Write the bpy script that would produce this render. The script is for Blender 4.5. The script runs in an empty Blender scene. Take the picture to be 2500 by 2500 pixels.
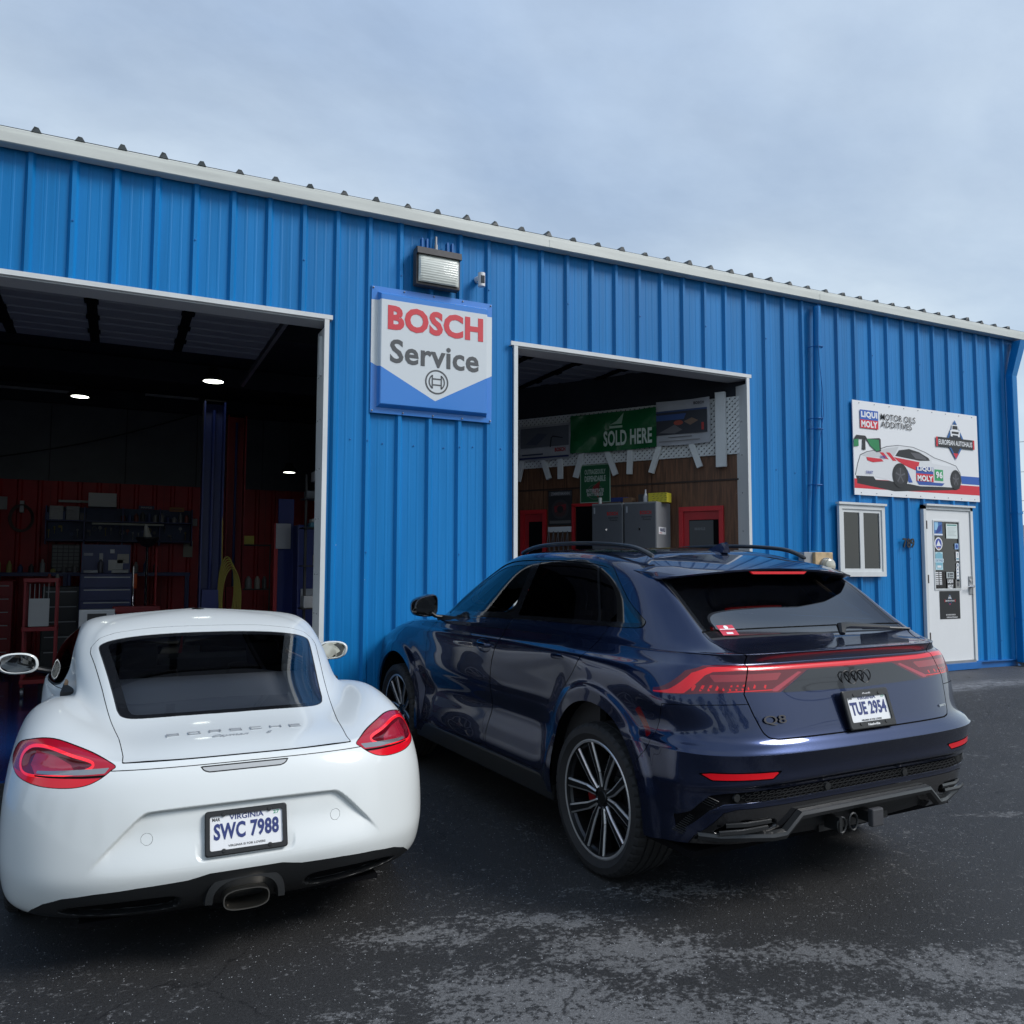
import bpy, bmesh, math, random
import numpy as np
from mathutils import Vector, Matrix
R = math.radians
random.seed(7)
scene = bpy.context.scene
COL = scene.collection

# ------------------------------------------------------------------ camera
cam_d = bpy.data.cameras.new('camera')
cam = bpy.data.objects.new('camera', cam_d)
COL.objects.link(cam)
CX, CY, CZ, YAW, PITCH, ROLL, FPX = 0.71565, -7.18194, 1.60874, 0.45794, 0.06988, 0.00249, 1960.0
_f = Vector((math.sin(YAW)*math.cos(PITCH), math.cos(YAW)*math.cos(PITCH), math.sin(PITCH)))
_r = Vector((math.cos(YAW), -math.sin(YAW), 0))
_u = _r.cross(_f)
_r1 = _r*math.cos(ROLL) + _u*math.sin(ROLL)
_u1 = _u*math.cos(ROLL) - _r*math.sin(ROLL)
cam.matrix_world = Matrix(((_r1.x, _u1.x, -_f.x, CX), (_r1.y, _u1.y, -_f.y, CY), (_r1.z, _u1.z, -_f.z, CZ), (0, 0, 0, 1)))
cam_d.sensor_width = 36.0
cam_d.lens = 36.0*FPX/2500.0
cam_d.clip_start = 0.05
cam_d.clip_end = 3000
scene.camera = cam

# ------------------------------------------------------------------ world and sun
SUN_EL, SUN_AZ = R(41), R(133)          # azimuth clockwise from +Y
w = bpy.data.worlds.new('World')
scene.world = w
w.use_nodes = True
nt = w.node_tree
nt.nodes.clear()
def N(tree, kind, **kw):
    n = tree.nodes.new(kind)
    for k, v in kw.items():
        if hasattr(n, k): setattr(n, k, v)
        else: n.inputs[k.replace('_', ' ')].default_value = v
    return n
def lk(tree, a, b): tree.links.new(a, b)
out = N(nt, 'ShaderNodeOutputWorld')
bg = N(nt, 'ShaderNodeBackground'); bg.inputs['Strength'].default_value = 0.093
sky = N(nt, 'ShaderNodeTexSky'); sky.sky_type = 'NISHITA'; sky.sun_disc = False
sky.sun_elevation = SUN_EL; sky.sun_rotation = SUN_AZ
sky.air_density = 1.0; sky.dust_density = 1.0; sky.ozone_density = 1.0
tc = N(nt, 'ShaderNodeTexCoord')
# thin high cloud: direction projected on a plane overhead so that streaks stretch near the horizon
sep = N(nt, 'ShaderNodeSeparateXYZ'); lk(nt, tc.outputs['Generated'], sep.inputs[0])
zz = N(nt, 'ShaderNodeMath', operation='ADD'); lk(nt, sep.outputs['Z'], zz.inputs[0]); zz.inputs[1].default_value = 0.22
zc = N(nt, 'ShaderNodeMath', operation='MAXIMUM'); lk(nt, zz.outputs[0], zc.inputs[0]); zc.inputs[1].default_value = 0.05
dv = N(nt, 'ShaderNodeVectorMath', operation='DIVIDE'); lk(nt, tc.outputs['Generated'], dv.inputs[0])
cmb = N(nt, 'ShaderNodeCombineXYZ'); lk(nt, zc.outputs[0], cmb.inputs[0]); lk(nt, zc.outputs[0], cmb.inputs[1]); cmb.inputs[2].default_value = 1
lk(nt, cmb.outputs[0], dv.inputs[1])
mp = N(nt, 'ShaderNodeMapping'); lk(nt, dv.outputs[0], mp.inputs[0])
mp.inputs['Rotation'].default_value = (0, 0, R(35)); mp.inputs['Scale'].default_value = (0.9, 1.25, 0.3)
n1 = N(nt, 'ShaderNodeTexNoise'); lk(nt, mp.outputs[0], n1.inputs['Vector'])
n1.inputs['Scale'].default_value = 1.35; n1.inputs['Detail'].default_value = 9; n1.inputs['Roughness'].default_value = 0.60; n1.inputs['Distortion'].default_value = 0.15
cr = N(nt, 'ShaderNodeValToRGB'); lk(nt, n1.outputs['Fac'], cr.inputs[0])
cr.color_ramp.elements[0].position = 0.36; cr.color_ramp.elements[0].color = (0.55, 0.55, 0.55, 1)
cr.color_ramp.elements[1].position = 0.70; cr.color_ramp.elements[1].color = (0.93, 0.93, 0.93, 1)
n2 = N(nt, 'ShaderNodeTexNoise'); lk(nt, mp.outputs[0], n2.inputs['Vector'])
n2.inputs['Scale'].default_value = 0.7; n2.inputs['Detail'].default_value = 5
cc = N(nt, 'ShaderNodeValToRGB'); lk(nt, n2.outputs['Fac'], cc.inputs[0])
cc.color_ramp.elements[0].position = 0.36; cc.color_ramp.elements[0].color = (3.5, 4.95, 7.45, 1)
cc.color_ramp.elements[1].position = 0.62; cc.color_ramp.elements[1].color = (5.8, 6.9, 8.2, 1)
hz = N(nt, 'ShaderNodeValToRGB'); lk(nt, sep.outputs['Z'], hz.inputs[0])          # cloud deck thickens to the horizon
hz.color_ramp.elements[0].position = 0.0; hz.color_ramp.elements[0].color = (1, 1, 1, 1)
hz.color_ramp.elements[1].position = 0.62; hz.color_ramp.elements[1].color = (0, 0, 0, 1)
mc = N(nt, 'ShaderNodeMix', data_type='RGBA'); lk(nt, hz.outputs[0], mc.inputs['Factor'])
lk(nt, cc.outputs[0], mc.inputs['A']); mc.inputs['B'].default_value = (6.6, 7.6, 8.2, 1)
fx = N(nt, 'ShaderNodeMath', operation='MAXIMUM'); lk(nt, cr.outputs[0], fx.inputs[0])
fh = N(nt, 'ShaderNodeMath', operation='MULTIPLY'); lk(nt, hz.outputs[0], fh.inputs[0]); fh.inputs[1].default_value = 0.92
lk(nt, fh.outputs[0], fx.inputs[1])
ms = N(nt, 'ShaderNodeMix', data_type='RGBA'); lk(nt, fx.outputs[0], ms.inputs['Factor'])
lk(nt, sky.outputs[0], ms.inputs['A']); lk(nt, mc.outputs['Result'], ms.inputs['B'])
lk(nt, ms.outputs['Result'], bg.inputs['Color']); lk(nt, bg.outputs[0], out.inputs['Surface'])

sun_d = bpy.data.lights.new('sun', 'SUN'); sun_d.energy = 2.1; sun_d.angle = R(22); sun_d.color = (1, 0.975, 0.95)
sun = bpy.data.objects.new('sun', sun_d); COL.objects.link(sun)
sun.rotation_euler = (math.pi/2 - SUN_EL, 0, math.pi - SUN_AZ)
sd = Vector((math.sin(SUN_AZ)*math.cos(SUN_EL), math.cos(SUN_AZ)*math.cos(SUN_EL), math.sin(SUN_EL)))
sun.rotation_euler = sd.to_track_quat('Z', 'Y').to_euler()
vs = scene.view_settings
vs.view_transform = 'Standard'; vs.look = 'None'; vs.exposure = 0.35; vs.gamma = 1.0; vs.use_curve_mapping = False

# ------------------------------------------------------------------ materials
def new_mat(name):
    m = bpy.data.materials.new(name); m.use_nodes = True
    return m, m.node_tree, m.node_tree.nodes['Principled BSDF']
def M(name, col, rough=0.5, metal=0.0, coat=0.0, crough=0.02, spec=0.5, emit=None, estr=0.0, var=0.0, vscale=6.0, bump=0.0, bscale=40.0, back=None, stretch=(1,1,1), rvar=0.0):
    m, t, b = new_mat(name)
    b.inputs['Base Color'].default_value = (*col, 1); b.inputs['Roughness'].default_value = rough
    b.inputs['Metallic'].default_value = metal; b.inputs['Coat Weight'].default_value = coat
    b.inputs['Coat Roughness'].default_value = crough; b.inputs['Specular IOR Level'].default_value = spec
    if emit: b.inputs['Emission Color'].default_value = (*emit, 1); b.inputs['Emission Strength'].default_value = estr
    if var or bump or rvar:
        tc = N(t, 'ShaderNodeTexCoord'); mp = N(t, 'ShaderNodeMapping'); mp.inputs['Scale'].default_value = stretch
        lk(t, tc.outputs['Object'], mp.inputs[0])
        n = N(t, 'ShaderNodeTexNoise'); n.inputs['Scale'].default_value = vscale; n.inputs['Detail'].default_value = 7; n.inputs['Roughness'].default_value = 0.6
        lk(t, mp.outputs[0], n.inputs['Vector'])
        if var:
            r = N(t, 'ShaderNodeMapRange'); lk(t, n.outputs['Fac'], r.inputs['Value'])
            r.inputs['From Min'].default_value = 0.3; r.inputs['From Max'].default_value = 0.7
            r.inputs['To Min'].default_value = 1-var; r.inputs['To Max'].default_value = 1+var
            mx = N(t, 'ShaderNodeVectorMath', operation='SCALE'); mx.inputs[0].default_value = col; lk(t, r.outputs[0], mx.inputs['Scale'])
            lk(t, mx.outputs[0], b.inputs['Base Color'])
        if rvar:
            r2 = N(t, 'ShaderNodeMapRange'); lk(t, n.outputs['Fac'], r2.inputs['Value'])
            r2.inputs['From Min'].default_value = 0.3; r2.inputs['From Max'].default_value = 0.7
            r2.inputs['To Min'].default_value = max(0.02, rough-rvar); r2.inputs['To Max'].default_value = rough+rvar
            lk(t, r2.outputs[0], b.inputs['Roughness'])
        if bump:
            nb = N(t, 'ShaderNodeTexNoise'); nb.inputs['Scale'].default_value = bscale; nb.inputs['Detail'].default_value = 4
            lk(t, mp.outputs[0], nb.inputs['Vector'])
            bp = N(t, 'ShaderNodeBump'); bp.inputs['Strength'].default_value = bump; bp.inputs['Distance'].default_value = 0.01
            lk(t, nb.outputs['Fac'], bp.inputs['Height']); lk(t, bp.outputs[0], b.inputs['Normal'])
    if back is not None:                      # sheet metal seen from inside the cabin: dark lining
        o = t.nodes['Material Output']; g = N(t, 'ShaderNodeNewGeometry'); d = N(t, 'ShaderNodeBsdfDiffuse'); d.inputs[0].default_value = (*back, 1)
        mx = N(t, 'ShaderNodeMixShader'); lk(t, g.outputs['Backfacing'], mx.inputs[0]); lk(t, b.outputs[0], mx.inputs[1]); lk(t, d.outputs[0], mx.inputs[2])
        lk(t, mx.outputs[0], o.inputs['Surface'])
    return m
def glass(name, tint, ior=1.5, refl=1.0, rough=0.0):
    m, t, b = new_mat(name); t.nodes.remove(b); o = t.nodes['Material Output']
    tr = N(t, 'ShaderNodeBsdfTransparent'); tr.inputs[0].default_value = (*tint, 1)
    gl = N(t, 'ShaderNodeBsdfGlossy'); gl.inputs['Roughness'].default_value = rough; gl.inputs[0].default_value = (refl, refl, refl, 1)
    fr = N(t, 'ShaderNodeFresnel'); fr.inputs[0].default_value = ior
    ad = N(t, 'ShaderNodeMath', operation='MULTIPLY_ADD'); lk(t, fr.outputs[0], ad.inputs[0]); ad.inputs[1].default_value = 1.0; ad.inputs[2].default_value = 0.02
    mx = N(t, 'ShaderNodeMixShader'); lk(t, ad.outputs[0], mx.inputs[0]); lk(t, tr.outputs[0], mx.inputs[1]); lk(t, gl.outputs[0], mx.inputs[2])
    lk(t, mx.outputs[0], o.inputs['Surface'])
    return m

# ------------------------------------------------------------------ mesh builder
class MB:
    def __init__(s): s.v = []; s.f = []; s.m = []
    def add(s, vs, fs, mi=0):
        b = len(s.v); s.v += [tuple(p) for p in vs]; s.f += [tuple(b+i for i in f) for f in fs]; s.m += [mi]*len(fs); return s
    def box(s, x0, x1, y0, y1, z0, z1, mi=0, mat=None, bev=0.0):
        if bev > 0:
            cx, cy, cz = (x0+x1)/2, (y0+y1)/2, (z0+z1)/2; hx, hy, hz = abs(x1-x0)/2, abs(y1-y0)/2, abs(z1-z0)/2
            bev = min(bev, hx*.9, hy*.9, hz*.9)
            bm = bmesh.new(); bmesh.ops.create_cube(bm, size=2)
            for v in bm.verts: v.co = (v.co.x*hx, v.co.y*hy, v.co.z*hz)
            bmesh.ops.bevel(bm, geom=list(bm.edges), offset=bev, segments=2, affect='EDGES', profile=0.6)
            vs = [Vector((v.co.x+cx, v.co.y+cy, v.co.z+cz)) for v in bm.verts]
            fs = [[v.index for v in f.verts] for f in bm.faces]; bm.free()
        else:
            vs = [Vector(p) for p in ((x0,y0,z0),(x1,y0,z0),(x1,y1,z0),(x0,y1,z0),(x0,y0,z1),(x1,y0,z1),(x1,y1,z1),(x0,y1,z1))]
            fs = [(0,3,2,1),(4,5,6,7),(0,1,5,4),(1,2,6,5),(2,3,7,6),(3,0,4,7)]
        if mat is not None: vs = [mat @ p for p in vs]
        return s.add(vs, fs, mi)
    def tube(s, pts, r, n=8, mi=0, cap=True, closed=False, flat=1.0):
        pts = [Vector(p) for p in pts]; rr = r if hasattr(r, '__len__') else [r]*len(pts)
        rings = []; prev = None; L = len(pts)
        for i, p in enumerate(pts):
            if closed: d = (pts[(i+1) % L]-pts[i-1]).normalized()
            else: d = (pts[min(i+1, L-1)]-pts[max(i-1, 0)]).normalized()
            if prev is None:
                a = Vector((0,0,1)) if abs(d.z) < 0.9 else Vector((1,0,0)); x = d.cross(a).normalized()
            else: x = (prev - d*prev.dot(d)).normalized()
            prev = x; y = d.cross(x)
            rings.append([p + x*(rr[i]*math.cos(2*math.pi*k/n)) + y*(rr[i]*flat*math.sin(2*math.pi*k/n)) for k in range(n)])
        vs = [q for rg in rings for q in rg]; fs = []
        for i in range(L if closed else L-1):
            j = (i+1) % L
            for k in range(n): fs.append((i*n+k, i*n+(k+1) % n, j*n+(k+1) % n, j*n+k))
        if cap and not closed: fs += [tuple(reversed(range(n))), tuple((L-1)*n+k for k in range(n))]
        return s.add(vs, fs, mi)
    def prism(s, poly, h0, h1, mat=None, mi=0, mi_side=None):
        # poly in local xy, extruded along local z
        n = len(poly); vs = [Vector((p[0], p[1], h0)) for p in poly]+[Vector((p[0], p[1], h1)) for p in poly]
        if mat is not None: vs = [mat @ p for p in vs]
        s.add(vs, [tuple(reversed(range(n))), tuple(range(n, 2*n))], mi)
        b = len(s.v)-2*n
        for k in range(n): s.f.append((b+k, b+(k+1) % n, b+n+(k+1) % n, b+n+k)); s.m.append(mi if mi_side is None else mi_side)
        return s
    def lathe(s, prof, n=48, mat=None, mi=0, jit=None):
        # prof: (r, h) pairs round local z
        L = len(prof); vs = []
        for k in range(n):
            a = 2*math.pi*k/n
            for i, (r, h) in enumerate(prof):
                rr = r + (jit(k, i) if jit else 0)
                vs.append(Vector((rr*math.cos(a), rr*math.sin(a), h)))
        if mat is not None: vs = [mat @ p for p in vs]
        fs = []
        for k in range(n):
            j = (k+1) % n
            for i in range(L-1): fs.append((k*L+i, j*L+i, j*L+i+1, k*L+i+1))
        return s.add(vs, fs, mi)
    def cyl(s, p0, p1, r, n=16, mi=0, r2=None): return s.tube([p0, p1], [r, r if r2 is None else r2], n, mi)
    def sphere(s, c, r, n=12, mi=0, sc=(1,1,1)):
        vs = []; fs = []
        for i in range(n+1):
            th = math.pi*i/n
            for k in range(2*n):
                a = math.pi*k/n; vs.append((c[0]+r*sc[0]*math.sin(th)*math.cos(a), c[1]+r*sc[1]*math.sin(th)*math.sin(a), c[2]+r*sc[2]*math.cos(th)))
        for i in range(n):
            for k in range(2*n): fs.append((i*2*n+k, i*2*n+(k+1) % (2*n), (i+1)*2*n+(k+1) % (2*n), (i+1)*2*n+k))
        return s.add(vs, fs, mi)
    def build(s, name, mats, parent=None, smooth=False, loc=None, ang=35):
        me = bpy.data.meshes.new(name); me.from_pydata(s.v, [], s.f)
        if not isinstance(mats, (list, tuple)): mats = [mats]
        for m in mats: me.materials.append(m)
        if len(mats) > 1: me.polygons.foreach_set('material_index', s.m)
        bm = bmesh.new(); bm.from_mesh(me)
        bmesh.ops.remove_doubles(bm, verts=bm.verts, dist=1e-5)
        bmesh.ops.recalc_face_normals(bm, faces=bm.faces)
        if smooth:
            for f in bm.faces: f.smooth = True
            for e in bm.edges:
                if len(e.link_faces) == 2 and e.calc_face_angle(0) > R(ang): e.smooth = False
        bm.to_mesh(me); bm.free()
        o = bpy.data.objects.new(name, me); COL.objects.link(o)
        if parent: o.parent = parent
        if loc: o.location = loc
        return o
def tag(o, label=None, cat=None, group=None, kind=None):
    if label: o['label'] = label
    if cat: o['category'] = cat
    if group: o['group'] = group
    if kind: o['kind'] = kind
    return o
def thing(name, label, cat, loc=(0,0,0), rz=0, group=None):
    o = bpy.data.objects.new(name, None); COL.objects.link(o); o.empty_display_size = 0.2
    o.location = loc; o.rotation_euler = (0, 0, rz)
    return tag(o, label, cat, group)
def dup(o, loc=None, rz=None, label=None, parent=None):
    c = o.copy(); COL.objects.link(c)
    if loc is not None: c.location = loc
    if rz is not None: c.rotation_euler = (0, 0, rz)
    if label: c['label'] = label
    if parent: c.parent = parent
    for ch in [k for k in o.children]: dup(ch, parent=c)
    return c
# lettering as real mesh, in the local XZ plane facing -Y (width fitted to w, height h)
def text_mesh(name, s, h, w, mat, M4, depth=0.002, parent=None, weight=0.0, sh=0.0, thing_args=None, align='C'):
    cu = bpy.data.curves.new(name, 'FONT'); cu.body = s; cu.size = 1.0; cu.offset = weight; cu.resolution_u = 3; cu.space_character = 1.0+weight*1.6; cu.shear = sh
    ob = bpy.data.objects.new(name, cu); COL.objects.link(ob)
    bpy.context.view_layer.update()
    dg = bpy.context.evaluated_depsgraph_get()
    me = bpy.data.meshes.new_from_object(ob.evaluated_get(dg))
    bpy.data.objects.remove(ob); bpy.data.curves.remove(cu)
    P = np.array([v.co[:] for v in me.vertices])
    lo, hi = P.min(0), P.max(0); sx = w/(hi[0]-lo[0]); sz = h/(hi[1]-lo[1])
    bm = bmesh.new(); bm.from_mesh(me); bpy.data.meshes.remove(me)
    for f in bm.faces: f.smooth = False
    if depth > 0:
        ret = bmesh.ops.extrude_face_region(bm, geom=list(bm.faces))
        for e in ret['geom']:
            if isinstance(e, bmesh.types.BMVert): e.co.z += 1.0
    off = 0.5 if align == 'C' else 0.0
    for v in bm.verts:
        x = (v.co.x-lo[0])*sx - off*w; z = (v.co.y-lo[1])*sz - 0.5*h; y = -v.co.z*depth
        v.co = M4 @ Vector((x, y, z))
    bmesh.ops.recalc_face_normals(bm, faces=bm.faces)
    me = bpy.data.meshes.new(name); bm.to_mesh(me); bm.free(); me.materials.append(mat)
    o = bpy.data.objects.new(name, me); COL.objects.link(o)
    if parent: o.parent = parent
    return o
T = Matrix.Translation
def Rz(a): return Matrix.Rotation(a, 4, 'Z')
def Rx(a): return Matrix.Rotation(a, 4, 'X')
def Ry(a): return Matrix.Rotation(a, 4, 'Y')
FACEM = Matrix(((1,0,0,0),(0,0,-1,0),(0,1,0,0),(0,0,0,1)))   # local xy -> world xz, local +z -> world -y
def gz(x, y):
    a = min(max((x-6.0)/4.7, 0), 1); a = a*a*(3-2*a); b = min(max((y+7.5)/6.5, 0), 1); b = b*b*(3-2*b)
    return 0.26*a*b - 0.02*min(max((x-10.7)/2.0, 0), 1)
# ------------------------------------------------------------------ car surfaces: one smooth sheet, cut into real panels
def cr_poly(pts, n=6, closed=True):
    P = [np.array(p, float) for p in pts]; L = len(P); o = []
    for i in range(L if closed else L-1):
        p0, p1, p2, p3 = P[i-1] if (closed or i > 0) else P[0], P[i], P[(i+1) % L], P[(i+2) % L] if (closed or i+2 < L) else P[-1]
        for k in range(n):
            t = k/n; o.append(0.5*((2*p1)+(-p0+p2)*t+(2*p0-5*p1+4*p2-p3)*t*t+(-p0+3*p1-3*p2+p3)*t**3))
    if not closed: o.append(P[-1])
    return np.array(o)
def chaikin(pts, it=2, q=0.25):
    P = np.array(pts, float)
    for _ in range(it):
        Q = np.roll(P, -1, 0); P = np.stack([P*(1-q)+Q*q, P*q+Q*(1-q)], 1).reshape(-1, P.shape[1])
    return P
def sdf_poly(poly, ax):
    P = np.array(poly, float); Q = np.roll(P, -1, 0); E = Q-P; EL = (E**2).sum(1)+1e-12
    def f(V):
        X = V[:, ax]; out = np.empty(len(X))
        for s in range(0, len(X), 4000):
            x = X[s:s+4000]; d = x[:, None, :]-P[None]; t = np.clip((d*E[None]).sum(2)/EL, 0, 1)
            c = d-E[None]*t[..., None]; dist = np.sqrt((c**2).sum(2).min(1))
            y = x[:, None, 1]; c1 = (P[None, :, 1] <= y) != (Q[None, :, 1] <= y)
            xi = P[None, :, 0]+(y-P[None, :, 1])/(np.where(np.abs(E[None, :, 1]) < 1e-12, 1e-12, E[None, :, 1]))*E[None, :, 0]
            ins = ((c1 & (x[:, None, 0] < xi)).sum(1) % 2) == 1
            out[s:s+4000] = np.where(ins, -dist, dist)
        return out
    return f
def region(poly, ax, cond=None):
    f = sdf_poly(poly, ax)
    if cond is None: return f
    return lambda V: np.maximum(f(V), cond(V))
def spline_grid(G, su, sv, it=3):
    G = np.array(G, float)                               # rows x cols x 3
    def pad(A):
        mir = np.array([-1, 1, 1.])
        A = np.concatenate([A[:, 1:2]*mir, A, A[:, -2:-1]*mir], 1)
        return np.concatenate([2*A[:1]-A[1:2], A, A[-2:-1]*mir], 0)
    def nodes(A):
        B = pad(A); C = (B[:-2]+4*B[1:-1]+B[2:])/6; return (C[:, :-2]+4*C[:, 1:-1]+C[:, 2:])/6
    C = G.copy()
    for _ in range(it): C = C+(G-nodes(C))
    B = pad(C)
    def ev(B, s, axis):
        B = np.moveaxis(B, axis, 0); n = B.shape[0]-2; o = []
        for i in range(n-1):
            for k in range(s):
                t = k/s; o.append(((1-t)**3*B[i]+(3*t**3-6*t*t+4)*B[i+1]+(-3*t**3+3*t*t+3*t+1)*B[i+2]+t**3*B[i+3])/6)
        o.append((B[n-1-1+0]*1+4*B[n-1+0+0]+B[n+1])/6 if n+1 < B.shape[0] else B[-1])
        return np.moveaxis(np.array(o), 0, axis)
    S = ev(B, su, 0); S = ev(S, sv, 1)
    return S
class Surf:
    def __init__(s, S):
        r, c = S.shape[:2]; s.V = S.reshape(-1, 3).copy(); idx = np.arange(r*c).reshape(r, c)
        a, b, d, e = idx[:-1, :-1].ravel(), idx[:-1, 1:].ravel(), idx[1:, 1:].ravel(), idx[1:, :-1].ravel()
        s.F = np.concatenate([np.stack([a, b, d], 1), np.stack([a, d, e], 1)])
        s.L = np.zeros(len(s.F), int); s.names = ['body']
        s.V[:, 0][np.abs(s.V[:, 0]) < 1e-5] = 0
        s.clean()
    def clean(s):
        A = s.V[s.F]; ar = np.linalg.norm(np.cross(A[:, 1]-A[:, 0], A[:, 2]-A[:, 0]), axis=1)
        k = ar > 1e-10; s.F = s.F[k]; s.L = s.L[k]
    def lab(s, n):
        if n not in s.names: s.names.append(n)
        return s.names.index(n)
    def split(s, fn, frm, name):
        lids = [s.lab(n) for n in frm]; target = s.lab(name)
        d = fn(s.V); d[np.abs(d) < 1e-5] = 1e-5
        ok = np.isin(s.L, lids); sg = (d < 0)[s.F]; cnt = sg.sum(1)
        s.L[ok & (cnt == 3)] = target
        mix = np.where(ok & (cnt > 0) & (cnt < 3))[0]
        if not len(mix): return
        # every face (any label) touching a split edge must be split too: keep neighbours watertight
        ed = set()
        for fi in mix:
            f = s.F[fi]
            for k in range(3):
                a, b = f[k], f[(k+1) % 3]
                if (d[a] < 0) != (d[b] < 0): ed.add((min(a, b), max(a, b)))
        ed = sorted(ed); A = np.array([e[0] for e in ed]); B = np.array([e[1] for e in ed])
        da, db = d[A], d[B]; t = da/(da-db); lo = np.zeros(len(t)); hi = np.ones(len(t)); sa = da < 0
        for _ in range(5):
            P = s.V[A]*(1-t)[:, None]+s.V[B]*t[:, None]; dm = fn(P); same = (dm < 0) == sa
            lo = np.where(same, t, lo); hi = np.where(same, hi, t); t = (lo+hi)/2
        t = np.clip(t, 0.01, 0.99)
        P = s.V[A]*(1-t)[:, None]+s.V[B]*t[:, None]
        base = len(s.V); s.V = np.concatenate([s.V, P]); d = np.concatenate([d, np.zeros(len(P))])
        em = {e: base+i for i, e in enumerate(ed)}
        newF, newL, keep = [], [], np.ones(len(s.F), bool)
        sgn = d < 0
        edk = set(em)
        amb = np.where((cnt > 0) & (cnt < 3))[0]
        for fi in amb:
            f = [int(q) for q in s.F[fi]]; L = s.L[fi]
            mids = [em.get((min(f[k], f[(k+1) % 3]), max(f[k], f[(k+1) % 3]))) for k in range(3)]
            if all(m is None for m in mids): continue
            keep[fi] = False; isok = L in lids
            cr = [k for k in range(3) if mids[k] is not None]
            if len(cr) == 2:
                # lone vertex is the one shared by the two crossed edges
                k0, k1 = cr
                lone = (k0+1) % 3 if (k0+1) % 3 == k1 else k0
                if (k0, k1) == (0, 2): lone = 0
                a, b, c = f[lone], f[(lone+1) % 3], f[(lone+2) % 3]
                mab = mids[lone]; mca = mids[(lone+2) % 3]
                la = target if (isok and sgn[a]) else L; lb = target if (isok and sgn[b]) else L
                newF += [(a, mab, mca), (mab, b, c), (mab, c, mca)]; newL += [la, lb, lb]
            else:
                k = cr[0]; a, b, c = f[k], f[(k+1) % 3], f[(k+2) % 3]; m = mids[k]
                newF += [(a, m, c), (m, b, c)]; newL += [L, L]
        s.F = np.concatenate([s.F[keep], np.array(newF)]); s.L = np.concatenate([s.L[keep], np.array(newL)])
        s.clean()
    def panel(s, fn, frm, name, gap=0.002, gname='gap'):
        s.split(lambda V: fn(V)-gap, frm, gname+'_tmp'); s.split(lambda V: fn(V)+gap, [gname+'_tmp'], name)
        s.L[s.L == s.lab(gname+'_tmp')] = s.lab(gname)
    def steps(s, fn, name, ds):
        # extra loops parallel to an outline so that the pressing edge shades crisply
        for d in ds:
            s.split(lambda V: fn(V)-d, [name], '_t'); s.L[s.L == s.lab('_t')] = s.lab(name)
    def normals(s):
        A = s.V[s.F]; fn = np.cross(A[:, 1]-A[:, 0], A[:, 2]-A[:, 0]); n = np.zeros_like(s.V)
        for k in range(3): np.add.at(n, s.F[:, k], fn)
        onx = np.abs(s.V[:, 0]) < 1e-5; n[onx, 0] = 0
        s.N = n/(np.linalg.norm(n, axis=1)[:, None]+1e-12); return s.N
    def move(s, fn): s.V = s.V+fn(s.V)
    def push(s, names, d, fn=None):
        # push whole labelled zones along the normal (their rim stays in place when fn fades there)
        ids = [s.lab(n) for n in names]; vi = np.unique(s.F[np.isin(s.L, ids)]); N_ = s.normals()
        k = d if fn is None else d*fn(s.V[vi])[:, None]
        s.V[vi] += N_[vi]*k
    def extract(s, names, name, mats, parent, mirror='both', thick=0.0, off=0.0, flip=False):
        ids = [s.lab(n) for n in names]; F = s.F[np.isin(s.L, ids)]
        if not len(F): return None
        vi, inv = np.unique(F, return_inverse=True); F = inv.reshape(-1, 3); V = s.V[vi]; Nn = s.N[vi]; V = V+Nn*off
        def mk(V, F, Nn, nm):
            if thick > 0:      # rim and back sheet so that the panel has an edge
                from collections import Counter
                E = Counter()
                for f in F:
                    for k in range(3): E[(int(f[k]), int(f[(k+1) % 3]))] += 1
                rim = [e for e in E if (e[1], e[0]) not in E]
                bv = sorted(set(a for e in rim for a in e)); bv = [b for b in bv]
                mp = {b: len(V)+i for i, b in enumerate(bv)}
                V2 = np.array([V[b]-Nn[b]*thick for b in bv]) if bv else np.zeros((0, 3))
                W = np.concatenate([V, V2]); NN = np.concatenate([Nn, Nn[bv]]) if bv else Nn
                fs = [tuple(int(q) for q in f) for f in F]+[(a, mp[a], mp[b], b) for a, b in rim if not (abs(V[a][0]) < 1e-5 and abs(V[b][0]) < 1e-5)]
                fs = [tuple(f) for f in fs]
            else: W, NN, fs = V, Nn, [tuple(int(q) for q in f) for f in F]
            me = bpy.data.meshes.new(nm); me.from_pydata([tuple(p) for p in W], [], fs)
            for m in (mats if isinstance(mats, (list, tuple)) else [mats]): me.materials.append(m)
            me.polygons.foreach_set('use_smooth', [True]*len(me.polygons))
            nf = len(F); ln = np.zeros((len(me.loops), 3)); li = np.zeros(len(me.loops), int); me.loops.foreach_get('vertex_index', li)
            ln[:] = NN[li]
            for pg in list(me.polygons)[nf:]:
                n = pg.normal
                for l in pg.loop_indices: ln[l] = n
            me.normals_split_custom_set([tuple(q) for q in ln])
            o = bpy.data.objects.new(nm, me); COL.objects.link(o); o.parent = parent
            return o
        mir = np.array([-1, 1, 1.])
        if mirror == 'both':
            n = len(V); on = np.abs(V[:, 0]) < 1e-5; mp2 = np.where(on, np.arange(n), np.arange(n)+n)
            V2 = np.concatenate([V, V*mir]); N2 = np.concatenate([Nn, Nn*mir]); F2 = np.concatenate([F, mp2[F[:, ::-1]]])
            return mk(V2, F2, N2, name)
        if mirror == 'two':
            return mk(V, F, Nn, name), mk(V*mir, F[:, ::-1], Nn*mir, name)
        return mk(V, F, Nn, name)
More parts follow.
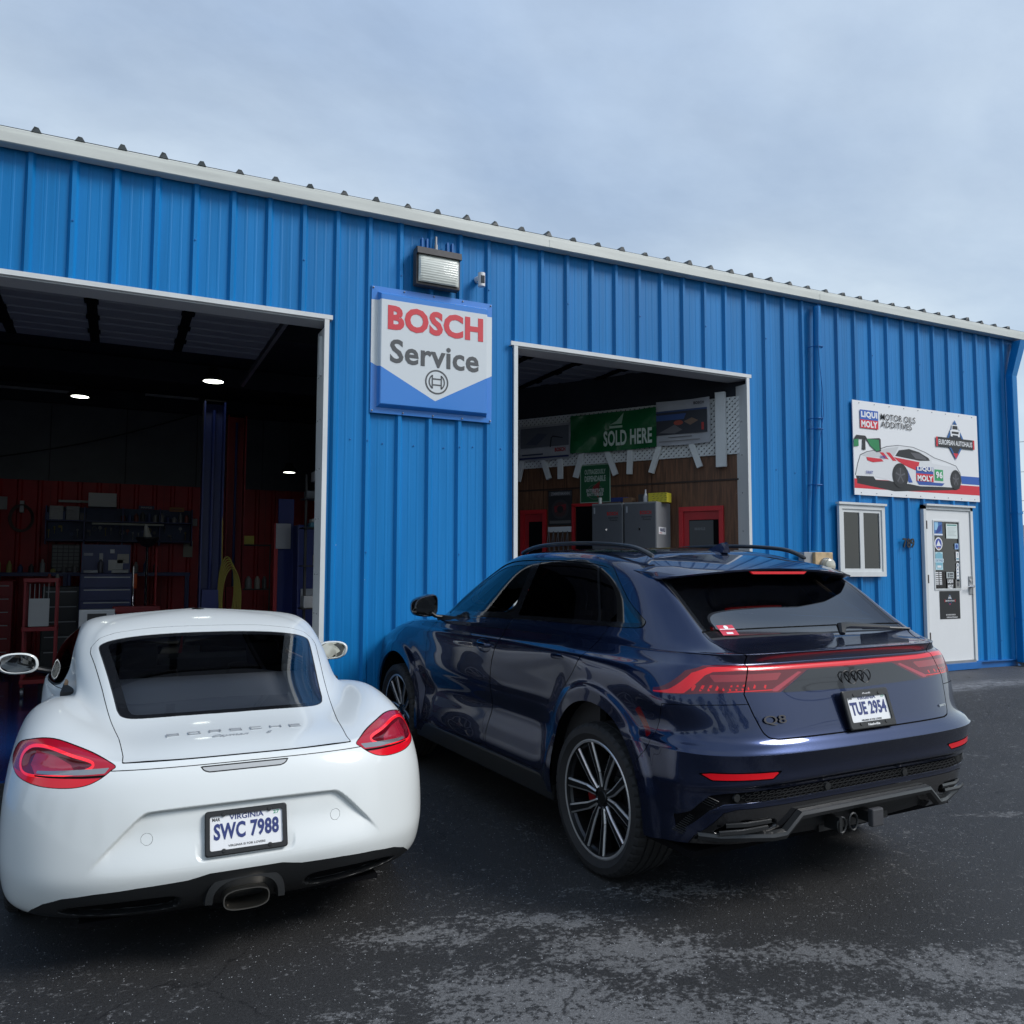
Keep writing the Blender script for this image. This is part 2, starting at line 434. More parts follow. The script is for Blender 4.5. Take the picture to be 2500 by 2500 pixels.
# ------------------------------------------------------------------ materials shared by the cars
m_white = M('white_car_paint', (0.68, 0.71, 0.70), 0.45, coat=.7, crough=.07, back=(0.02, 0.02, 0.02))
m_navy = M('navy_car_paint', (0.014, 0.025, 0.072), 0.24, metal=0.80, coat=1.0, back=(0.012, 0.012, 0.014))
m_black = M('gloss_black', (0.008, 0.008, 0.009), 0.12, coat=0.8)
m_seal = M('rubber_seal', (0.012, 0.012, 0.013), 0.55)
m_gap = M('panel_gap', (0.004, 0.004, 0.004), 0.9, spec=0.1)
m_plastic = M('black_plastic', (0.011, 0.012, 0.013), 0.42, bump=0.08, bscale=300)
m_tyre = M('tyre_rubber', (0.014, 0.014, 0.015), 0.72, bump=0.15, bscale=90, var=0.25)
m_rim = M('dark_alloy', (0.045, 0.047, 0.05), 0.32, metal=0.85)
m_bright = M('machined_alloy', (0.62, 0.63, 0.64), 0.34, metal=0.75)
m_chrome = M('chrome', (0.75, 0.75, 0.76), 0.08, metal=1.0)
m_letter = M('silver_letter', (.42,.44,.46), .35, metal=.3)
m_steel = M('brushed_steel', (0.42, 0.40, 0.36), 0.28, metal=1.0)
m_disc = M('brake_disc', (0.25, 0.25, 0.25), 0.35, metal=0.9)
m_calred = M('red_caliper', (0.22, 0.008, 0.010), 0.4)
m_dark = M('dark_void', (0.004, 0.004, 0.005), 0.9, spec=0.1)
m_cabin = M('dark_cabin_trim', (0.012, 0.012, 0.013), 0.7)
m_tan = M('tan_leather', (0.42, 0.26, 0.15), 0.55, var=0.08)
m_shelf = M('grey_parcel_carpet', (0.40, 0.42, 0.46), 0.8)
m_lampred = M('red_lamp_lens', (0.58, 0.002, 0.010), 0.2, coat=0.5, emit=(1, 0, .01), estr=.10)  # faint emission put in to saturate the red of unlit lenses and reflectors
m_lampdeep = M('deep_red_lens', (0.40, 0.002, 0.016), 0.2, coat=0.5)
m_lampring = M('red_light_guide', (0.85, 0.004, 0.012), 0.25, coat=1.0, emit=(1.0, 0.015, 0.02), estr=0.38)  # glow added to brighten the red of the unlit guide ring
m_lampdark = M('dark_red_lens', (0.12, 0.002, 0.007), 0.15, coat=.6)
m_lamppink = M('pink_red_lens', (0.36, 0.012, 0.03), 0.18, coat=1.0)
m_clear = M('clear_lens', (0.30, 0.31, 0.31), 0.15, metal=0.5, coat=1.0)
m_platew = M('white_plate', (0.78, 0.79, 0.80), 0.4, coat=0.3)
m_plateblue = M('plate_ink', (0.02, 0.035, 0.16), 0.5)
m_ink = M('black_ink', (0.012, 0.012, 0.014), 0.5)
m_redink = M('red_ink', (0.6, 0.01, 0.02), 0.5)
m_greenink = M('green_ink', (0.02, 0.30, 0.16), 0.5)
m_whiteink = M('white_ink', (0.8, 0.8, 0.8), 0.5)
m_blackglass = M('black_glass', (.010, .011, .013), .12, coat=.6)
m_satin = M('satin_black_trim', (.016, .017, .018), .36, coat=.2)
m_barred = M('red_light_bar', (.60, .004, .010), .20, coat=.45, emit=(1, .01, .01), estr=.10)  # slight red glow added so the unlit bar looks more saturated
m_lamppale = M('pale_red_lens', (.28, .015, .022), .2, coat=.8)
g_coupe = glass('tinted_glass', (0.80, 0.82, 0.84), 2.0)
g_clear = glass('clear_car_glass', (0.72, 0.76, 0.75), 1.5)
g_privacy = glass('privacy_glass', (0.05, 0.052, 0.058), 2.0)
m_mirror = M('mirror_glass', (0.62, 0.60, 0.52), 0.02, metal=1.0)
m_mirrord = M('darkened_mirror_glass', (0.20, 0.20, 0.20), 0.03, metal=1.0)

def tyre_and_rim(parent, side, R_t, R_r, wd, loc, spokes, name='wheel', tread=True, detail=True):
    # local: axis along x, +x outward for side=+1
    Wm = T(Vector(loc)) @ (Ry(R(90)) if side > 0 else Ry(R(-90)))
    h = wd/2
    wheel = bpy.data.objects.new(name, None); COL.objects.link(wheel); wheel.parent = parent
    prof = [(R_r-.012, -h*.78), (R_r+.004, -h*.86), (R_r+.02, -h*.93), (R_t-.055, -h*1.0), (R_t-.022, -h*.97), (R_t-.006, -h*.86)]
    for g in (-.52, -.17, .17, .52): prof += [(R_t, (g-.05)*h), (R_t-.008, (g-.035)*h), (R_t-.008, (g+.035)*h), (R_t, (g+.05)*h)]
    prof += [(R_t-.006, h*.86), (R_t-.022, h*.97), (R_t-.055, h*1.0), (R_r+.02, h*.93), (R_r+.004, h*.86), (R_r-.012, h*.78)]
    L = len(prof); sh = (3, 4, 5, L-6, L-5, L-4)
    def jit(k, i): return -0.0065 if (k % 6 in (0,)) and i in sh and i in (4, 5, L-6, L-5) else 0
    MB().lathe(prof, 288 if detail else 96, Wm, jit=jit if detail else None).build('tyre', m_tyre, wheel, True)
    MB().lathe([(R_r-.012, h*.78), (R_r+.003, h*.84), (R_r-.004, h*.865), (R_r-.014, h*.84), (R_r-.018, h*.70), (R_r-.03, h*.62), (R_r-.035, -h*.7), (R_r-.012, -h*.78)], 96, Wm).build('rim', m_rim, wheel, True)
    MB().lathe([(R_r+.0045, h*.842), (R_r-.004, h*.872), (R_r-.0135, h*.85)], 96, Wm).build('rim_lip', m_bright, wheel, True)
    zf = h*.80                                   # outer face depth of the spokes
    def arm(pts, w0, w1, bright_side):
        n = len(pts); acc = MB()
        for i in range(n-1):
            (ax, ay), (bx, by) = pts[i], pts[i+1]; a = Vector((ax, ay)); c = Vector((bx, by)); dr = (c-a).normalized(); nn = Vector((-dr.y, dr.x))
            wa = w0+(w1-w0)*i/(n-1); wb = w0+(w1-w0)*(i+1)/(n-1)
            za = zf-.035*(1-a.length/R_r) ; zb = zf-.035*(1-c.length/R_r)
            vs = []
            for p, ww, z in ((a, wa, za), (c, wb, zb)):
                for sx, dz in ((-1, -.010), (-.55, 0), (.55, 0), (1, -.010), (.8, -.05), (-.8, -.05)):
                    q = p+nn*(sx*ww/2); vs.append(Wm @ Vector((q.x, q.y, z+dz)))
            d = MB(); d.add(vs, [(0,1,7,6),(1,2,8,7),(2,3,9,8),(3,4,10,9),(4,5,11,10),(5,0,6,11),(5,4,3,2,1,0),(6,7,8,9,10,11)])
            for bs in ((1, -1) if bright_side == 0 else (bright_side,)):
                vs = []
                for p, ww, z in ((a, wa, za), (c, wb, zb)):
                    for sx, dz in ((1-.0085/ww*2, .0012), (.99, -.004), (.99, -.012), (1-.0085/ww*2, -.004)):
                        q = p+nn*(sx*bs*ww/2); vs.append(Wm @ Vector((q.x, q.y, z+dz)))
                d.add(vs, [(0,1,5,4),(1,2,6,5),(2,3,7,6),(3,0,4,7),(3,2,1,0),(4,5,6,7)], 1)
            acc.v += [] ; base_ = len(acc.v); acc.v += d.v; acc.f += [tuple(base_+q for q in f) for f in d.f]; acc.m += d.m
        acc.build('spoke', [m_rim, m_bright], wheel)
    spokes(arm, R_r-.016)
    MB().lathe([(.0, zf-.030), (.034, zf-.030), (.037, zf-.036), (.075, zf-.042), (.082, zf-.06), (.082, zf-.1)], 40, Wm).build('hub', m_rim, wheel, True)
    for k in range(5):
        a = 2*math.pi*(k+.5)/5; MB().lathe([(0, zf-.036), (.010, zf-.036), (.011, zf-.05)], 10, Wm @ T(Vector((.056*math.cos(a), .056*math.sin(a), 0)))).build('wheel_bolt', m_chrome, wheel)
    MB().lathe([(.06, -.01), (.185, -.01), (.19, -.02), (.19, -.045)], 64, Wm).build('brake_disc', m_disc, wheel, True)
    cb = MB()
    for k in range(7):
        a0 = R(95+k*8); a1 = R(95+(k+1)*8)
        vs = [Wm @ Vector((r*math.cos(a), r*math.sin(a), z)) for a in (a0, a1) for r in (.12, .2) for z in (-.05, .035)]
        cb.add(vs, [(0,1,3,2),(4,6,7,5),(0,4,5,1),(2,3,7,6),(1,5,7,3),(0,2,6,4)])
    cb.build('caliper', m_calred, wheel)
    MB().lathe([(0, -h*.5), (R_r-.04, -h*.5)], 32, Wm).build('rim_back', m_dark, wheel)
    return wheel

def plate(parent, M4, main, mats, top='VIRGINIA', small='VIRGINIA IS FOR LOVERS', frame_text=None, left='MAR', right='27', w=0.305, h=0.152, fw=.322, fh=.172):
    p = bpy.data.objects.new('licence_plate', None); COL.objects.link(p); p.parent = parent
    mb = MB(); rr = .012
    def rrect(w_, h_, r, n=5):
        o = []
        for cx, cy, a0 in ((w_/2-r, h_/2-r, 0), (-w_/2+r, h_/2-r, 90), (-w_/2+r, -h_/2+r, 180), (w_/2-r, -h_/2+r, 270)):
            for k in range(n+1): a = R(a0+90*k/n); o.append((cx+r*math.cos(a), cy+r*math.sin(a)))
        return o
    MB().prism(rrect(w, h, .012), -.004, .002, M4 @ FACEM).build('plate_sheet', m_platew, p)
    # frame ring
    iw, ih = w-.020, h-.022
    if frame_text: ih = h-.034
    a, b = rrect(fw, fh, .012), rrect(iw, ih, .008); n = len(a); vs = []
    for ring, z in ((a, -.004), (a, .006), (a, .009), (b, .009), (b, .001)):
        sc = 1 if z != .009 else 1
        q = [(x*(.975 if (ring is a and z == .009) else 1), y*(.955 if (ring is a and z == .009) else 1)) for x, y in ring]
        vs += [(M4 @ FACEM) @ Vector((x, y, z)) for x, y in q]
    fs = []
    for r_ in range(4):
        for k in range(n): fs.append((r_*n+k, r_*n+(k+1) % n, (r_+1)*n+(k+1) % n, (r_+1)*n+k))
    MB().add(vs, fs).build('plate_frame', m_plastic, p)
    F = M4
    def at(x, z, y=-.0025): return F @ T(Vector((x, y, z)))
    text_mesh('plate_state_name', top, .020, .135, m_plateblue, at(0, .055), .0006, p, .02)
    text_mesh('plate_number', main, .064, .255, m_plateblue, at(0, .004), .001, p, .035)
    text_mesh('plate_slogan', small, .0085, .145, m_ink, at(0, -.052), .0005, p, .01)
    text_mesh('plate_month', left, .013, .030, m_ink, at(-.118, .052), .0005, p, .02)
    text_mesh('plate_year', right, .013, .024, m_greenink, at(.118, .055), .0005, p, .02)
    for sx in (-1, 1):
        for sz in (-1, 1): MB().lathe([(0, .0125), (.007, .012), (.009, .008), (.009, 0)], 14, F @ T(Vector((sx*.09, 0, sz*.069))) @ FACEM).build('plate_screw', m_plastic, p, True)
    if frame_text:
        text_mesh('frame_lettering', frame_text[1], .011, .085, m_whiteink, F @ T(Vector((0, -.0095, -.074))), .0004, p, .03)
        text_mesh('frame_lettering', frame_text[0], .008, .06, m_whiteink, F @ T(Vector((0, -.0095, .0735))), .0004, p, .01)
    return p

# ------------------------------------------------------------------ white coupe
def build_coupe():
    car = thing('parked_car', 'white two-seat coupe parked nose-in at the left garage opening, seen from behind', 'car', (1.2307, -2.6347, 0), 0.0026)
    G = [
     [(0,-.94,.225),(.25,-.94,.225),(.48,-.91,.23),(.67,-.84,.238),(.775,-.735,.24),(.835,-.59,.235),(.86,-.35,.22),(.86,0,.19),(.84,.36,.15),(.83,.8,.14),(.83,1.4,.14),(.83,2.0,.15),(.83,2.475,.17),(.83,2.9,.17),(.66,3.2,.17),(.35,3.33,.17),(0,3.36,.17)],
     [(0,-1.03,.285),(.25,-1.025,.285),(.49,-.99,.283),(.69,-.895,.282),(.805,-.765,.282),(.868,-.60,.28),(.887,-.35,.27),(.89,0,.26),(.88,.36,.24),(.87,.8,.22),(.865,1.4,.22),(.87,2.0,.23),(.875,2.475,.26),(.86,2.9,.26),(.69,3.24,.26),(.36,3.38,.26),(0,3.41,.26)],
     [(0,-1.078,.385),(.25,-1.07,.385),(.50,-1.03,.38),(.71,-.925,.375),(.82,-.785,.375),(.885,-.61,.375),(.903,-.35,.375),(.905,0,.375),(.89,.36,.36),(.86,.8,.34),(.855,1.4,.34),(.86,2.0,.35),(.885,2.475,.37),(.87,2.9,.38),(.71,3.26,.38),(.37,3.40,.38),(0,3.44,.38)],
     [(0,-1.078,.46),(.25,-1.072,.46),(.50,-1.03,.46),(.71,-.925,.46),(.825,-.78,.46),(.89,-.61,.46),(.908,-.35,.46),(.908,0,.46),(.892,.36,.45),(.848,.8,.44),(.845,1.4,.44),(.85,2.0,.44),(.888,2.475,.46),(.87,2.9,.46),(.71,3.25,.46),(.37,3.40,.46),(0,3.44,.46)],
     [(0,-1.045,0.62),(0.25,-1.04,0.62),(0.5,-1,0.62),(0.7,-0.9,0.62),(0.82,-0.765,0.62),(0.885,-0.59,0.62),(0.908,-0.33,0.62),(0.908,0.02,0.62),(0.893,0.38,0.61),(0.868,0.8,0.6),(0.885,1.4,0.6),(0.89,2,0.6),(0.888,2.475,0.6),(0.86,2.88,0.59),(0.7,3.2,0.57),(0.37,3.36,0.56),(0,3.4,0.56)],
     [(0,-1,0.745),(0.25,-0.996,0.745),(0.5,-0.962,0.745),(0.685,-0.865,0.742),(0.795,-0.735,0.745),(0.863,-0.565,0.75),(0.893,-0.31,0.76),(0.898,0.04,0.77),(0.885,0.4,0.745),(0.875,0.8,0.715),(0.895,1.4,0.72),(0.9,2,0.73),(0.88,2.475,0.72),(0.84,2.86,0.7),(0.68,3.14,0.66),(0.37,3.3,0.63),(0,3.35,0.62)],
     [(0,-0.968,0.8),(0.25,-0.965,0.8),(0.49,-0.925,0.803),(0.665,-0.825,0.81),(0.768,-0.69,0.825),(0.835,-0.52,0.835),(0.868,-0.28,0.845),(0.878,0.06,0.855),(0.872,0.42,0.828),(0.872,0.8,0.79),(0.9,1.4,0.8),(0.905,2,0.79),(0.862,2.47,0.79),(0.8,2.84,0.75),(0.64,3.08,0.7),(0.36,3.24,0.66),(0,3.3,0.65)],
     [(0,-0.948,0.822),(0.25,-0.944,0.822),(0.47,-0.9,0.826),(0.635,-0.79,0.848),(0.735,-0.65,0.866),(0.8,-0.48,0.882),(0.838,-0.24,0.895),(0.85,0.08,0.903),(0.85,0.44,0.862),(0.862,0.8,0.825),(0.898,1.4,0.838),(0.905,2,0.83),(0.84,2.46,0.84),(0.76,2.82,0.79),(0.6,3.02,0.73),(0.34,3.18,0.685),(0,3.23,0.675)],
     [(0,-0.905,0.832),(0.25,-0.9,0.832),(0.455,-0.86,0.832),(0.6,-0.73,0.868),(0.69,-0.57,0.898),(0.75,-0.4,0.922),(0.785,-0.18,0.937),(0.8,0.1,0.938),(0.805,0.46,0.895),(0.838,0.82,0.855),(0.89,1.4,0.865),(0.897,2,0.858),(0.8,2.46,0.852),(0.71,2.8,0.82),(0.55,2.98,0.755),(0.32,3.1,0.71),(0,3.14,0.7)],
     [(0,-0.72,0.866),(0.25,-0.715,0.865),(0.44,-0.69,0.858),(0.555,-0.585,0.888),(0.635,-0.44,0.918),(0.69,-0.28,0.943),(0.725,-0.08,0.957),(0.74,0.16,0.95),(0.755,0.5,0.912),(0.808,0.85,0.88),(0.882,1.4,0.882),(0.885,2,0.878),(0.75,2.46,0.868),(0.64,2.76,0.84),(0.48,2.9,0.79),(0.28,3,0.75),(0,3.02,0.745)],
     [(0,-0.33,0.912),(0.25,-0.335,0.91),(0.44,-0.35,0.905),(0.525,-0.29,0.912),(0.585,-0.16,0.928),(0.635,0,0.945),(0.675,0.17,0.958),(0.672,0.36,0.955),(0.7,0.62,0.926),(0.772,0.92,0.902),(0.868,1.4,0.897),(0.868,1.98,0.895),(0.75,2.44,0.885),(0.53,2.6,0.9),(0.36,2.68,0.9),(0.18,2.72,0.905),(0,2.73,0.907)],
     [(0,0.16,1.075),(0.27,0.15,1.072),(0.495,0.13,1.055),(0.575,0.18,1.05),(0.635,0.3,1.052),(0.675,0.44,1.06),(0.695,0.58,1.07),(0.708,0.72,1.08),(0.724,0.88,1.088),(0.762,1.08,1.093),(0.815,1.4,1.095),(0.8,1.86,1.08),(0.7,2.18,1.06),(0.5,2.32,1.06),(0.34,2.38,1.065),(0.17,2.41,1.07),(0,2.42,1.07)],
     [(0,0.64,1.222),(0.29,0.63,1.216),(0.535,0.6,1.188),(0.612,0.63,1.17),(0.655,0.72,1.172),(0.68,0.82,1.18),(0.697,0.92,1.19),(0.7,1.02,1.197),(0.705,1.14,1.203),(0.712,1.28,1.205),(0.722,1.46,1.205),(0.695,1.74,1.19),(0.61,1.92,1.18),(0.44,2.01,1.185),(0.3,2.06,1.19),(0.15,2.08,1.193),(0,2.09,1.194)],
     [(0,.84,1.276),(.30,.83,1.270),(.52,.81,1.248),(.58,.84,1.240),(.615,.91,1.245),(.635,.98,1.252),(.648,1.06,1.258),(.655,1.14,1.262),(.658,1.23,1.265),(.655,1.33,1.266),(.645,1.46,1.265),(.61,1.64,1.25),(.53,1.77,1.245),(.41,1.84,1.25),(.28,1.87,1.255),(.14,1.89,1.26),(0,1.89,1.26)],
     [(0,1.02,1.312),(.25,1.02,1.307),(.43,1.02,1.292),(.48,1.05,1.288),(.505,1.09,1.289),(.52,1.13,1.291),(.53,1.18,1.293),(.535,1.22,1.294),(.535,1.27,1.295),(.53,1.34,1.295),(.515,1.42,1.293),(.48,1.52,1.286),(.42,1.60,1.285),(.33,1.64,1.288),(.23,1.66,1.292),(.12,1.67,1.294),(0,1.67,1.294)],
     [(0,1.18,1.328),(.14,1.19,1.324),(.22,1.20,1.318),(.25,1.21,1.316),(.265,1.225,1.316),(.275,1.24,1.316),(.28,1.26,1.317),(.28,1.28,1.317),(.28,1.3,1.317),(.275,1.33,1.317),(.265,1.36,1.317),(.245,1.41,1.316),(.21,1.45,1.315),(.17,1.47,1.316),(.12,1.48,1.318),(.06,1.485,1.319),(0,1.49,1.319)],
     [(0,1.22,1.33),(0,1.23,1.33),(0,1.24,1.33),(0,1.25,1.33),(0,1.26,1.33),(0,1.27,1.33),(0,1.28,1.33),(0,1.29,1.33),(0,1.3,1.33),(0,1.31,1.33),(0,1.33,1.33),(0,1.35,1.33),(0,1.37,1.33),(0,1.39,1.33),(0,1.41,1.33),(0,1.43,1.33),(0,1.45,1.33)],
    ]
    G = [[(x+(.013 if 3 < k < 9 else (.006 if k == 3 else 0))*(1 if r < 9 else 0), y, z) for k, (x, y, z) in enumerate(row)] for r, row in enumerate(G)]
    S = Surf(spline_grid(G, 10, 14))
    ax_s, ax_r, ax_t = (1, 2), (0, 2), (0, 1)
    rear = lambda y0: (lambda V: V[:, 1]-y0)
    # wheel openings
    def arch(cy, cz, r): return lambda V: np.maximum(np.hypot(V[:, 1]-cy, V[:, 2]-cz)-r, 0.5-V[:, 0])
    for cy, r in ((0, .378), (2.475, .368)):
        S.split(lambda V: np.maximum(arch(cy, .345, r)(V), -9), ['body'], 'hole')
    # recess round the licence plate
    rec = chaikin([(-.5,.655),(.345,.655),(.40,.64),(.56,.475),(.60,.425),(.50,.400),(-.5,.398)], 2, .2)
    frec = region(rec, ax_r, rear(-.5))
    S.steps(frec, 'body', (.030, .018, .009, .004, 0, -.004, -.008, -.012, -.016, -.022, -.034))
    def recmove(V):
        d = frec(V); k = np.clip(-d/.016, 0, 1); k = k*k*(3-2*k); down = np.clip((V[:, 2]-.415)/.16, 0, 1); down = down*down*(3-2*down)
        side = np.clip((.60-V[:, 0])/.10, 0, 1)
        o = np.zeros_like(V); o[:, 1] = .028*k*down*side; return o
    S.move(recmove); S.L[np.isin(S.L, [S.lab('rec'), S.lab('rec2')])] = 0
    pr = chaikin([(-.5,.636),(.16,.636),(.19,.628),(.198,.60),(.198,.475),(.185,.447),(.16,.44),(-.5,.44)], 1, .25)
    fpr = region(pr, ax_r, rear(-.5))
    S.steps(fpr, 'body', (.010, .004, 0, -.003, -.007, -.010, -.016))
    def prmove(V):
        d = fpr(V); k = np.clip(-d/.010, 0, 1); o = np.zeros_like(V); o[:, 1] = k*np.maximum(0, (-1.012-V[:, 1]+(.635-V[:, 2])*-.30)); return o
    S.move(prmove); S.L[np.isin(S.L, [S.lab('rec'), S.lab('rec2')])] = 0
    # black lower valance with its slots
    val = cr_poly([(-.1,.385),(.10,.388),(.22,.380),(.34,.352),(.52,.338),(.66,.315),(.735,.285),(.765,.245),(.765,.10),(-.1,.10)], 5)
    val = np.array([(-.4,.398),(.14,.396),(.22,.380),(.40,.372),(.55,.360),(.66,.342),(.725,.315),(.765,.280),(.80,.22),(.82,.10),(-.4,.10)])
    S.panel(region(val, ax_r, rear(-.45)), ['body'], 'valance', .0015)
    slot = chaikin([(.235,.322),(.40,.325),(.60,.312),(.69,.288),(.64,.268),(.45,.252),(.25,.252)], 2, .25)
    fsl = region(slot, ax_r, rear(-.45)); S.split(fsl, ['valance'], 'slot'); S.split(lambda V: fsl(V)+.012, ['slot'], 'slot2')
    S.move(lambda V: np.stack([np.zeros(len(V)), .05*np.clip(-fsl(V)/.012, 0, 1)*(V[:, 1] < -.4), np.zeros(len(V))], 1))
    # tail lamps (outline in rear projection on the corner)
    lamp = cr_poly([(.492,.818),(.56,.848),(.64,.872),(.72,.887),(.79,.882),(.855,.856),(.882,.815),(.880,.785),(.845,.757),(.76,.742),(.66,.742),(.595,.752),(.548,.772),(.508,.800)], 6)
    fl = region(lamp, ax_r, rear(-.25))
    S.panel(fl, ['body'], 'lamp', .0013)
    S.split(region(np.array([(.45,.775),(.9,.775),(.9,.60),(.45,.60)]), ax_r, rear(-.25)), ['lamp'], 'l2')
    inner = cr_poly([(.575,.822),(.65,.842),(.735,.860),(.795,.858),(.828,.836),(.838,.806),(.828,.782),(.79,.777),(.70,.786),(.62,.800)], 6)
    fin = region(inner, ax_r, rear(-.25))
    S.split(lambda V: fin(V)-.009, ['l2', 'lamp'], 'lring'); S.split(fin, ['lring'], 'linner')
    strip = np.array([(.512,.811),(.60,.806),(.79,.787),(.79,.781),(.60,.788),(.528,.793)])
    S.split(region(strip, ax_r, rear(-.25)), ['l2', 'lamp', 'lring', 'linner'], 'lclear')
    S.split(region(np.array([(.52,.788),(.62,.783),(.78,.776),(.78,.771),(.60,.776),(.53,.780)]), ax_r, rear(-.25)), ['l2', 'lamp', 'lring', 'linner'], 'lshade')
    S.split(region([(.64,.800),(.78,.778),(.81,.80),(.79,.85),(.72,.842),(.66,.815)], ax_r, rear(-.25)), ['linner'], 'linner2')
    def inset(V):
        d = fin(V); k = np.clip(-d/.02, 0, 1); o = np.zeros_like(V); m_ = (V[:, 1] < -.25); o[:, 1] = .02*k*m_; o[:, 0] = -.008*k*m_; return o
    S.move(inset)
    ov = np.array([(-.5,.7935),(.176,.7935),(.166,.780),(.150,.7705),(-.5,.7705)]); fo = region(ov, ax_r, rear(-.8))
    S.panel(fo, ['body'], 'b3rim', .0012); S.split(lambda V: fo(V)+.0035, ['b3rim'], 'b3')
    for k in range(9): S.split(lambda V: np.maximum(np.abs(V[:, 0]-(.01+.0175*k))-.0016, np.abs(V[:, 2]-.782)-.006), ['b3'], 'b3rim')
    # hatch, rear glass
    hatch = np.array([(-.1,-1.2),(.475,-1.2),(.463,-.84),(.478,-.62),(.512,-.35),(.552,.0),(.598,.35),(.622,.52),(.62,.60),(.58,.675),(.50,.715),(.3,.745),(-.1,.752)])
    hatch = np.array(list(hatch)); fh = region(hatch, ax_t, lambda V: .8235-V[:, 2])
    S.panel(fh, ['body'], 'hatch', .0018)
    half = [(.0,-.374),(.30,-.371),(.43,-.362),(.478,-.31),(.498,-.12),(.545,.25),(.580,.52),(.575,.57),(.53,.60),(.40,.625),(.0,.640)]
    rg = chaikin(half+[(-x, y) for x, y in half[-2:0:-1]], 2, .22)
    frg = region(rg, ax_t, lambda V: .85-V[:, 2])
    S.panel(frg, ['hatch'], 'rear_glass', .003, 'seal')
    S.split(lambda V: frg(V)+.045, ['rear_glass'], 'rg2')
    # side windows
    sw = chaikin([(.93,1.165),(1.10,1.208),(1.40,1.222),(1.62,1.205),(1.90,1.12),(2.18,1.0),(2.30,.925),(2.1,.900),(1.5,.902),(1.10,.905),(.94,.93),(.86,1.03)], 2, .2)
    fs_ = region(sw, ax_s, lambda V: .5-V[:, 0])
    S.panel(lambda V: fs_(V)-.010, ['body'], 'wseal', .001); S.split(fs_, ['wseal'], 'side_glass')
    # windscreen
    ws = chaikin([(-.1,1.93),(.35,1.92),(.52,1.86),(.60,2.0),(.70,2.30),(.62,2.50),(.35,2.60),(-.1,2.63)], 2, .2)
    S.split(region(ws, ax_t, lambda V: .93-V[:, 2]), ['body', 'wseal'], 'windscreen')
    # doors, fuel, bumper joint
    door = chaikin([(.72,.93),(.70,.60),(.74,.30),(.80,.235),(2.02,.235),(2.06,.32),(2.10,.70),(2.20,.89),(1.5,.892),(.9,.895)], 2, .15)
    S.panel(region(door, ax_s, lambda V: .5-V[:, 0]), ['body'], 'door', .002)
    bj = np.array([(-1.2,.16),(-.41,.16),(-.41,.80),(-.50,.800),(-1.2,.800)])
    S.panel(region(bj, ax_s, lambda V: -1-V[:, 0]), ['body'], 'bumper', .0016)
    S.split(lambda V: np.hypot(V[:, 0]-.372, V[:, 2]-.545)-.0225+(V[:, 1] > 0)*9, ['body', 'bumper'], 'towt'); S.split(lambda V: np.hypot(V[:, 0]-.372, V[:, 2]-.545)-.0212+(V[:, 1] > 0)*9, ['towt'], 'tow')
    intake = chaikin([(.50,.80),(.56,.55),(.66,.42),(.69,.60),(.70,.86)], 2, .2)
    S.split(region(intake, ax_s, lambda V: .5-V[:, 0]), ['body'], 'intake')
    S.normals()
    S.extract(['body'], 'body', m_white, car)
    S.extract(['bumper', 'tow'], 'rear_bumper', m_white, car)
    S.extract(['hatch'], 'tailgate', m_white, car)
    S.extract(['gap', 'towt'], 'panel_joints', m_gap, car, off=-.003)
    S.extract(['valance', 'slot'], 'lower_valance', m_plastic, car)
    S.extract(['slot2'], 'valance_grille', m_dark, car, 'two')
    S.extract(['seal'], 'rear_window_seal', m_seal, car, off=-.001)
    S.extract(['rear_glass'], 'window_frit', m_blackglass, car, off=-.0015)
    S.extract(['rg2'], 'rear_window', g_coupe, car, off=-.0015)
    for o_ in S.extract(['door'], 'door', m_white, car, 'two'): pass
    S.extract(['wseal'], 'window_seal', m_seal, car, 'two', off=-.001)
    S.extract(['side_glass'], 'side_window', g_clear, car, 'two', off=-.004)
    S.extract(['windscreen'], 'windscreen', g_clear, car, off=-.002)
    S.extract(['intake'], 'side_intake', m_plastic, car, 'two', off=-.02)
    lens = S.extract(['lamp'], 'tail_lamp', m_lampdeep, car, 'two')
    for nm, lb, mt in (('lower_lens', ['l2'], m_lampred), ('lamp_shade', ['lshade'], m_gap), ('light_guide', ['lring'], m_lampring), ('inner_lens', ['linner'], m_lampdark), ('inner_reflector', ['linner2'], m_lamppink), ('clear_strip', ['lclear'], m_clear)):
        r = S.extract(lb, nm, mt, car, 'two')
        for a, b in zip(r, lens): a.parent = b
    S.extract(['b3', 'b3cell'], 'third_brake_lamp', M('pale_lamp_lens', (.42,.43,.43), .25, coat=1), car); S.extract(['b3rim'], 'brake_lamp_housing', m_plastic, car)
    # diffuser surround and exhaust
    ex = MB(); ang = [R(a) for a in range(-4, 185, 7)]
    for r0, r1, y0, y1 in ((.185, .150, -1.092, -1.035),):
        pts = []
        for a in ang:
            c, s_ = math.cos(a), math.sin(a); k = (abs(c)**2.6+abs(s_)**2.6)**(-1/2.6)
            for rx, rz, y in ((.160, .120, -1.02), (.155, .116, -1.068), (.128, .090, -1.072), (.122, .084, -1.04), (.12, .08, -.9)):
                pts.append((rx*k*c, y, .268+rz*k*s_))
        L = 5; fs = []
        for i in range(len(ang)-1):
            for j in range(L-1): fs.append((i*L+j, (i+1)*L+j, (i+1)*L+j+1, i*L+j+1))
        ex.add(pts, fs)
    ex.build('exhaust_surround', m_plastic, car, True, ang=50)
    MB().box(-.125, .125, -.93, -.9, .20, .345).build('exhaust_recess', m_dark, car)
    tp = MB(); nn = 40; pts = []
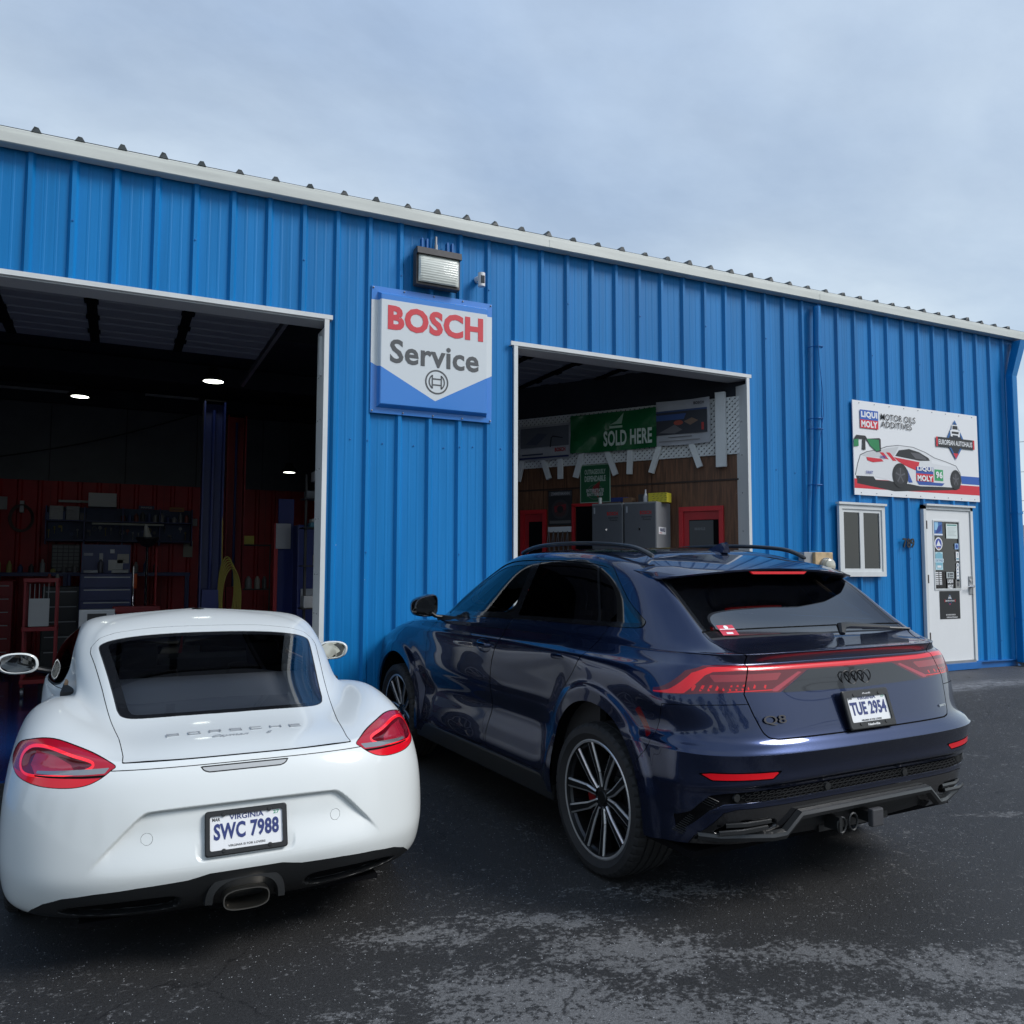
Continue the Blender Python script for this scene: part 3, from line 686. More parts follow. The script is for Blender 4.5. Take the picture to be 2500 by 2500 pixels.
    for rx, rz, y in ((.084,.036,-.92), (.090,.042,-1.085), (.089,.041,-1.098), (.085,.037,-1.098), (.082,.034,-1.09), (.078,.030,-.95)):
        for k in range(nn):
            a = 2*math.pi*k/nn; c, s_ = math.cos(a), math.sin(a); q = (abs(c)**3+abs(s_)**3)**(-1/3); pts.append((rx*q*c, y, .284+rz*q*s_))
    fs = [(r_*nn+k, r_*nn+(k+1) % nn, (r_+1)*nn+(k+1) % nn, (r_+1)*nn+k) for r_ in range(5) for k in range(nn)]
    tp.add(pts, fs).build('exhaust_pipe', m_steel, car, True, ang=60)
    MB().box(-.077, .077, -.97, -.96, .256, .312).build('pipe_bore', m_dark, car)
    # lettering on the hatch
    hs = lambda: None
    def on_hatch(x, y):
        i = np.argmin((S.V[:, 0]-abs(x))**2+(S.V[:, 1]-y)**2+(S.V[:, 2] < .8)*9); return Vector((x, y, S.V[i, 2])), S.N[i]
    word = 'PORSCHE'
    glyph = {'P': [(0,0,0,1),(0,1,1,1),(1,1,1,.35),(0,.35,1,.35)], 'O': [(0,0,1,0),(1,0,1,1),(1,1,0,1),(0,1,0,0)], 'R': [(0,0,0,1),(0,1,1,1),(1,1,1,.45),(0,.45,1,.45),(.95,0,.95,.45)],
             'S': [(1,1,0,1),(0,1,0,.5),(0,.5,1,.5),(1,.5,1,0),(1,0,0,0)], 'C': [(1,1,0,1),(0,1,0,0),(0,0,1,0)], 'H': [(0,0,0,1),(1,0,1,1),(0,.5,1,.5)], 'E': [(0,0,0,1),(0,1,1,1),(0,.5,.95,.5),(0,0,1,0)]}
    for i, ch in enumerate(word):
        x = -.265+.53*i/6; y = -.655; P, Nn = on_hatch(x, y); P2, _ = on_hatch(x, y+.05); sl = math.atan2(P2.z-P.z, .05)
        Mx = T(P+Vector((0, 0, .0015))) @ Rx(sl)
        fl_ = MB()
        for (a, b, c, d) in glyph[ch]:
            p = Vector(((a-.5)*.046, (b-.5)*.034, 0)); q = Vector(((c-.5)*.046, (d-.5)*.034, 0)); dd = (q-p).normalized()*.0024; nrm = Vector((-dd.y, dd.x, 0))
            vs = [Mx @ v for v in (p-dd-nrm, q+dd-nrm, q+dd+nrm, p-dd+nrm)]; vt = [v+Vector((0, 0, .003)) for v in vs]
            fl_.add(vs+vt, [(3,2,1,0),(4,5,6,7),(0,1,5,4),(1,2,6,5),(2,3,7,6),(3,0,4,7)])
        fl_.build('maker_letter', m_letter, car)
    P, Nn = on_hatch(.0, -.735); P2, _ = on_hatch(0, -.69); sl = math.atan2(P2.z-P.z, .045)
    text_mesh('model_lettering', 'Cayman', .034, .155, m_letter, T(P+Vector((-.03, 0, .003))) @ Rx(sl-R(90)), .002, car, .004, .45)
    text_mesh('model_lettering', 'S', .030, .03, m_letter, T(P+Vector((.135, 0, .003))) @ Rx(sl-R(90)), .002, car, .004, .45)
    # plate
    plate(car, T(Vector((0, -1.052, .541))) @ Rx(R(-17)), 'SWC 7988', None)
    # roof aerial pad
    MB().box(-.035, .035, .925, .985, 1.284, 1.300, bev=.008).build('roof_aerial', m_white, car, True)
    # mirrors
    for sx in (-1, 1):
        sh_ = MB(); n = 28; pts = []
        prof = [(.30, 2.12, .75), (.75, 2.11, 1.0), (1.0, 2.06, 1.0), (1.02, 2.025, 1.0), (.90, 2.018, 1), (.86, 2.035, 1)]
        for s_, y, q in prof:
            for k in range(n):
                a = 2*math.pi*k/n; c, d = math.cos(a), math.sin(a); kk = (abs(c)**2.5+abs(d)**2.5)**(-1/2.5)
                pts.append((sx*(1.095+.122*s_*kk*c+(.012*s_*d)), y-.02*c, .938+.072*s_*kk*d))
        fs = [(r_*n+k, r_*n+(k+1) % n, (r_+1)*n+(k+1) % n, (r_+1)*n+k) for r_ in range(5) for k in range(n)]+[tuple(range(n))]
        mi = sh_.add(pts, fs).build('mirror', m_white, car, True, ang=60)
        g = MB(); g.add([(p[0], p[1]+.002, p[2]) for p in pts[-n:]], [tuple(range(n))]); g.build('mirror_glass', m_mirror if sx > 0 else m_mirrord, mi)  # left glass coloured darker in place of a reflection of the dark garage
        MB().tube([(sx*.84, 2.10, .86), (sx*.92, 2.09, .875), (sx*1.01, 2.08, .90)], [.04, .034, .036], 10, flat=.6).build('mirror_arm', m_plastic, mi, True)
    # door handle
    for sx in (-1, 1): MB().tube([(sx*.868, .86, .755), (sx*.905, .90, .76), (sx*.905, 1.0, .762), (sx*.868, 1.04, .758)], .012, 8).build('door_handle', m_white, car, True)
    # wheels
    def spokes(arm, Rm):
        for k in range(10):
            a = 2*math.pi*k/10+.2; arm([(.05*math.cos(a), .05*math.sin(a)), (Rm*.5*math.cos(a+.03), Rm*.5*math.sin(a+.03)), (Rm*math.cos(a), Rm*math.sin(a))], .03, .022, 1)
    for sx in (-1, 1):
        tyre_and_rim(car, sx, .345, .245, .262, (sx*.785, 0, .345), spokes)
        tyre_and_rim(car, sx, .335, .245, .235, (sx*.77, 2.475, .335), spokes, detail=False)
    # wheel wells and floor
    wl = MB()
    for cy, r in ((0, .385), (2.475, .375)):
        for sx in (-1, 1):
            pts = []; n = 24
            for k in range(n+1):
                a = R(-15+210*k/n)
                for x, rr in ((.86, r-.006), (.83, r+.008), (.55, r+.01)): pts.append((sx*x, cy+rr*math.cos(a), .345+rr*math.sin(a)))
            wl.add(pts, [(3*i+j, 3*i+j+1, 3*i+4+j, 3*i+3+j) for i in range(n) for j in range(2)])
            wl.box(sx*.54, sx*.55, cy-.4, cy+.4, .15, .75)
    wl.box(-.60, .60, -.90, 3.2, .20, .22); wl.box(-.80, .80, .4, 2.05, .15, .17); wl.build('underbody', m_dark, car)
    # cabin
    cb = MB(); cb.box(-.74, .74, .2, 2.4, .35, .40); cb.box(-.76, -.70, .5, 2.3, .4, .93); cb.box(.70, .76, .5, 2.3, .4, .93); cb.box(-.62, .62, 2.05, 2.45, .6, .93, bev=.05); cb.box(-.12, .12, 1.0, 2.1, .4, .66)
    cb.tube([(-.60, .66, .96), (-.60, .72, 1.10), (-.45, .78, 1.19), (0, .82, 1.225), (.45, .78, 1.19), (.60, .72, 1.10), (.60, .66, .96)], .022, 8)
    cb.build('cabin_trim', m_cabin, car, True)
    sf = MB(); sf.add([(-.50,-.42,.845),(.50,-.42,.845),(.55,.30,.875),(-.55,.30,.875),(-.60,.72,.955),(.60,.72,.955),(.60,.74,.60),(-.60,.74,.60)], [(0,1,2,3),(3,2,5,4),(4,5,6,7)]); sf.build('parcel_shelf', m_shelf, car, True)
    dp = MB(); dp.box(-.755, -.735, .8, 2.1, .60, .955, bev=.008); dp.box(.735, .755, .8, 2.1, .60, .955, bev=.008); dp.build('door_lining', m_tan, car)
    for sx in (-1, 1):
        st = bpy.data.objects.new('seat', None); COL.objects.link(st); st.parent = car
        q = MB(); q.box(sx*.36-.22, sx*.36+.22, 1.0, 1.5, .42, .56, bev=.05); q.build('seat_cushion', m_tan, st, True)
        q = MB(); q.box(-.22, .22, -.06, .06, 0, .52, bev=.055, mat=T(Vector((sx*.36, 1.0, .5))) @ Rx(R(14))); q.build('seat_back', m_cabin, st, True)
        q = MB(); q.box(-.10, .10, -.05, .05, .50, .66, bev=.04, mat=T(Vector((sx*.36, 1.0, .5))) @ Rx(R(12))); q.build('headrest', m_cabin, st, True)
    q = MB(); q.tube([(-.36+.17*math.cos(R(a)), 1.72-.06*math.sin(R(a)), .86+.17*math.sin(R(a))) for a in range(0, 360, 15)], .014, 6, closed=True); q.build('steering_wheel', m_cabin, car, True)
    return car
# ------------------------------------------------------------------ dark blue SUV
def build_suv():
    car = thing('parked_car', 'dark navy blue sport utility car parked right of the white coupe, rear three-quarter view', 'car', (4.0032, -3.4442, 0), 0.0381)
    G = [
     [(0,-0.86,0.36),(0.3,-0.86,0.36),(0.58,-0.85,0.37),(0.78,-0.818,0.37),(0.9,-0.744,0.37),(0.96,-0.646,0.36),(0.965,-0.48,0.34),(0.965,-0.25,0.32),(0.96,0,0.32),(0.955,0.25,0.32),(0.95,0.5,0.32),(0.945,1,0.32),(0.945,1.6,0.32),(0.95,2.3,0.32),(0.955,2.65,0.32),(0.96,3,0.32),(0.95,3.35,0.32),(0.86,3.66,0.3),(0.58,3.84,0.28),(0.3,3.9,0.28),(0,3.92,0.28)],
     [(0,-0.895,0.44),(0.3,-0.895,0.44),(0.58,-0.89,0.44),(0.78,-0.858,0.44),(0.91,-0.774,0.43),(0.975,-0.666,0.42),(0.98,-0.48,0.41),(0.98,-0.25,0.4),(0.975,0,0.4),(0.97,0.25,0.4),(0.96,0.5,0.4),(0.955,1,0.4),(0.955,1.6,0.4),(0.96,2.3,0.4),(0.965,2.65,0.4),(0.975,3,0.4),(0.96,3.35,0.4),(0.87,3.68,0.38),(0.6,3.88,0.38),(0.3,3.94,0.38),(0,3.96,0.38)],
     [(0,-0.905,0.54),(0.3,-0.905,0.54),(0.58,-0.9,0.54),(0.79,-0.87,0.53),(0.93,-0.79,0.51),(0.99,-0.675,0.5),(0.99,-0.48,0.49),(0.985,-0.25,0.48),(0.98,0,0.48),(0.972,0.25,0.48),(0.955,0.5,0.48),(0.95,1,0.48),(0.95,1.6,0.48),(0.955,2.3,0.48),(0.965,2.65,0.48),(0.98,3,0.48),(0.965,3.35,0.48),(0.88,3.69,0.48),(0.6,3.9,0.48),(0.3,3.96,0.48),(0,3.98,0.48)],
     [(0,-0.91,0.56),(0.3,-0.91,0.56),(0.58,-0.905,0.562),(0.8,-0.873,0.555),(0.94,-0.799,0.54),(1,-0.6835,0.53),(0.995,-0.48,0.52),(0.987,-0.25,0.52),(0.98,0,0.52),(0.972,0.25,0.52),(0.95,0.5,0.52),(0.945,1,0.52),(0.945,1.6,0.52),(0.95,2.3,0.52),(0.962,2.65,0.52),(0.98,3,0.52),(0.965,3.35,0.52),(0.88,3.7,0.52),(0.6,3.9,0.52),(0.3,3.96,0.52),(0,3.98,0.52)],
     [(0,-0.915,0.62),(0.3,-0.915,0.62),(0.58,-0.91,0.62),(0.8,-0.878,0.615),(0.945,-0.804,0.61),(1.008,-0.6835,0.6),(1,-0.48,0.6),(0.99,-0.25,0.6),(0.982,0,0.6),(0.972,0.25,0.6),(0.945,0.5,0.6),(0.94,1,0.6),(0.94,1.6,0.6),(0.945,2.3,0.6),(0.962,2.65,0.6),(0.98,3,0.6),(0.968,3.35,0.6),(0.885,3.7,0.6),(0.6,3.9,0.6),(0.3,3.96,0.6),(0,3.98,0.6)],
     [(0,-0.945,0.648),(0.3,-0.945,0.648),(0.58,-0.94,0.648),(0.8,-0.903,0.645),(0.95,-0.824,0.645),(1.014,-0.691,0.64),(1.004,-0.48,0.64),(0.99,-0.25,0.64),(0.984,0,0.64),(0.972,0.25,0.64),(0.942,0.5,0.64),(0.938,1,0.64),(0.938,1.6,0.64),(0.945,2.3,0.64),(0.962,2.65,0.64),(0.98,3,0.64),(0.968,3.35,0.64),(0.885,3.7,0.64),(0.6,3.9,0.64),(0.3,3.96,0.64),(0,3.98,0.64)],
     [(0,-.955,.70),(.3,-.955,.70),(.58,-.945,.70),(.80,-.91,.70),(.95,-.825,.70),(1.016,-.69,.70),(1.006,-.48,.70),(.99,-.25,.70),(.985,0,.70),(.972,.25,.70),(.940,.5,.70),(.935,1.0,.70),(.935,1.6,.70),(.942,2.3,.70),(.962,2.65,.70),(.98,3.0,.70),(.968,3.35,.70),(.885,3.7,.70),(.6,3.9,.70),(.3,3.96,.70),(0,3.98,.70)],
     [(0,-0.9894,0.7688),(0.3,-0.9868,0.7688),(0.58,-0.9751,0.7705),(0.8,-0.9315,0.7722),(0.95,-0.8379,0.774),(1.0177,-0.6986,0.7757),(1.0094,-0.48,0.7688),(0.99,-0.25,0.7688),(0.985,0,0.7688),(0.9703,0.25,0.7688),(0.9417,0.5,0.7688),(0.9359,1,0.7688),(0.9359,1.6,0.7688),(0.942,2.3,0.7688),(0.962,2.65,0.7688),(0.98,3,0.7688),(0.9654,3.35,0.7688),(0.8807,3.7,0.7688),(0.6,3.8828,0.7688),(0.3,3.9428,0.7688),(0,3.9628,0.7688)],
     [(0,-0.995,0.78),(0.3,-0.992,0.78),(0.58,-0.98,0.782),(0.8,-0.935,0.784),(0.95,-0.84,0.786),(1.018,-0.7,0.788),(1.01,-0.48,0.78),(0.99,-0.25,0.78),(0.985,0,0.78),(0.97,0.25,0.78),(0.942,0.5,0.78),(0.936,1,0.78),(0.936,1.6,0.78),(0.942,2.3,0.78),(0.962,2.65,0.78),(0.98,3,0.78),(0.965,3.35,0.78),(0.88,3.7,0.78),(0.6,3.88,0.78),(0.3,3.94,0.78),(0,3.96,0.78)],
     [(0,-0.9881,0.7884),(0.3,-0.9854,0.7884),(0.58,-0.9725,0.7904),(0.8,-0.926,0.7924),(0.947,-0.8325,0.7947),(1.0156,-0.694,0.7961),(1.0088,-0.477,0.789),(0.9894,-0.25,0.789),(0.985,0,0.789),(0.97,0.25,0.789),(0.9423,0.5,0.789),(0.9366,1,0.789),(0.9366,1.6,0.789),(0.9423,2.3,0.789),(0.962,2.65,0.789),(0.9794,3,0.789),(0.965,3.35,0.789),(0.88,3.694,0.789),(0.6,3.877,0.789),(0.3,3.937,0.789),(0,3.957,0.789)],
     [(0,-.972,.808),(.3,-.970,.808),(.58,-.955,.810),(.80,-.905,.812),(.94,-.815,.815),(1.010,-.68,.815),(1.006,-.47,.81),(.988,-.25,.81),(.985,0,.81),(.970,.25,.81),(.943,.5,.81),(.938,1.0,.81),(.938,1.6,.81),(.943,2.3,.81),(.962,2.65,.81),(.978,3.0,.81),(.965,3.35,.81),(.88,3.68,.81),(.6,3.87,.81),(.3,3.93,.81),(0,3.95,.81)],
     [(0,-.948,.845),(.3,-.946,.845),(.58,-.93,.845),(.785,-.875,.846),(.915,-.785,.85),(.985,-.655,.85),(.995,-.46,.85),(.988,-.25,.85),(.986,0,.85),(.970,.25,.85),(.948,.5,.85),(.945,1.0,.85),(.945,1.6,.85),(.948,2.3,.85),(.962,2.65,.85),(.975,3.0,.85),(.96,3.35,.85),(.875,3.67,.85),(.6,3.86,.85),(.3,3.92,.85),(0,3.94,.85)],
     [(0,-.915,.93),(.3,-.913,.93),(.58,-.90,.93),(.79,-.85,.93),(.925,-.765,.93),(.998,-.635,.93),(1.003,-.44,.93),(.994,-.22,.93),(.988,0.02,.93),(.975,.26,.93),(.955,.5,.93),(.950,1.0,.93),(.950,1.6,.93),(.952,2.3,.93),(.962,2.65,.93),(.972,3.0,.93),(.955,3.33,.93),(.87,3.65,.92),(.6,3.84,.92),(.3,3.90,.92),(0,3.92,.92)],
     [(0,-.885,1.015),(.3,-.883,1.015),(.58,-.872,1.015),(.79,-.83,1.012),(.935,-.75,1.008),(1.020,-.625,1.005),(1.018,-.43,1.01),(1.004,-.2,1.02),(.995,.03,1.02),(.98,.27,1.02),(.965,.5,1.01),(.955,1.0,1.0),(.953,1.6,1.0),(.954,2.3,1.0),(.962,2.65,1.0),(.968,3.0,1.0),(.945,3.3,.99),(.86,3.60,.97),(.6,3.78,.97),(.3,3.84,.97),(0,3.86,.97)],
     [(0,-.855,1.10),(.3,-.853,1.10),(.58,-.845,1.10),(.78,-.81,1.10),(.915,-.735,1.095),(.99,-.615,1.09),(1.005,-.42,1.10),(1.0,-.19,1.11),(.995,.04,1.11),(.983,.28,1.11),(.967,.5,1.10),(.955,1.0,1.08),(.953,1.6,1.07),(.952,2.3,1.07),(.956,2.65,1.07),(.955,3.0,1.06),(.925,3.27,1.04),(.83,3.52,1.02),(.58,3.68,1.01),(.3,3.74,1.01),(0,3.76,1.01)],
     [(0,-.838,1.150),(.3,-.836,1.150),(.58,-.828,1.150),(.76,-.795,1.152),(.885,-.722,1.152),(.95,-.605,1.15),(.972,-.41,1.15),(.977,-.18,1.155),(.978,.05,1.16),(.970,.29,1.16),(.955,.52,1.15),(.946,1.0,1.14),(.944,1.6,1.13),(.943,2.3,1.12),(.942,2.65,1.12),(.935,2.98,1.10),(.90,3.22,1.08),(.79,3.44,1.06),(.56,3.60,1.05),(.3,3.65,1.05),(0,3.67,1.05)],
     [(0,-0.814,1.165),(0.3,-0.812,1.165),(0.58,-0.806,1.165),(0.75,-0.775,1.167),(0.865,-0.707,1.17),(0.93,-0.6,1.168),(0.955,-0.4,1.168),(0.965,-0.17,1.175),(0.968,0.06,1.18),(0.961,0.29,1.18),(0.948,0.52,1.17),(0.94,1,1.16),(0.938,1.6,1.15),(0.937,2.3,1.14),(0.935,2.65,1.14),(0.92,2.97,1.125),(0.87,3.18,1.1),(0.76,3.36,1.08),(0.54,3.5,1.07),(0.28,3.55,1.07),(0,3.57,1.07)],
     [(0,-0.841,1.203),(0.3,-0.839,1.203),(0.58,-0.827,1.202),(0.735,-0.785,1.2),(0.83,-0.709,1.202),(0.89,-0.59,1.202),(0.925,-0.39,1.202),(0.942,-0.17,1.215),(0.947,0.06,1.217),(0.945,0.29,1.218),(0.938,0.52,1.215),(0.932,1,1.21),(0.93,1.6,1.195),(0.925,2.25,1.18),(0.915,2.62,1.17),(0.89,2.93,1.15),(0.83,3.12,1.13),(0.71,3.24,1.12),(0.5,3.36,1.115),(0.26,3.4,1.115),(0,3.42,1.115)],
     [(0,-0.844,1.213),(0.3,-0.842,1.213),(0.58,-0.83,1.212),(0.735,-0.788,1.21),(0.83,-0.712,1.212),(0.89,-0.59,1.212),(0.925,-0.39,1.212),(0.942,-0.17,1.215),(0.947,0.06,1.217),(0.945,0.29,1.218),(0.938,0.52,1.215),(0.932,1,1.21),(0.93,1.6,1.195),(0.925,2.25,1.18),(0.915,2.62,1.17),(0.89,2.93,1.15),(0.83,3.12,1.13),(0.71,3.24,1.12),(0.5,3.36,1.115),(0.26,3.4,1.115),(0,3.42,1.115)],
     [(0,-0.8234,1.2162),(0.3,-0.8214,1.2162),(0.58,-0.8108,1.2148),(0.7332,-0.7712,1.2135),(0.8265,-0.699,1.2166),(0.8847,-0.5795,1.2201),(0.9191,-0.3865,1.2236),(0.936,-0.17,1.2273),(0.9414,0.0565,1.2292),(0.9405,0.29,1.2299),(0.9345,0.52,1.2273),(0.9285,1,1.2212),(0.9258,1.6,1.2055),(0.9191,2.2325,1.1887),(0.9045,2.599,1.177),(0.869,2.8845,1.1605),(0.7985,3.0605,1.1458),(0.6785,3.156,1.1375),(0.472,3.2515,1.1342),(0.246,3.2845,1.1342),(0,3.301,1.1342)],
     [(0,-.785,1.222),(.3,-.783,1.222),(.58,-.775,1.220),(.73,-.74,1.220),(.82,-.675,1.225),(.875,-.56,1.235),(.908,-.38,1.245),(.925,-.17,1.25),(.931,.05,1.252),(.932,.29,1.252),(.928,.52,1.25),(.922,1.0,1.242),(.918,1.6,1.225),(.908,2.2,1.205),(.885,2.56,1.19),(.83,2.80,1.18),(.74,2.95,1.175),(.62,3.0,1.17),(.42,3.05,1.17),(.22,3.07,1.17),(0,3.08,1.17)],
     [(0,-.575,1.262),(.3,-.577,1.262),(.59,-.60,1.262),(.738,-.64,1.264),(.80,-.59,1.275),(.85,-.48,1.286),(.88,-.34,1.294),(.895,-.16,1.298),(.903,.03,1.300),(.908,.27,1.298),(.908,.52,1.295),(.905,1.0,1.285),(.900,1.6,1.262),(.87,2.13,1.24),(.80,2.42,1.22),(.70,2.58,1.21),(.58,2.67,1.21),(.45,2.73,1.215),(.3,2.77,1.22),(.15,2.79,1.225),(0,2.80,1.225)],
     [(0,-.40,1.40),(.3,-.40,1.40),(.58,-.42,1.395),(.722,-.455,1.395),(.768,-.40,1.405),(.805,-.30,1.415),(.825,-.18,1.42),(.837,-.03,1.424),(.843,.12,1.427),(.846,.32,1.430),(.848,.55,1.43),(.846,1.0,1.43),(.838,1.5,1.42),(.79,1.95,1.40),(.72,2.17,1.39),(.62,2.29,1.385),(.5,2.37,1.385),(.38,2.42,1.388),(.26,2.46,1.39),(.13,2.48,1.39),(0,2.49,1.39)],
     [(0,-.20,1.56),(.3,-.20,1.558),(.57,-.215,1.552),(.703,-.232,1.552),(.732,-.17,1.562),(.752,-.08,1.572),(.762,.02,1.58),(.768,.12,1.588),(.771,.24,1.596),(.774,.40,1.602),(.776,.6,1.606),(.774,1.0,1.61),(.762,1.4,1.60),(.70,1.70,1.575),(.63,1.86,1.57),(.54,1.96,1.57),(.44,2.02,1.572),(.33,2.07,1.575),(.22,2.10,1.58),(.11,2.11,1.58),(0,2.12,1.58)],
     [(0,.0,1.69),(.3,.0,1.683),(.52,.0,1.668),(.635,.02,1.650),(.672,.07,1.652),(.692,.13,1.658),(.702,.20,1.665),(.708,.28,1.674),(.711,.36,1.682),(.713,.48,1.69),(.714,.65,1.697),(.712,1.0,1.70),(.70,1.3,1.69),(.64,1.50,1.68),(.57,1.62,1.68),(.48,1.70,1.685),(.39,1.75,1.69),(.29,1.78,1.695),(.2,1.80,1.70),(.1,1.81,1.70),(0,1.82,1.70)],
     [(0,.15,1.722),(.3,.15,1.716),(.48,.15,1.702),(.56,.17,1.69),(.60,.20,1.69),(.62,.24,1.693),(.63,.29,1.698),(.636,.34,1.703),(.64,.40,1.708),(.642,.50,1.714),(.643,.65,1.718),(.642,.95,1.72),(.63,1.2,1.715),(.58,1.37,1.71),(.52,1.46,1.71),(.44,1.52,1.712),(.36,1.56,1.715),(.27,1.58,1.72),(.18,1.60,1.72),(.09,1.61,1.722),(0,1.61,1.722)],
     [(0,.30,1.742),(.22,.30,1.738),(.35,.31,1.732),(.40,.33,1.728),(.43,.35,1.727),(.44,.38,1.728),(.45,.41,1.73),(.455,.45,1.731),(.458,.50,1.732),(.46,.56,1.734),(.46,.68,1.736),(.455,.90,1.738),(.44,1.08,1.736),(.41,1.20,1.734),(.37,1.26,1.734),(.31,1.30,1.736),(.26,1.33,1.737),(.2,1.35,1.738),(.13,1.36,1.739),(.06,1.37,1.74),(0,1.37,1.74)],
     [(0,.42,1.748),(0,.45,1.748),(0,.48,1.748),(0,.50,1.748),(0,.52,1.748),(0,.55,1.748),(0,.58,1.748),(0,.61,1.748),(0,.64,1.748),(0,.68,1.748),(0,.74,1.748),(0,.85,1.748),(0,.93,1.748),(0,.98,1.748),(0,1.01,1.748),(0,1.04,1.748),(0,1.07,1.748),(0,1.1,1.748),(0,1.12,1.748),(0,1.14,1.748),(0,1.16,1.748)],
    ]
    S = Surf(spline_grid(G, 8, 12))
    ax_s, ax_r, ax_t = (1, 2), (0, 2), (0, 1)
    rear = lambda y0: (lambda V: V[:, 1]-y0)
    side = lambda V: .6-V[:, 0]
    # flared arches: raised band with its own step, plus concave door bottoms
    def flare(V):
        o = np.zeros_like(V)
        for cy, cz in ((-.01, .46), (2.985, .455)):
            r = np.hypot(V[:, 1]-cy, V[:, 2]-cz); k = 1/(1+np.exp((r-.535)/.008)); k2 = 1/(1+np.exp((r-.60)/.03))
            o[:, 0] += (.016*k+.012*k2)*(V[:, 0] > .75)*(V[:, 2] < 1.15)
        mid = np.clip((V[:, 1]-.35)/.35, 0, 1)*np.clip((2.65-V[:, 1])/.35, 0, 1)
        o[:, 0] -= .030*mid*np.exp(-((V[:, 2]-.66)/.10)**2)*(V[:, 0] > .6)
        zc = 1.150-.02*np.clip((V[:, 1]-.5)/2, 0, 1); win = np.clip((V[:, 1]+.62)/.25, 0, 1)*np.clip((3.3-V[:, 1])/.4, 0, 1); amp = .020-.010*np.clip((V[:, 1]-.5)/.5, 0, 1)*np.clip((2.2-V[:, 1])/.4, 0, 1)
        o[:, 0] += amp*win*np.clip((V[:, 2]-.95)/.19, 0, 1)**1.5/(1+np.exp((V[:, 2]-zc)/.006))*(V[:, 0] > .75)
        return o
    S.move(flare)
    for cy, r in ((-.01, .445), (2.985, .44)):
        S.split(lambda V: np.maximum(np.hypot(V[:, 1]-cy, V[:, 2]-.46)-r, 0.5-V[:, 0]), ['body'], 'hole')
        S.split(lambda V: np.maximum(np.maximum(np.abs(V[:, 1]-cy)-r*.98, V[:, 2]-.46), 0.5-V[:, 0]), ['body'], 'hole')
    # tailgate with everything on it
    gate = np.array([(-.3,1.30),(.735,1.30),(.735,1.262),(.700,1.225),(.668,1.200),(.668,1.16),(.722,1.035),(.695,.94),(.668,.868),(.645,.845),(.60,.838),(-.3,.834)])
    S.panel(region(gate, ax_r, rear(-.25)), ['body'], 'gate', .0032)
    bar = np.array([(-.3,1.153),(.55,1.158),(.73,1.164),(.86,1.162),(.93,1.138),(1.015,1.055),(1.05,1.028),(.90,1.042),(.72,1.044),(.520,1.034),(.31,1.126),(-.3,1.122)])
    fb = region(bar, ax_r, rear(-.56))
    S.split(fb, ['gate'], 'gbar'); S.split(fb, ['body'], 'lamp')
    def zone(pts, frm, nm): S.split(region(np.array(pts), ax_r, rear(-.56)), frm, nm)
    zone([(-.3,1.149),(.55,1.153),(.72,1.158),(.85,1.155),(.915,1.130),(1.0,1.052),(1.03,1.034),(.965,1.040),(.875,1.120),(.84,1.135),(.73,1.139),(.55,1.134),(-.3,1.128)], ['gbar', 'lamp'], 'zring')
    zone([(.345,1.120),(.375,1.120),(.585,1.042),(.535,1.040)], ['gbar', 'lamp'], 'zv')
    zone([(.48,1.121),(.86,1.123),(.845,1.092),(.52,1.090)], ['gbar', 'lamp'], 'zpale')
    for k in range(13):
        x0 = .555+k*.030; zone([(x0,1.078),(x0+.011,1.078),(x0+.028,1.052),(x0+.017,1.052)], ['gbar', 'lamp'], 'zstripe')
    zone([(.55,1.046),(.93,1.046),(.93,1.050),(.55,1.050)], ['gbar', 'lamp'], 'zstripe')
    zone([(-.3,1.121),(.305,1.126),(.517,1.033),(-.3,1.018)], ['gate'], 'blk')
    # rear glass
    gl = np.array([(-.3,1.266),(.55,1.266),(.715,1.268),(.722,1.30),(.700,1.545),(.69,1.62),(-.3,1.62)])
    S.panel(region(gl, ax_r, lambda V: V[:, 1]-.3), ['body', 'gate'], 'glassr', .004, 'seal')
    S.split(lambda V: region(gl, ax_r)(V)+.035, ['glassr'], 'glassr2')
    # side windows
    dlo = chaikin([(-.31,1.318),(-.24,1.352),(-.117,1.415),(.03,1.526),(.12,1.595),(.18,1.618),(.35,1.640),(.60,1.655),(.95,1.664),(1.30,1.658),(1.52,1.628),(1.72,1.56),(1.95,1.44),(2.14,1.315),(2.20,1.252),(1.9,1.258),(1.0,1.297),(.0,1.314)], 2, .2)
    fd = region(dlo, ax_s, lambda V: .5-V[:, 0])
    S.panel(lambda V: fd(V)-.016, ['body'], 'trim', .001)
    S.split(fd, ['trim'], 'pillar')
    g1 = region(np.array([(1.085,1.2),(1.02,1.70),(3,1.7),(3,1.2)]), ax_s); g2 = region(np.array([(.995,1.2),(.935,1.70),(.335,1.70),(.055,1.29),(.055,1.2)]), ax_s); g3 = region(np.array([(.03,1.2),(.03,1.29),(.31,1.7),(-1,1.7),(-1,1.2)]), ax_s)
    S.split(lambda V: np.maximum(fd(V)+.028, g1(V)), ['pillar'], 'gl1'); S.split(lambda V: np.maximum(fd(V)+.010, g2(V)), ['pillar'], 'gl2'); S.split(lambda V: np.maximum(fd(V)+.010, g3(V)), ['pillar'], 'gl3')
    ws = np.array([(-.3,1.74),(.45,1.68),(.585,1.58),(.70,2.02),(.765,2.38),(.60,2.60),(.3,2.70),(-.3,2.73)])
    S.split(region(ws, ax_t, lambda V: 1.2-V[:, 2]), ['body', 'trim', 'pillar'], 'windscreen')
    roofg = chaikin([(-.3,.20),(.50,.20),(.535,.26),(.54,1.3),(.45,1.58),(-.3,1.66)], 1, .1)
    S.panel(region(roofg, ax_t, lambda V: 1.6-V[:, 2]), ['body'], 'roofglass', .002)
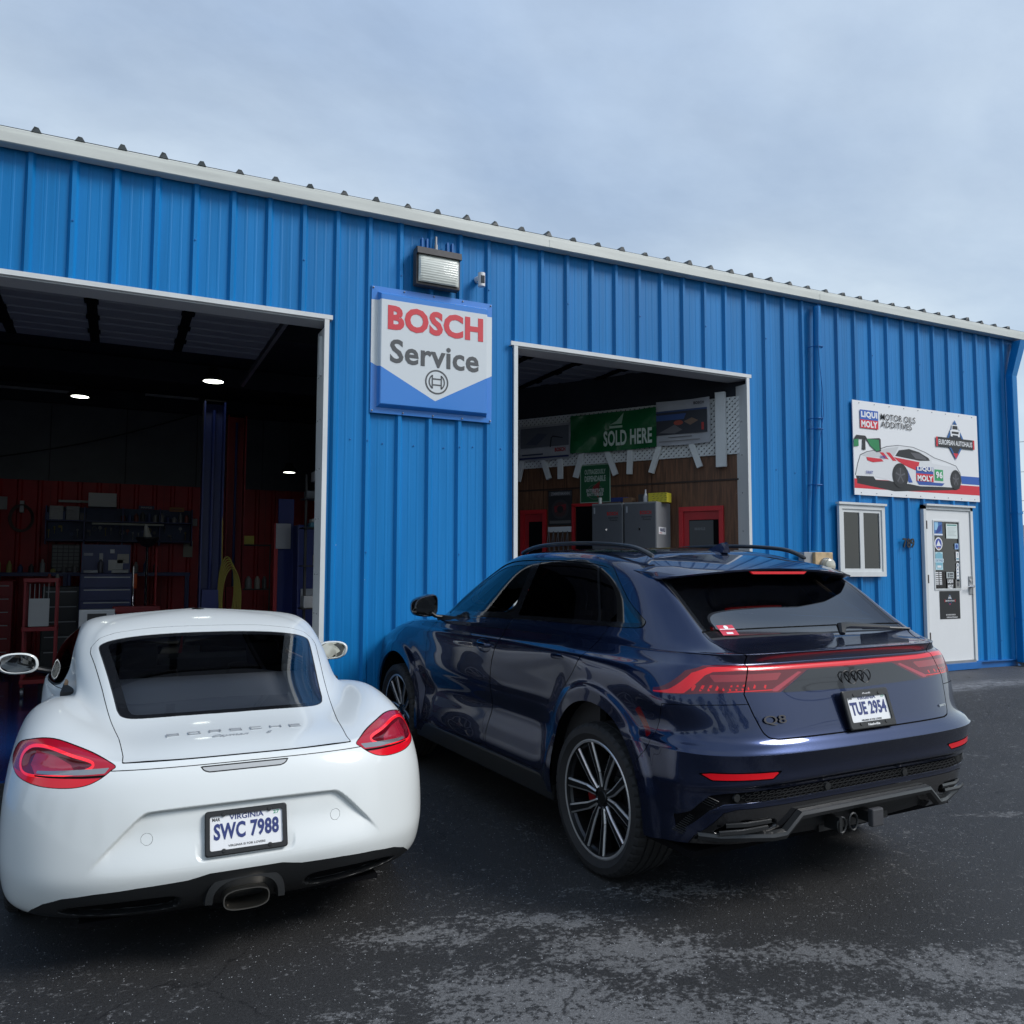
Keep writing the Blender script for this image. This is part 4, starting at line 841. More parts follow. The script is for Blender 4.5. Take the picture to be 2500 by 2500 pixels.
    # doors, sill, bumper
    fdoor = chaikin([(1.005,1.30),(1.12,1.17),(1.19,1.08),(1.26,.966),(1.315,.75),(1.35,.50),(1.37,.43),(1.42,.405),(2.36,.405),(2.42,.45),(2.44,.75),(2.40,.95),(2.32,1.13),(2.20,1.245)], 1, .15)
    rdoor = chaikin([(1.000,1.305),(1.114,1.17),(1.184,1.08),(1.254,.966),(1.309,.75),(1.344,.50),(1.33,.43),(1.28,.405),(.60,.405),(.545,.45),(.515,.62),(.44,.80),(.31,.93),(.215,1.0),(.168,1.04),(.06,1.15),(-.02,1.244),(-.045,1.318)], 1, .15)
    S.panel(region(fdoor, ax_s, side), ['body'], 'fdoor', .0022); S.panel(region(rdoor, ax_s, side), ['body'], 'rdoor', .0022)
    hood = np.array([(-.3,3.6),(.62,3.55),(.80,3.30),(.875,2.9),(.86,2.55),(.80,2.44),(-.3,2.3)])
    S.panel(region(hood, ax_t, lambda V: np.minimum(1.03-V[:, 2], 9)), ['body'], 'bonnet', .002)
    bj = np.array([(-1.4,.2),(-.40,.2),(-.40,.64),(-.52,.78),(-.62,.985),(-.8,.992),(-1.4,.992)])
    S.panel(region(bj, ax_s, lambda V: -1-V[:, 0]), ['body'], 'bumper', .0015)
    # lower rear: reflectors, mesh, valance
    S.panel(region(np.array([(.60,.699),(.645,.668),(.925,.674),(.965,.702),(.93,.708),(.75,.703)]), ax_r, rear(-.55)), ['bumper'], 'refl', .0025)
    mesh = np.array([(-.3,.612),(.85,.612),(.915,.604),(.955,.56),(1.04,.41),(.99,.40),(.915,.535),(.86,.563),(-.3,.563)])
    fm = region(mesh, ax_r, rear(-.665)); S.split(fm, ['bumper'], 'mesh'); S.split(lambda V: fm(V)+.006, ['mesh'], 'mesh2')
    S.move(lambda V: np.stack([np.zeros(len(V)), .012*np.clip(-fm(V)/.006, 0, 1)*(V[:, 1] < -.5), np.zeros(len(V))], 1))
    dif = np.array([(-.3,.534),(.80,.536),(.855,.522),(.90,.46),(.935,.41),(.95,.2),(-.3,.2)])
    S.panel(region(dif, ax_r, rear(-.5)), ['bumper'], 'valance', .0012)
    fin = region(np.array([(-.3,.470),(.44,.470),(.535,.40),(.52,.2),(-.3,.2)]), ax_r, rear(-.5))
    S.split(fin, ['valance'], 'v2'); S.split(lambda V: fin(V)+.015, ['v2'], 'v3')
    S.move(lambda V: np.stack([np.zeros(len(V)), .035*np.clip(-fin(V)/.015, 0, 1)*(V[:, 1] < -.5), np.zeros(len(V))], 1))
    vent = chaikin([(.60,.485),(.82,.482),(.885,.435),(.86,.425),(.66,.428),(.58,.445)], 1, .2); fv = region(vent, ax_r, rear(-.5))
    S.split(fv, ['valance'], 'vent'); S.split(lambda V: fv(V)+.008, ['vent'], 'vent2')
    S.move(lambda V: np.stack([np.zeros(len(V)), .04*np.clip(-fv(V)/.008, 0, 1)*(V[:, 1] < -.5), np.zeros(len(V))], 1))
    # fuel flap side marker (dark red reflector behind the arch)
    S.split(region(np.array([(-.40,.925),(-.44,.945),(-.52,.83),(-.50,.805)]), ax_s, side), ['body', 'bumper', 'gap'], 'marker')
    S.normals()
    S.extract(['body'], 'body', m_navy, car)
    S.extract(['gate'], 'tailgate', m_navy, car)
    S.extract(['bumper'], 'rear_bumper', m_navy, car)
    S.extract(['bonnet'], 'bonnet', m_navy, car)
    S.extract(['gap'], 'panel_joints', m_gap, car, off=-.004)
    S.extract(['seal'], 'rear_window_seal', m_seal, car)
    S.extract(['glassr'], 'window_frit', m_blackglass, car, off=-.001)
    S.extract(['glassr2'], 'rear_window', g_privacy, car, off=-.001)
    S.extract(['trim'], 'window_trim', m_black, car, 'two', off=.004)
    S.extract(['pillar'], 'door_pillar', m_black, car, 'two', off=-.002)
    S.extract(['gl1'], 'front_side_window', g_clear, car, 'two', off=-.005)
    S.extract(['gl2'], 'rear_side_window', g_privacy, car, 'two', off=-.005)
    S.extract(['gl3'], 'quarter_window', g_privacy, car, 'two', off=-.005)
    S.extract(['windscreen'], 'windscreen', g_clear, car, off=-.002)
    S.extract(['roofglass'], 'sunroof', m_blackglass, car)
    df = S.extract(['fdoor'], 'front_door', m_navy, car, 'two'); dr = S.extract(['rdoor'], 'rear_door', m_navy, car, 'two')
    S.extract(['blk'], 'tailgate_panel', m_blackglass, car, off=.001)
    lens = S.extract(['lamp'], 'tail_lamp', m_lampdark, car, 'two')
    lb = S.extract(['gbar'], 'light_bar', m_lampdark, car)
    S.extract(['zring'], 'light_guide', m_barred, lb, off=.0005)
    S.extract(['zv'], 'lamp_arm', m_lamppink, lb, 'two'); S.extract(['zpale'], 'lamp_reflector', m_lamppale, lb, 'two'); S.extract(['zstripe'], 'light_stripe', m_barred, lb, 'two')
    S.extract(['refl'], 'reflector', m_lampred, car, 'two'); S.extract(['marker'], 'side_marker', m_lampdark, car, 'two')
    S.extract(['mesh', 'mesh2'], 'grille_backing', m_dark, car)
    S.extract(['valance', 'v2', 'vent'], 'lower_valance', m_black, car); S.extract(['v3'], 'diffuser', m_plastic, car); S.extract(['vent2'], 'air_vent', m_dark, car, 'two')
    # honeycomb bars in the bumper slot
    hc = MB()
    def yb(x): return -.918 if abs(x) < .58 else -.918+.62*max(0, abs(x)-.58)**1.6
    nx = 46; dx = .038
    for r_, z in enumerate((.602, .588, .574)):
        for k in range(-nx//2, nx//2):
            x0 = k*dx+(r_ % 2)*dx/2
            if abs(x0) > .84: continue
            q = [(x0, yb(x0), z), (x0+dx*.3, yb(x0), z+.006), (x0+dx*.7, yb(x0), z+.006), (x0+dx, yb(x0), z), (x0+dx*.7, yb(x0), z-.006), (x0+dx*.3, yb(x0), z-.006)]
            hc.tube(q, .0018, 3, closed=True)
    for sx in (-1, 1):
        for k in range(20):
            t = k/19; x = .905+.085*t; z = .588-.165*t; y = -.835+.145*t
            hc.tube([(sx*(x-.022), y-.008, z-.012), (sx*(x+.016), y+.018, z+.008)], .0028, 4)
    tag(hc.build('grille_mesh', m_plastic, car), kind='stuff')
    pk = [MB().lathe([(0, .006), (.018, .005), (.02, -.004)], 16, T(Vector((x, yb(x)-.003, .588))) @ FACEM).build('parking_sensor', m_plastic, car, True) for x in (-.80, -.28, .28, .80)]
    # diffuser ridge
    rd = MB(); pth = [(-.935,-.75,.415),(-.86,-.815,.410),(-.62,-.900,.402),(-.555,-.915,.408),(-.465,-.925,.484),(.465,-.925,.484),(.555,-.915,.408),(.62,-.900,.402),(.86,-.815,.410),(.935,-.75,.415)]
    n = len(pth); vs = []
    for (x, y, z) in pth:
        for dy, dz in ((.02,.020),(-.010,.014),(-.016,.0),(-.008,-.018),(.03,-.022)): vs.append((x, y+dy, z+dz))
    rd.add(vs, [(i*5+k, (i+1)*5+k, (i+1)*5+k+1, i*5+k+1) for i in range(n-1) for k in range(4)]); rd.build('diffuser_trim', m_satin, car, True, ang=25)
    for sx in (-1, 1):
        for (x0, z0, x1, z1) in ((.62,.458,.88,.452),(.64,.432,.92,.424)):
            MB().tube([(sx*x0, -.893, z0+.012), (sx*(x0+x1)/2, -.88, (z0+z1)/2+.012), (sx*(x1-.04), -.84, z1+.012)], .006, 5, flat=2).build('vent_slat', m_satin, car, True)
    # tow hitch
    h = MB(); h.box(-.035, .045, -.975, -.945, .375, .460, bev=.008); h.build('hitch_cover', M('grey_plastic', (.05,.05,.055), .5), car)
    h = MB(); h.box(-.25, .25, -.84, -.80, .35, .385); h.box(-.02, .03, -.95, -.82, .39, .44); h.tube([(-.20+.03*math.cos(R(a)), -.93, .40+.036*math.sin(R(a))) for a in range(0, 360, 30)], .006, 6, closed=True); h.tube([(-.12+.03*math.cos(R(a)), -.93, .405+.04*math.sin(R(a))) for a in range(0, 360, 30)], .006, 6, closed=True); h.box(-.225, -.205, -.94, -.85, .375, .44)
    h.build('hitch_bracket', m_plastic, car, True)
    # spoiler
    sp = MB(); xs = [-.735,-.72,-.66,-.55,-.35,-.15,0,.15,.35,.55,.66,.72,.735]; prof = []
    for x in xs:
        a = abs(x); e = -.395+.10*max(0, (a-.35)/.38)**2+(.12 if a > .725 else (.04 if a > .70 else 0)); zt = 1.612-.050*(a/.73)**2
        zr = 1.718-.035*(a/.73)**2-.05*max(0, (a-.45)/.28)**2
        prof.append([(x, .17, zr+.004), (x, -.02, zr-.030), (x, -.22, (zr+zt)/2-.008), (x, e+.02, zt+.006), (x, e, zt), (x, e+.006, zt-.010), (x, e+.05, zt-.016), (x, -.16, zt-.04), (x, .05, zt+.0)])
    L = 9; sp.add([p for pr in prof for p in pr], [(i*L+k, (i+1)*L+k, (i+1)*L+k+1, i*L+k+1) for i in range(len(xs)-1) for k in range(L-1)]+[tuple(range(L)), tuple((len(xs)-1)*L+k for k in range(L))])
    sp.build('roof_spoiler', m_navy, car, True, ang=40)
    b3 = MB(); b3.prism([(-.215,.006),(.215,.006),(.195,-.008),(-.195,-.008)], .0, .012, T(Vector((0, -.378, 1.588))) @ FACEM); b3.build('third_brake_lamp', m_lampred, car)
    # roof rails, aerial
    for sx in (-1, 1):
        pts = [(sx*.60,-.04,1.675),(sx*.605,.03,1.705),(sx*.61,.15,1.735),(sx*.615,.4,1.757),(sx*.62,.7,1.768),(sx*.62,1.0,1.768),(sx*.61,1.22,1.757),(sx*.60,1.38,1.735),(sx*.595,1.46,1.712)]
        MB().tube(cr_poly(pts, 4, False), [.010]+[.017]*(4*8-1)+[.010], 10, flat=.8).build('roof_rail', m_satin, car, True)
        # mirrors
        mm = MB(); n = 24; pts = []
        for s_, y, q in ((.25, 2.37, 1), (.8, 2.35, 1), (1.0, 2.28, 1), (1.0, 2.20, 1), (.90, 2.185, 1), (.87, 2.20, 1)):
            for k in range(n):
                a = 2*math.pi*k/n; c, d = math.cos(a), math.sin(a); kk = (abs(c)**3.2+abs(d)**3.2)**(-1/3.2); tl = .035*c
                pts.append((sx*(1.035+.112*s_*kk*c), y-.03*c, 1.315+.082*s_*kk*d*(1-.18*c)-tl*.3))
        fs = [(r_*n+k, r_*n+(k+1) % n, (r_+1)*n+(k+1) % n, (r_+1)*n+k) for r_ in range(5) for k in range(n)]+[tuple(range(n))]
        mi = mm.add(pts, fs).build('mirror', m_black, car, True, ang=50)
        g = MB(); g.add([(p[0], p[1]+.002, p[2]) for p in pts[-n:]], [tuple(range(n))]); g.build('mirror_glass', m_mirrord, mi)
        MB().tube([(sx*.88, 2.22, 1.225), (sx*.95, 2.22, 1.235), (sx*.99, 2.22, 1.26)], [.035, .028, .03], 10, flat=.5).build('mirror_arm', m_plastic, mi, True)
    af = MB(); af.add([(-.03,.0,0),(.03,.0,0),(.02,.20,0),(-.02,.20,0),(-.004,-.01,.062),(.004,-.01,.062),(.003,.04,.06),(-.003,.04,.06)],[(0,1,5,4),(1,2,6,5),(2,3,7,6),(3,0,4,7),(4,5,6,7)])
    af.build('roof_aerial', m_navy, car, True, loc=(0, .02, 1.705))
    # handles (with the lit recess outline)
    for o_, y0, zc in ((df, 1.36, 1.082), (dr, .32, 1.100)):
        for sx, door in ((1, o_[0]), (-1, o_[1])):
            X = .962
            MB().sphere((sx*(X-.004), y0, zc), 1, 10, sc=(.006, .115, .048)).build('handle_cup', m_navy, door, True)
            MB().tube([(sx*(X-.003), y0-.10, zc+.004), (sx*(X+.024), y0-.085, zc+.006), (sx*(X+.028), y0, zc+.008), (sx*(X+.024), y0+.085, zc+.006), (sx*(X-.003), y0+.10, zc+.004)], [.010, .013, .013, .013, .010], 8, flat=1.2).build('door_handle', m_navy, door, True)
    # emblem rings
    def on_rear(x, z):
        i = np.argmin((S.V[:, 0]-abs(x))**2+(S.V[:, 2]-z)**2+(S.V[:, 1] > -.3)*9); return float(S.V[i, 1])
    em = MB(); yr = on_rear(0, 1.075)
    for k in range(4): em.tube([((k-1.5)*.048+.033*math.cos(R(a)), yr-.006-.003*(k % 2), 1.075+.033*math.sin(R(a))) for a in range(0, 360, 12)], .0030, 6, closed=True)
    em.build('ring_emblem', m_ink, car, True)
    text_mesh('model_lettering', 'Q8', .044, .125, m_ink, T(Vector((-.595, on_rear(.60, .918)-.006, .918))) @ Rz(R(-8)) @ Rx(R(-19)), .003, car, .0)
    text_mesh('drive_lettering', 'quattro', .016, .065, m_chrome, T(Vector((.62, on_rear(.62, .893)-.005, .893))) @ Rz(R(9)) @ Rx(R(-14)), .002, car, .01)
    plate(car, T(Vector((0, -.940, .930))) @ Rx(R(-17)), 'TUE 2954', None, frame_text=('Audi', 'Nashville'), left='JAN', right='25', fw=.33, fh=.185)
    # sticker on the window
    st = MB(); Mx = T(Vector((-.54, -.552, 1.300))) @ Rz(R(-4)) @ Rx(R(-50)); st.box(-.05, .05, -.0015, .0, -.036, .036, mat=Mx); s_ = st.build('window_sticker', M('red_sticker', (.55,.02,.05), .5), car)
    st = MB(); st.box(-.046, .046, -.0025, -.0016, .004, .009, mat=Mx); st.box(-.02, .02, -.0025, -.0016, -.028, -.016, mat=Mx); st.lathe([(0, .0022), (.013, .0022)], 20, Mx @ T(Vector((0, 0, .020))) @ FACEM); st.build('sticker_print', m_whiteink, s_)
    text_mesh('sticker_lettering', 'REMOVE BEFORE SERVICE', .006, .088, m_ink, Mx @ T(Vector((0, -.002, -.004))), 0, s_)
    # wiper
    wp = MB(); wp.tube([(.205,-.63,1.262),(.235,-.60,1.300),(.29,-.595,1.303),(.45,-.605,1.294),(.60,-.615,1.284)], [.016,.027,.024,.019,.015], 8, flat=.8); wp.tube([(.42,-.59,1.282),(.60,-.605,1.280),(.76,-.635,1.272)], [.007,.008,.006], 6)
    wp.build('rear_wiper', m_plastic, car, True)
    # wheels
    def spokes(arm, Rm):
        for k in range(5):
            a = 2*math.pi*k/5+R(100)
            for s_ in (-1, 1):
                arm([(.056*math.cos(a+s_*.40), .056*math.sin(a+s_*.40)), (.130*math.cos(a+s_*.36), .130*math.sin(a+s_*.36)), (Rm*math.cos(a+s_*.25), Rm*math.sin(a+s_*.25))], .030, .050, 0)
    for sx in (-1, 1):
        tyre_and_rim(car, sx, .393, .303, .285, (sx*.845, 0, .393), spokes)
        tyre_and_rim(car, sx, .393, .303, .285, (sx*.845, 2.995, .393), spokes)
    wl = MB()
    for cy in (-.01, 2.985):
        for sx in (-1, 1):
            pts = []; n = 24
            for k in range(n+1):
                a = R(-12+204*k/n)
                for x, rr in ((.975, .444), (.95, .455), (.55, .47)): pts.append((sx*x, cy+rr*math.cos(a), .46+rr*math.sin(a)))
            wl.add(pts, [(3*i+j, 3*i+j+1, 3*i+4+j, 3*i+3+j) for i in range(n) for j in range(2)])
            wl.box(sx*.54, sx*.55, cy-.5, cy+.5, .25, .95)
    wl.box(-.93, .93, -.72, 3.8, .30, .33); wl.build('underbody', m_dark, car)
    for sx in (-1, 1): MB().box(sx*.93, sx*.965, .44, 2.55, .27, .395, bev=.012).build('side_sill', m_plastic, car)
    # cabin
    cb = MB(); cb.box(-.85, .85, -.6, 2.6, .5, .55); cb.box(-.80, .80, 2.05, 2.62, .85, 1.17, bev=.06); cb.box(-.82, .82, -.6, .05, .55, 1.22)
    cb.box(-.90, -.86, .05, 2.3, .55, 1.24); cb.box(.86, .90, .05, 2.3, .55, 1.24); cb.box(-.15, .15, 1.0, 2.2, .5, .95, bev=.04)
    cb.box(-.06, .06, 2.05, 2.10, 1.16, 1.24, bev=.01); cb.build('cabin_trim', m_cabin, car)
    for sx, y in ((-1, 1.15), (1, 1.15), (-1, .25), (1, .25)):
        st = bpy.data.objects.new('seat', None); COL.objects.link(st); st.parent = car
        q = MB(); q.box(sx*.40-.26, sx*.40+.26, y, y+.52, .62, .78, bev=.06); q.build('seat_cushion', m_cabin, st, True)
        q = MB(); q.box(-.25, .25, -.07, .07, 0, .62, bev=.06, mat=T(Vector((sx*.40, y, .72))) @ Rx(R(14))); q.build('seat_back', m_cabin, st, True)
        q = MB(); q.box(-.12, .12, -.05, .05, .62, .80, bev=.045, mat=T(Vector((sx*.40, y, .72))) @ Rx(R(12))); q.build('headrest', m_cabin, st, True)
    q = MB(); q.tube([(-.40+.18*math.cos(R(a)), 1.92-.06*math.sin(R(a)), 1.12+.18*math.sin(R(a))) for a in range(0, 360, 15)], .015, 6, closed=True); q.build('steering_wheel', m_cabin, car, True)
    return car
# ------------------------------------------------------------------ ground
def asphalt():
    m, t, b = new_mat('worn_asphalt')
    tc = N(t, 'ShaderNodeTexCoord'); P = tc.outputs['Object']
    def noise(scale, detail, rough=.6, stretch=(1, 1, 1), rot=0, dist=0):
        mp = N(t, 'ShaderNodeMapping'); lk(t, P, mp.inputs[0]); mp.inputs['Scale'].default_value = stretch; mp.inputs['Rotation'].default_value = (0, 0, rot)
        n = N(t, 'ShaderNodeTexNoise'); lk(t, mp.outputs[0], n.inputs['Vector']); n.inputs['Scale'].default_value = scale; n.inputs['Detail'].default_value = detail; n.inputs['Roughness'].default_value = rough; n.inputs['Distortion'].default_value = dist
        return n.outputs['Fac']
    def math_(op, a, b_, c=None):
        n = N(t, 'ShaderNodeMath', operation=op)
        for i, v in enumerate((a, b_, c)):
            if v is None: continue
            if isinstance(v, (int, float)): n.inputs[i].default_value = v
            else: lk(t, v, n.inputs[i])
        return n.outputs[0]
    def rng(v, a, b_, c=0, d=1, smooth=False):
        n = N(t, 'ShaderNodeMapRange'); lk(t, v, n.inputs['Value'])
        if smooth: n.interpolation_type = 'SMOOTHSTEP'
        for k, x in zip(('From Min', 'From Max', 'To Min', 'To Max'), (a, b_, c, d)): n.inputs[k].default_value = x
        return n.outputs[0]
    # worn areas where the seal coat has gone: field of soft blobs on the ground + noise edge
    field = None
    for (cx, cy, sx, sy, rot, amp) in BLOBS:
        mp = N(t, 'ShaderNodeMapping'); mp.vector_type = 'TEXTURE'; lk(t, P, mp.inputs[0]); mp.inputs['Location'].default_value = (cx, cy, 0); mp.inputs['Rotation'].default_value = (0, 0, rot); mp.inputs['Scale'].default_value = (sx, sy, 1000)
        ln = N(t, 'ShaderNodeVectorMath', operation='LENGTH'); lk(t, mp.outputs[0], ln.inputs[0])
        g = rng(ln.outputs['Value'], 0, 1.5, amp, 0, True)
        field = g if field is None else math_('MAXIMUM', field, g)
    n_big = noise(1.1, 6, .65, dist=.3); n_mid = noise(9, 10, .78, (1, 1.15, 1), R(26)); n_fine = noise(85, 5, .7); n_grit = noise(240, 3, .6)
    n_fleck = noise(34, 6, .72, (1, 1.3, 1), R(26))
    f = math_('ADD', math_('ADD', field, math_('ADD', math_('MULTIPLY', math_('SUBTRACT', n_mid, .5), 3.9), math_('MULTIPLY', math_('SUBTRACT', n_fleck, .5), 3.6))), math_('MULTIPLY', math_('SUBTRACT', n_big, .5), 1.2))
    worn = rng(f, .42, .82)
    stain = rng(noise(.35, 5, .6), .35, .65, .72, 1.2)
    # crack seams
    base = N(t, 'ShaderNodeMix', data_type='RGBA'); lk(t, worn, base.inputs['Factor']); base.inputs['A'].default_value = (.0275, .0275, .0280, 1); base.inputs['B'].default_value = (.135, .136, .138, 1)
    var = math_('MULTIPLY', math_('MULTIPLY', rng(n_fine, .25, .75, .50, 1.55), rng(n_grit, .25, .75, .6, 1.45)), stain)
    sc = N(t, 'ShaderNodeVectorMath', operation='SCALE'); lk(t, base.outputs['Result'], sc.inputs[0]); lk(t, var, sc.inputs['Scale'])
    # pale aggregate specks
    vo = N(t, 'ShaderNodeTexVoronoi'); vo.inputs['Scale'].default_value = 105; lk(t, P, vo.inputs['Vector'])
    vc = N(t, 'ShaderNodeSeparateColor'); lk(t, vo.outputs['Color'], vc.inputs[0])
    pick = math_('GREATER_THAN', math_('ADD', vc.outputs[0], math_('MULTIPLY', n_big, .06)), .91); near = rng(vo.outputs['Distance'], .14, .34, 1, 0); br = math_('POWER', vc.outputs[1], 2.0)
    spk = math_('MULTIPLY', math_('MULTIPLY', pick, near), br)
    mx = N(t, 'ShaderNodeMix', data_type='RGBA'); lk(t, spk, mx.inputs['Factor']); lk(t, sc.outputs[0], mx.inputs['A']); mx.inputs['B'].default_value = (.62, .64, .66, 1)
    # older grey paving next to the building and the dusty line where the new coat starts
    sx_ = N(t, 'ShaderNodeSeparateXYZ'); lk(t, P, sx_.inputs[0])
    d = math_('ADD', math_('SUBTRACT', sx_.outputs['Y'], math_('MULTIPLY_ADD', sx_.outputs['X'], EDGE[0], EDGE[1])), math_('MULTIPLY', math_('SUBTRACT', n_big, .5), .35))
    far = math_('MULTIPLY', rng(d, -.02, .12), rng(sx_.outputs['X'], 6.5, 8.5))
    m2 = N(t, 'ShaderNodeMix', data_type='RGBA'); lk(t, math_('MULTIPLY', far, .85), m2.inputs['Factor']); lk(t, mx.outputs['Result'], m2.inputs['A'])
    s2 = N(t, 'ShaderNodeVectorMath', operation='SCALE'); s2.inputs[0].default_value = (.062, .064, .070); lk(t, var, s2.inputs['Scale']); lk(t, s2.outputs[0], m2.inputs['B'])
    dust = math_('MULTIPLY', math_('MULTIPLY', rng(math_('ABSOLUTE', math_('ADD', d, .10), 0), 0, .38, 1, 0, True), rng(n_mid, .36, .62)), math_('MULTIPLY', rng(sx_.outputs['X'], 7.2, 8.6), rng(sx_.outputs['X'], 10.3, 11.6, 1, 0)))
    m3 = N(t, 'ShaderNodeMix', data_type='RGBA'); lk(t, dust, m3.inputs['Factor']); lk(t, m2.outputs['Result'], m3.inputs['A']); m3.inputs['B'].default_value = (.24, .245, .255, 1)
    # hairline cracks
    nd = N(t, 'ShaderNodeTexNoise'); nd.inputs['Scale'].default_value = 3.5; nd.inputs['Detail'].default_value = 6; lk(t, P, nd.inputs['Vector'])
    ds_ = N(t, 'ShaderNodeVectorMath', operation='SCALE'); lk(t, nd.outputs['Color'], ds_.inputs[0]); ds_.inputs['Scale'].default_value = .45
    ad_ = N(t, 'ShaderNodeVectorMath', operation='ADD'); lk(t, P, ad_.inputs[0]); lk(t, ds_.outputs[0], ad_.inputs[1])
    vk = N(t, 'ShaderNodeTexVoronoi'); vk.feature = 'DISTANCE_TO_EDGE'; vk.inputs['Scale'].default_value = .55; lk(t, ad_.outputs[0], vk.inputs['Vector'])
    crk = math_('MULTIPLY', rng(vk.outputs['Distance'], .0015, .0045, 1, 0), rng(n_mid, .42, .55))
    m4 = N(t, 'ShaderNodeMix', data_type='RGBA'); lk(t, math_('MULTIPLY', crk, .8), m4.inputs['Factor']); lk(t, m3.outputs['Result'], m4.inputs['A']); m4.inputs['B'].default_value = (.006, .006, .007, 1)
    lk(t, m4.outputs['Result'], b.inputs['Base Color'])
    lk(t, rng(worn, 0, 1, .62, .85), b.inputs['Roughness']); b.inputs['Specular IOR Level'].default_value = .34
    hgt = math_('ADD', math_('MULTIPLY', n_fine, .8), math_('ADD', math_('MULTIPLY', n_grit, .7), math_('MULTIPLY', spk, .5)))
    bp = N(t, 'ShaderNodeBump'); bp.inputs['Strength'].default_value = .75; bp.inputs['Distance'].default_value = .006; lk(t, hgt, bp.inputs['Height']); lk(t, bp.outputs[0], b.inputs['Normal'])
    return m
BLOBS = [(x, y, sx, sy, R(-26), a) for x, y, sx, sy, a in ((2.15,-4.35,.55,.26,1.05),(2.75,-4.28,.55,.24,1.05),(3.35,-4.6,.50,.16,.95),(2.4,-4.72,1.0,.28,1.05),(1.95,-3.75,.38,.14,.78),(2.55,-3.85,.45,.14,.80),(3.3,-3.85,.55,.13,.74),(3.9,-5.0,.6,.22,.85),(3.0,-5.2,1.2,.4,1.0),(1.6,-4.3,.3,.12,.7))]+[(6.0,-3.75,.5,.06,R(-20),.60)]
EDGE = (-.25, 1.6)
g = MB(); xs = [-400,-100,-30,-10,-4,0,3,5,6]+[6+.4*k for k in range(1, 24)]+[18,25,60,200,600]; ys = [-500,-100,-30,-12,-9]+[-8+.4*k for k in range(0, 25)]+[2.5,4,8,15,40,150,600]
# the building footprint is left to its own floor
pts = [(x, y, gz(x, y)) for y in ys for x in xs]; nx = len(xs)
g.add(pts, [(j*nx+i, j*nx+i+1, (j+1)*nx+i+1, (j+1)*nx+i) for j in range(len(ys)-1) for i in range(nx-1)])
tag(g.build('ground', asphalt(), smooth=True), kind='structure')

# ------------------------------------------------------------------ building
def blue_paint():
    m = M('blue_wall_paint', (.003, .172, .455), .45, spec=.28, var=.15, vscale=1.2, stretch=(8, 8, .28), rvar=.08, bump=.10, bscale=2.0)
    t = m.node_tree; b = t.nodes['Principled BSDF']; src = b.inputs['Base Color'].links[0].from_socket
    oi = N(t, 'ShaderNodeObjectInfo'); r = N(t, 'ShaderNodeMapRange'); lk(t, oi.outputs['Random'], r.inputs['Value']); r.inputs['To Min'].default_value = .93; r.inputs['To Max'].default_value = 1.06
    s2 = N(t, 'ShaderNodeVectorMath', operation='SCALE'); lk(t, src, s2.inputs[0]); lk(t, r.outputs[0], s2.inputs['Scale'])
    # sparse chips and scuffs in the paint
    tc = N(t, 'ShaderNodeTexCoord'); mp = N(t, 'ShaderNodeMapping'); mp.inputs['Scale'].default_value = (1, 1, .5); lk(t, tc.outputs['Object'], mp.inputs[0])
    n = N(t, 'ShaderNodeTexNoise'); n.inputs['Scale'].default_value = 38; n.inputs['Detail'].default_value = 3; lk(t, mp.outputs[0], n.inputs['Vector'])
    c = N(t, 'ShaderNodeMapRange'); lk(t, n.outputs['Fac'], c.inputs['Value']); c.inputs['From Min'].default_value = .775; c.inputs['From Max'].default_value = .80
    mx = N(t, 'ShaderNodeMix', data_type='RGBA'); lk(t, c.outputs[0], mx.inputs['Factor']); lk(t, s2.outputs[0], mx.inputs['A']); mx.inputs['B'].default_value = (.35, .45, .55, 1)
    lk(t, mx.outputs['Result'], b.inputs['Base Color'])
    return m
m_blue = blue_paint()
m_bluedk = M('blue_trim_paint', (.004, .115, .37), .45, var=.15, vscale=4)
m_trimw = M('white_trim_paint', (.62, .64, .64), .45, var=.06, vscale=5, stretch=(1, 1, .3))
m_fascia = M('off_white_gutter', (.58, .60, .56), .42, var=.09, vscale=3, stretch=(.5, 1, 4))
m_roof = M('dark_roof_metal', (.035, .045, .048), .5)
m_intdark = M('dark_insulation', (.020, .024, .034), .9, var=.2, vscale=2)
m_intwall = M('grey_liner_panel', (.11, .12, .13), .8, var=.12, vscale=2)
m_red = M('red_liner_panel', (.34, .008, .014), .5, var=.15, vscale=3)
m_redtrim = M('red_door_trim', (.45, .010, .016), .45, var=.08)
m_epoxy = M('blue_epoxy_floor', (.006, .035, .16), .16, var=.2, vscale=2, coat=.3)
m_wood = None
def wood():
    m, t, b = new_mat('wood_panelling'); tc = N(t, 'ShaderNodeTexCoord'); mp = N(t, 'ShaderNodeMapping'); mp.inputs['Scale'].default_value = (9, 9, .7); lk(t, tc.outputs['Object'], mp.inputs[0])
    n = N(t, 'ShaderNodeTexNoise'); n.inputs['Scale'].default_value = 3; n.inputs['Detail'].default_value = 8; n.inputs['Distortion'].default_value = 1.2; lk(t, mp.outputs[0], n.inputs['Vector'])
    r = N(t, 'ShaderNodeValToRGB'); lk(t, n.outputs['Fac'], r.inputs[0]); r.color_ramp.elements[0].position = .3; r.color_ramp.elements[0].color = (.06, .024, .010, 1); r.color_ramp.elements[1].position = .7; r.color_ramp.elements[1].color = (.17, .075, .034, 1)
    lk(t, r.outputs[0], b.inputs['Base Color']); b.inputs['Roughness'].default_value = .5; return m
m_wood = wood()
m_galv = M('galvanised_steel', (.30, .31, .32), .45, metal=.6, var=.1)
XC = 12.50; HD = 3.86; SLAB = .02
bld = thing('garage_building', 'blue ribbed metal garage building with two open bays, white trim and a long pale gutter', 'building', (0, 0, 0))
def ez(x): return 4.868+.0077*x            # underside of the eave trim
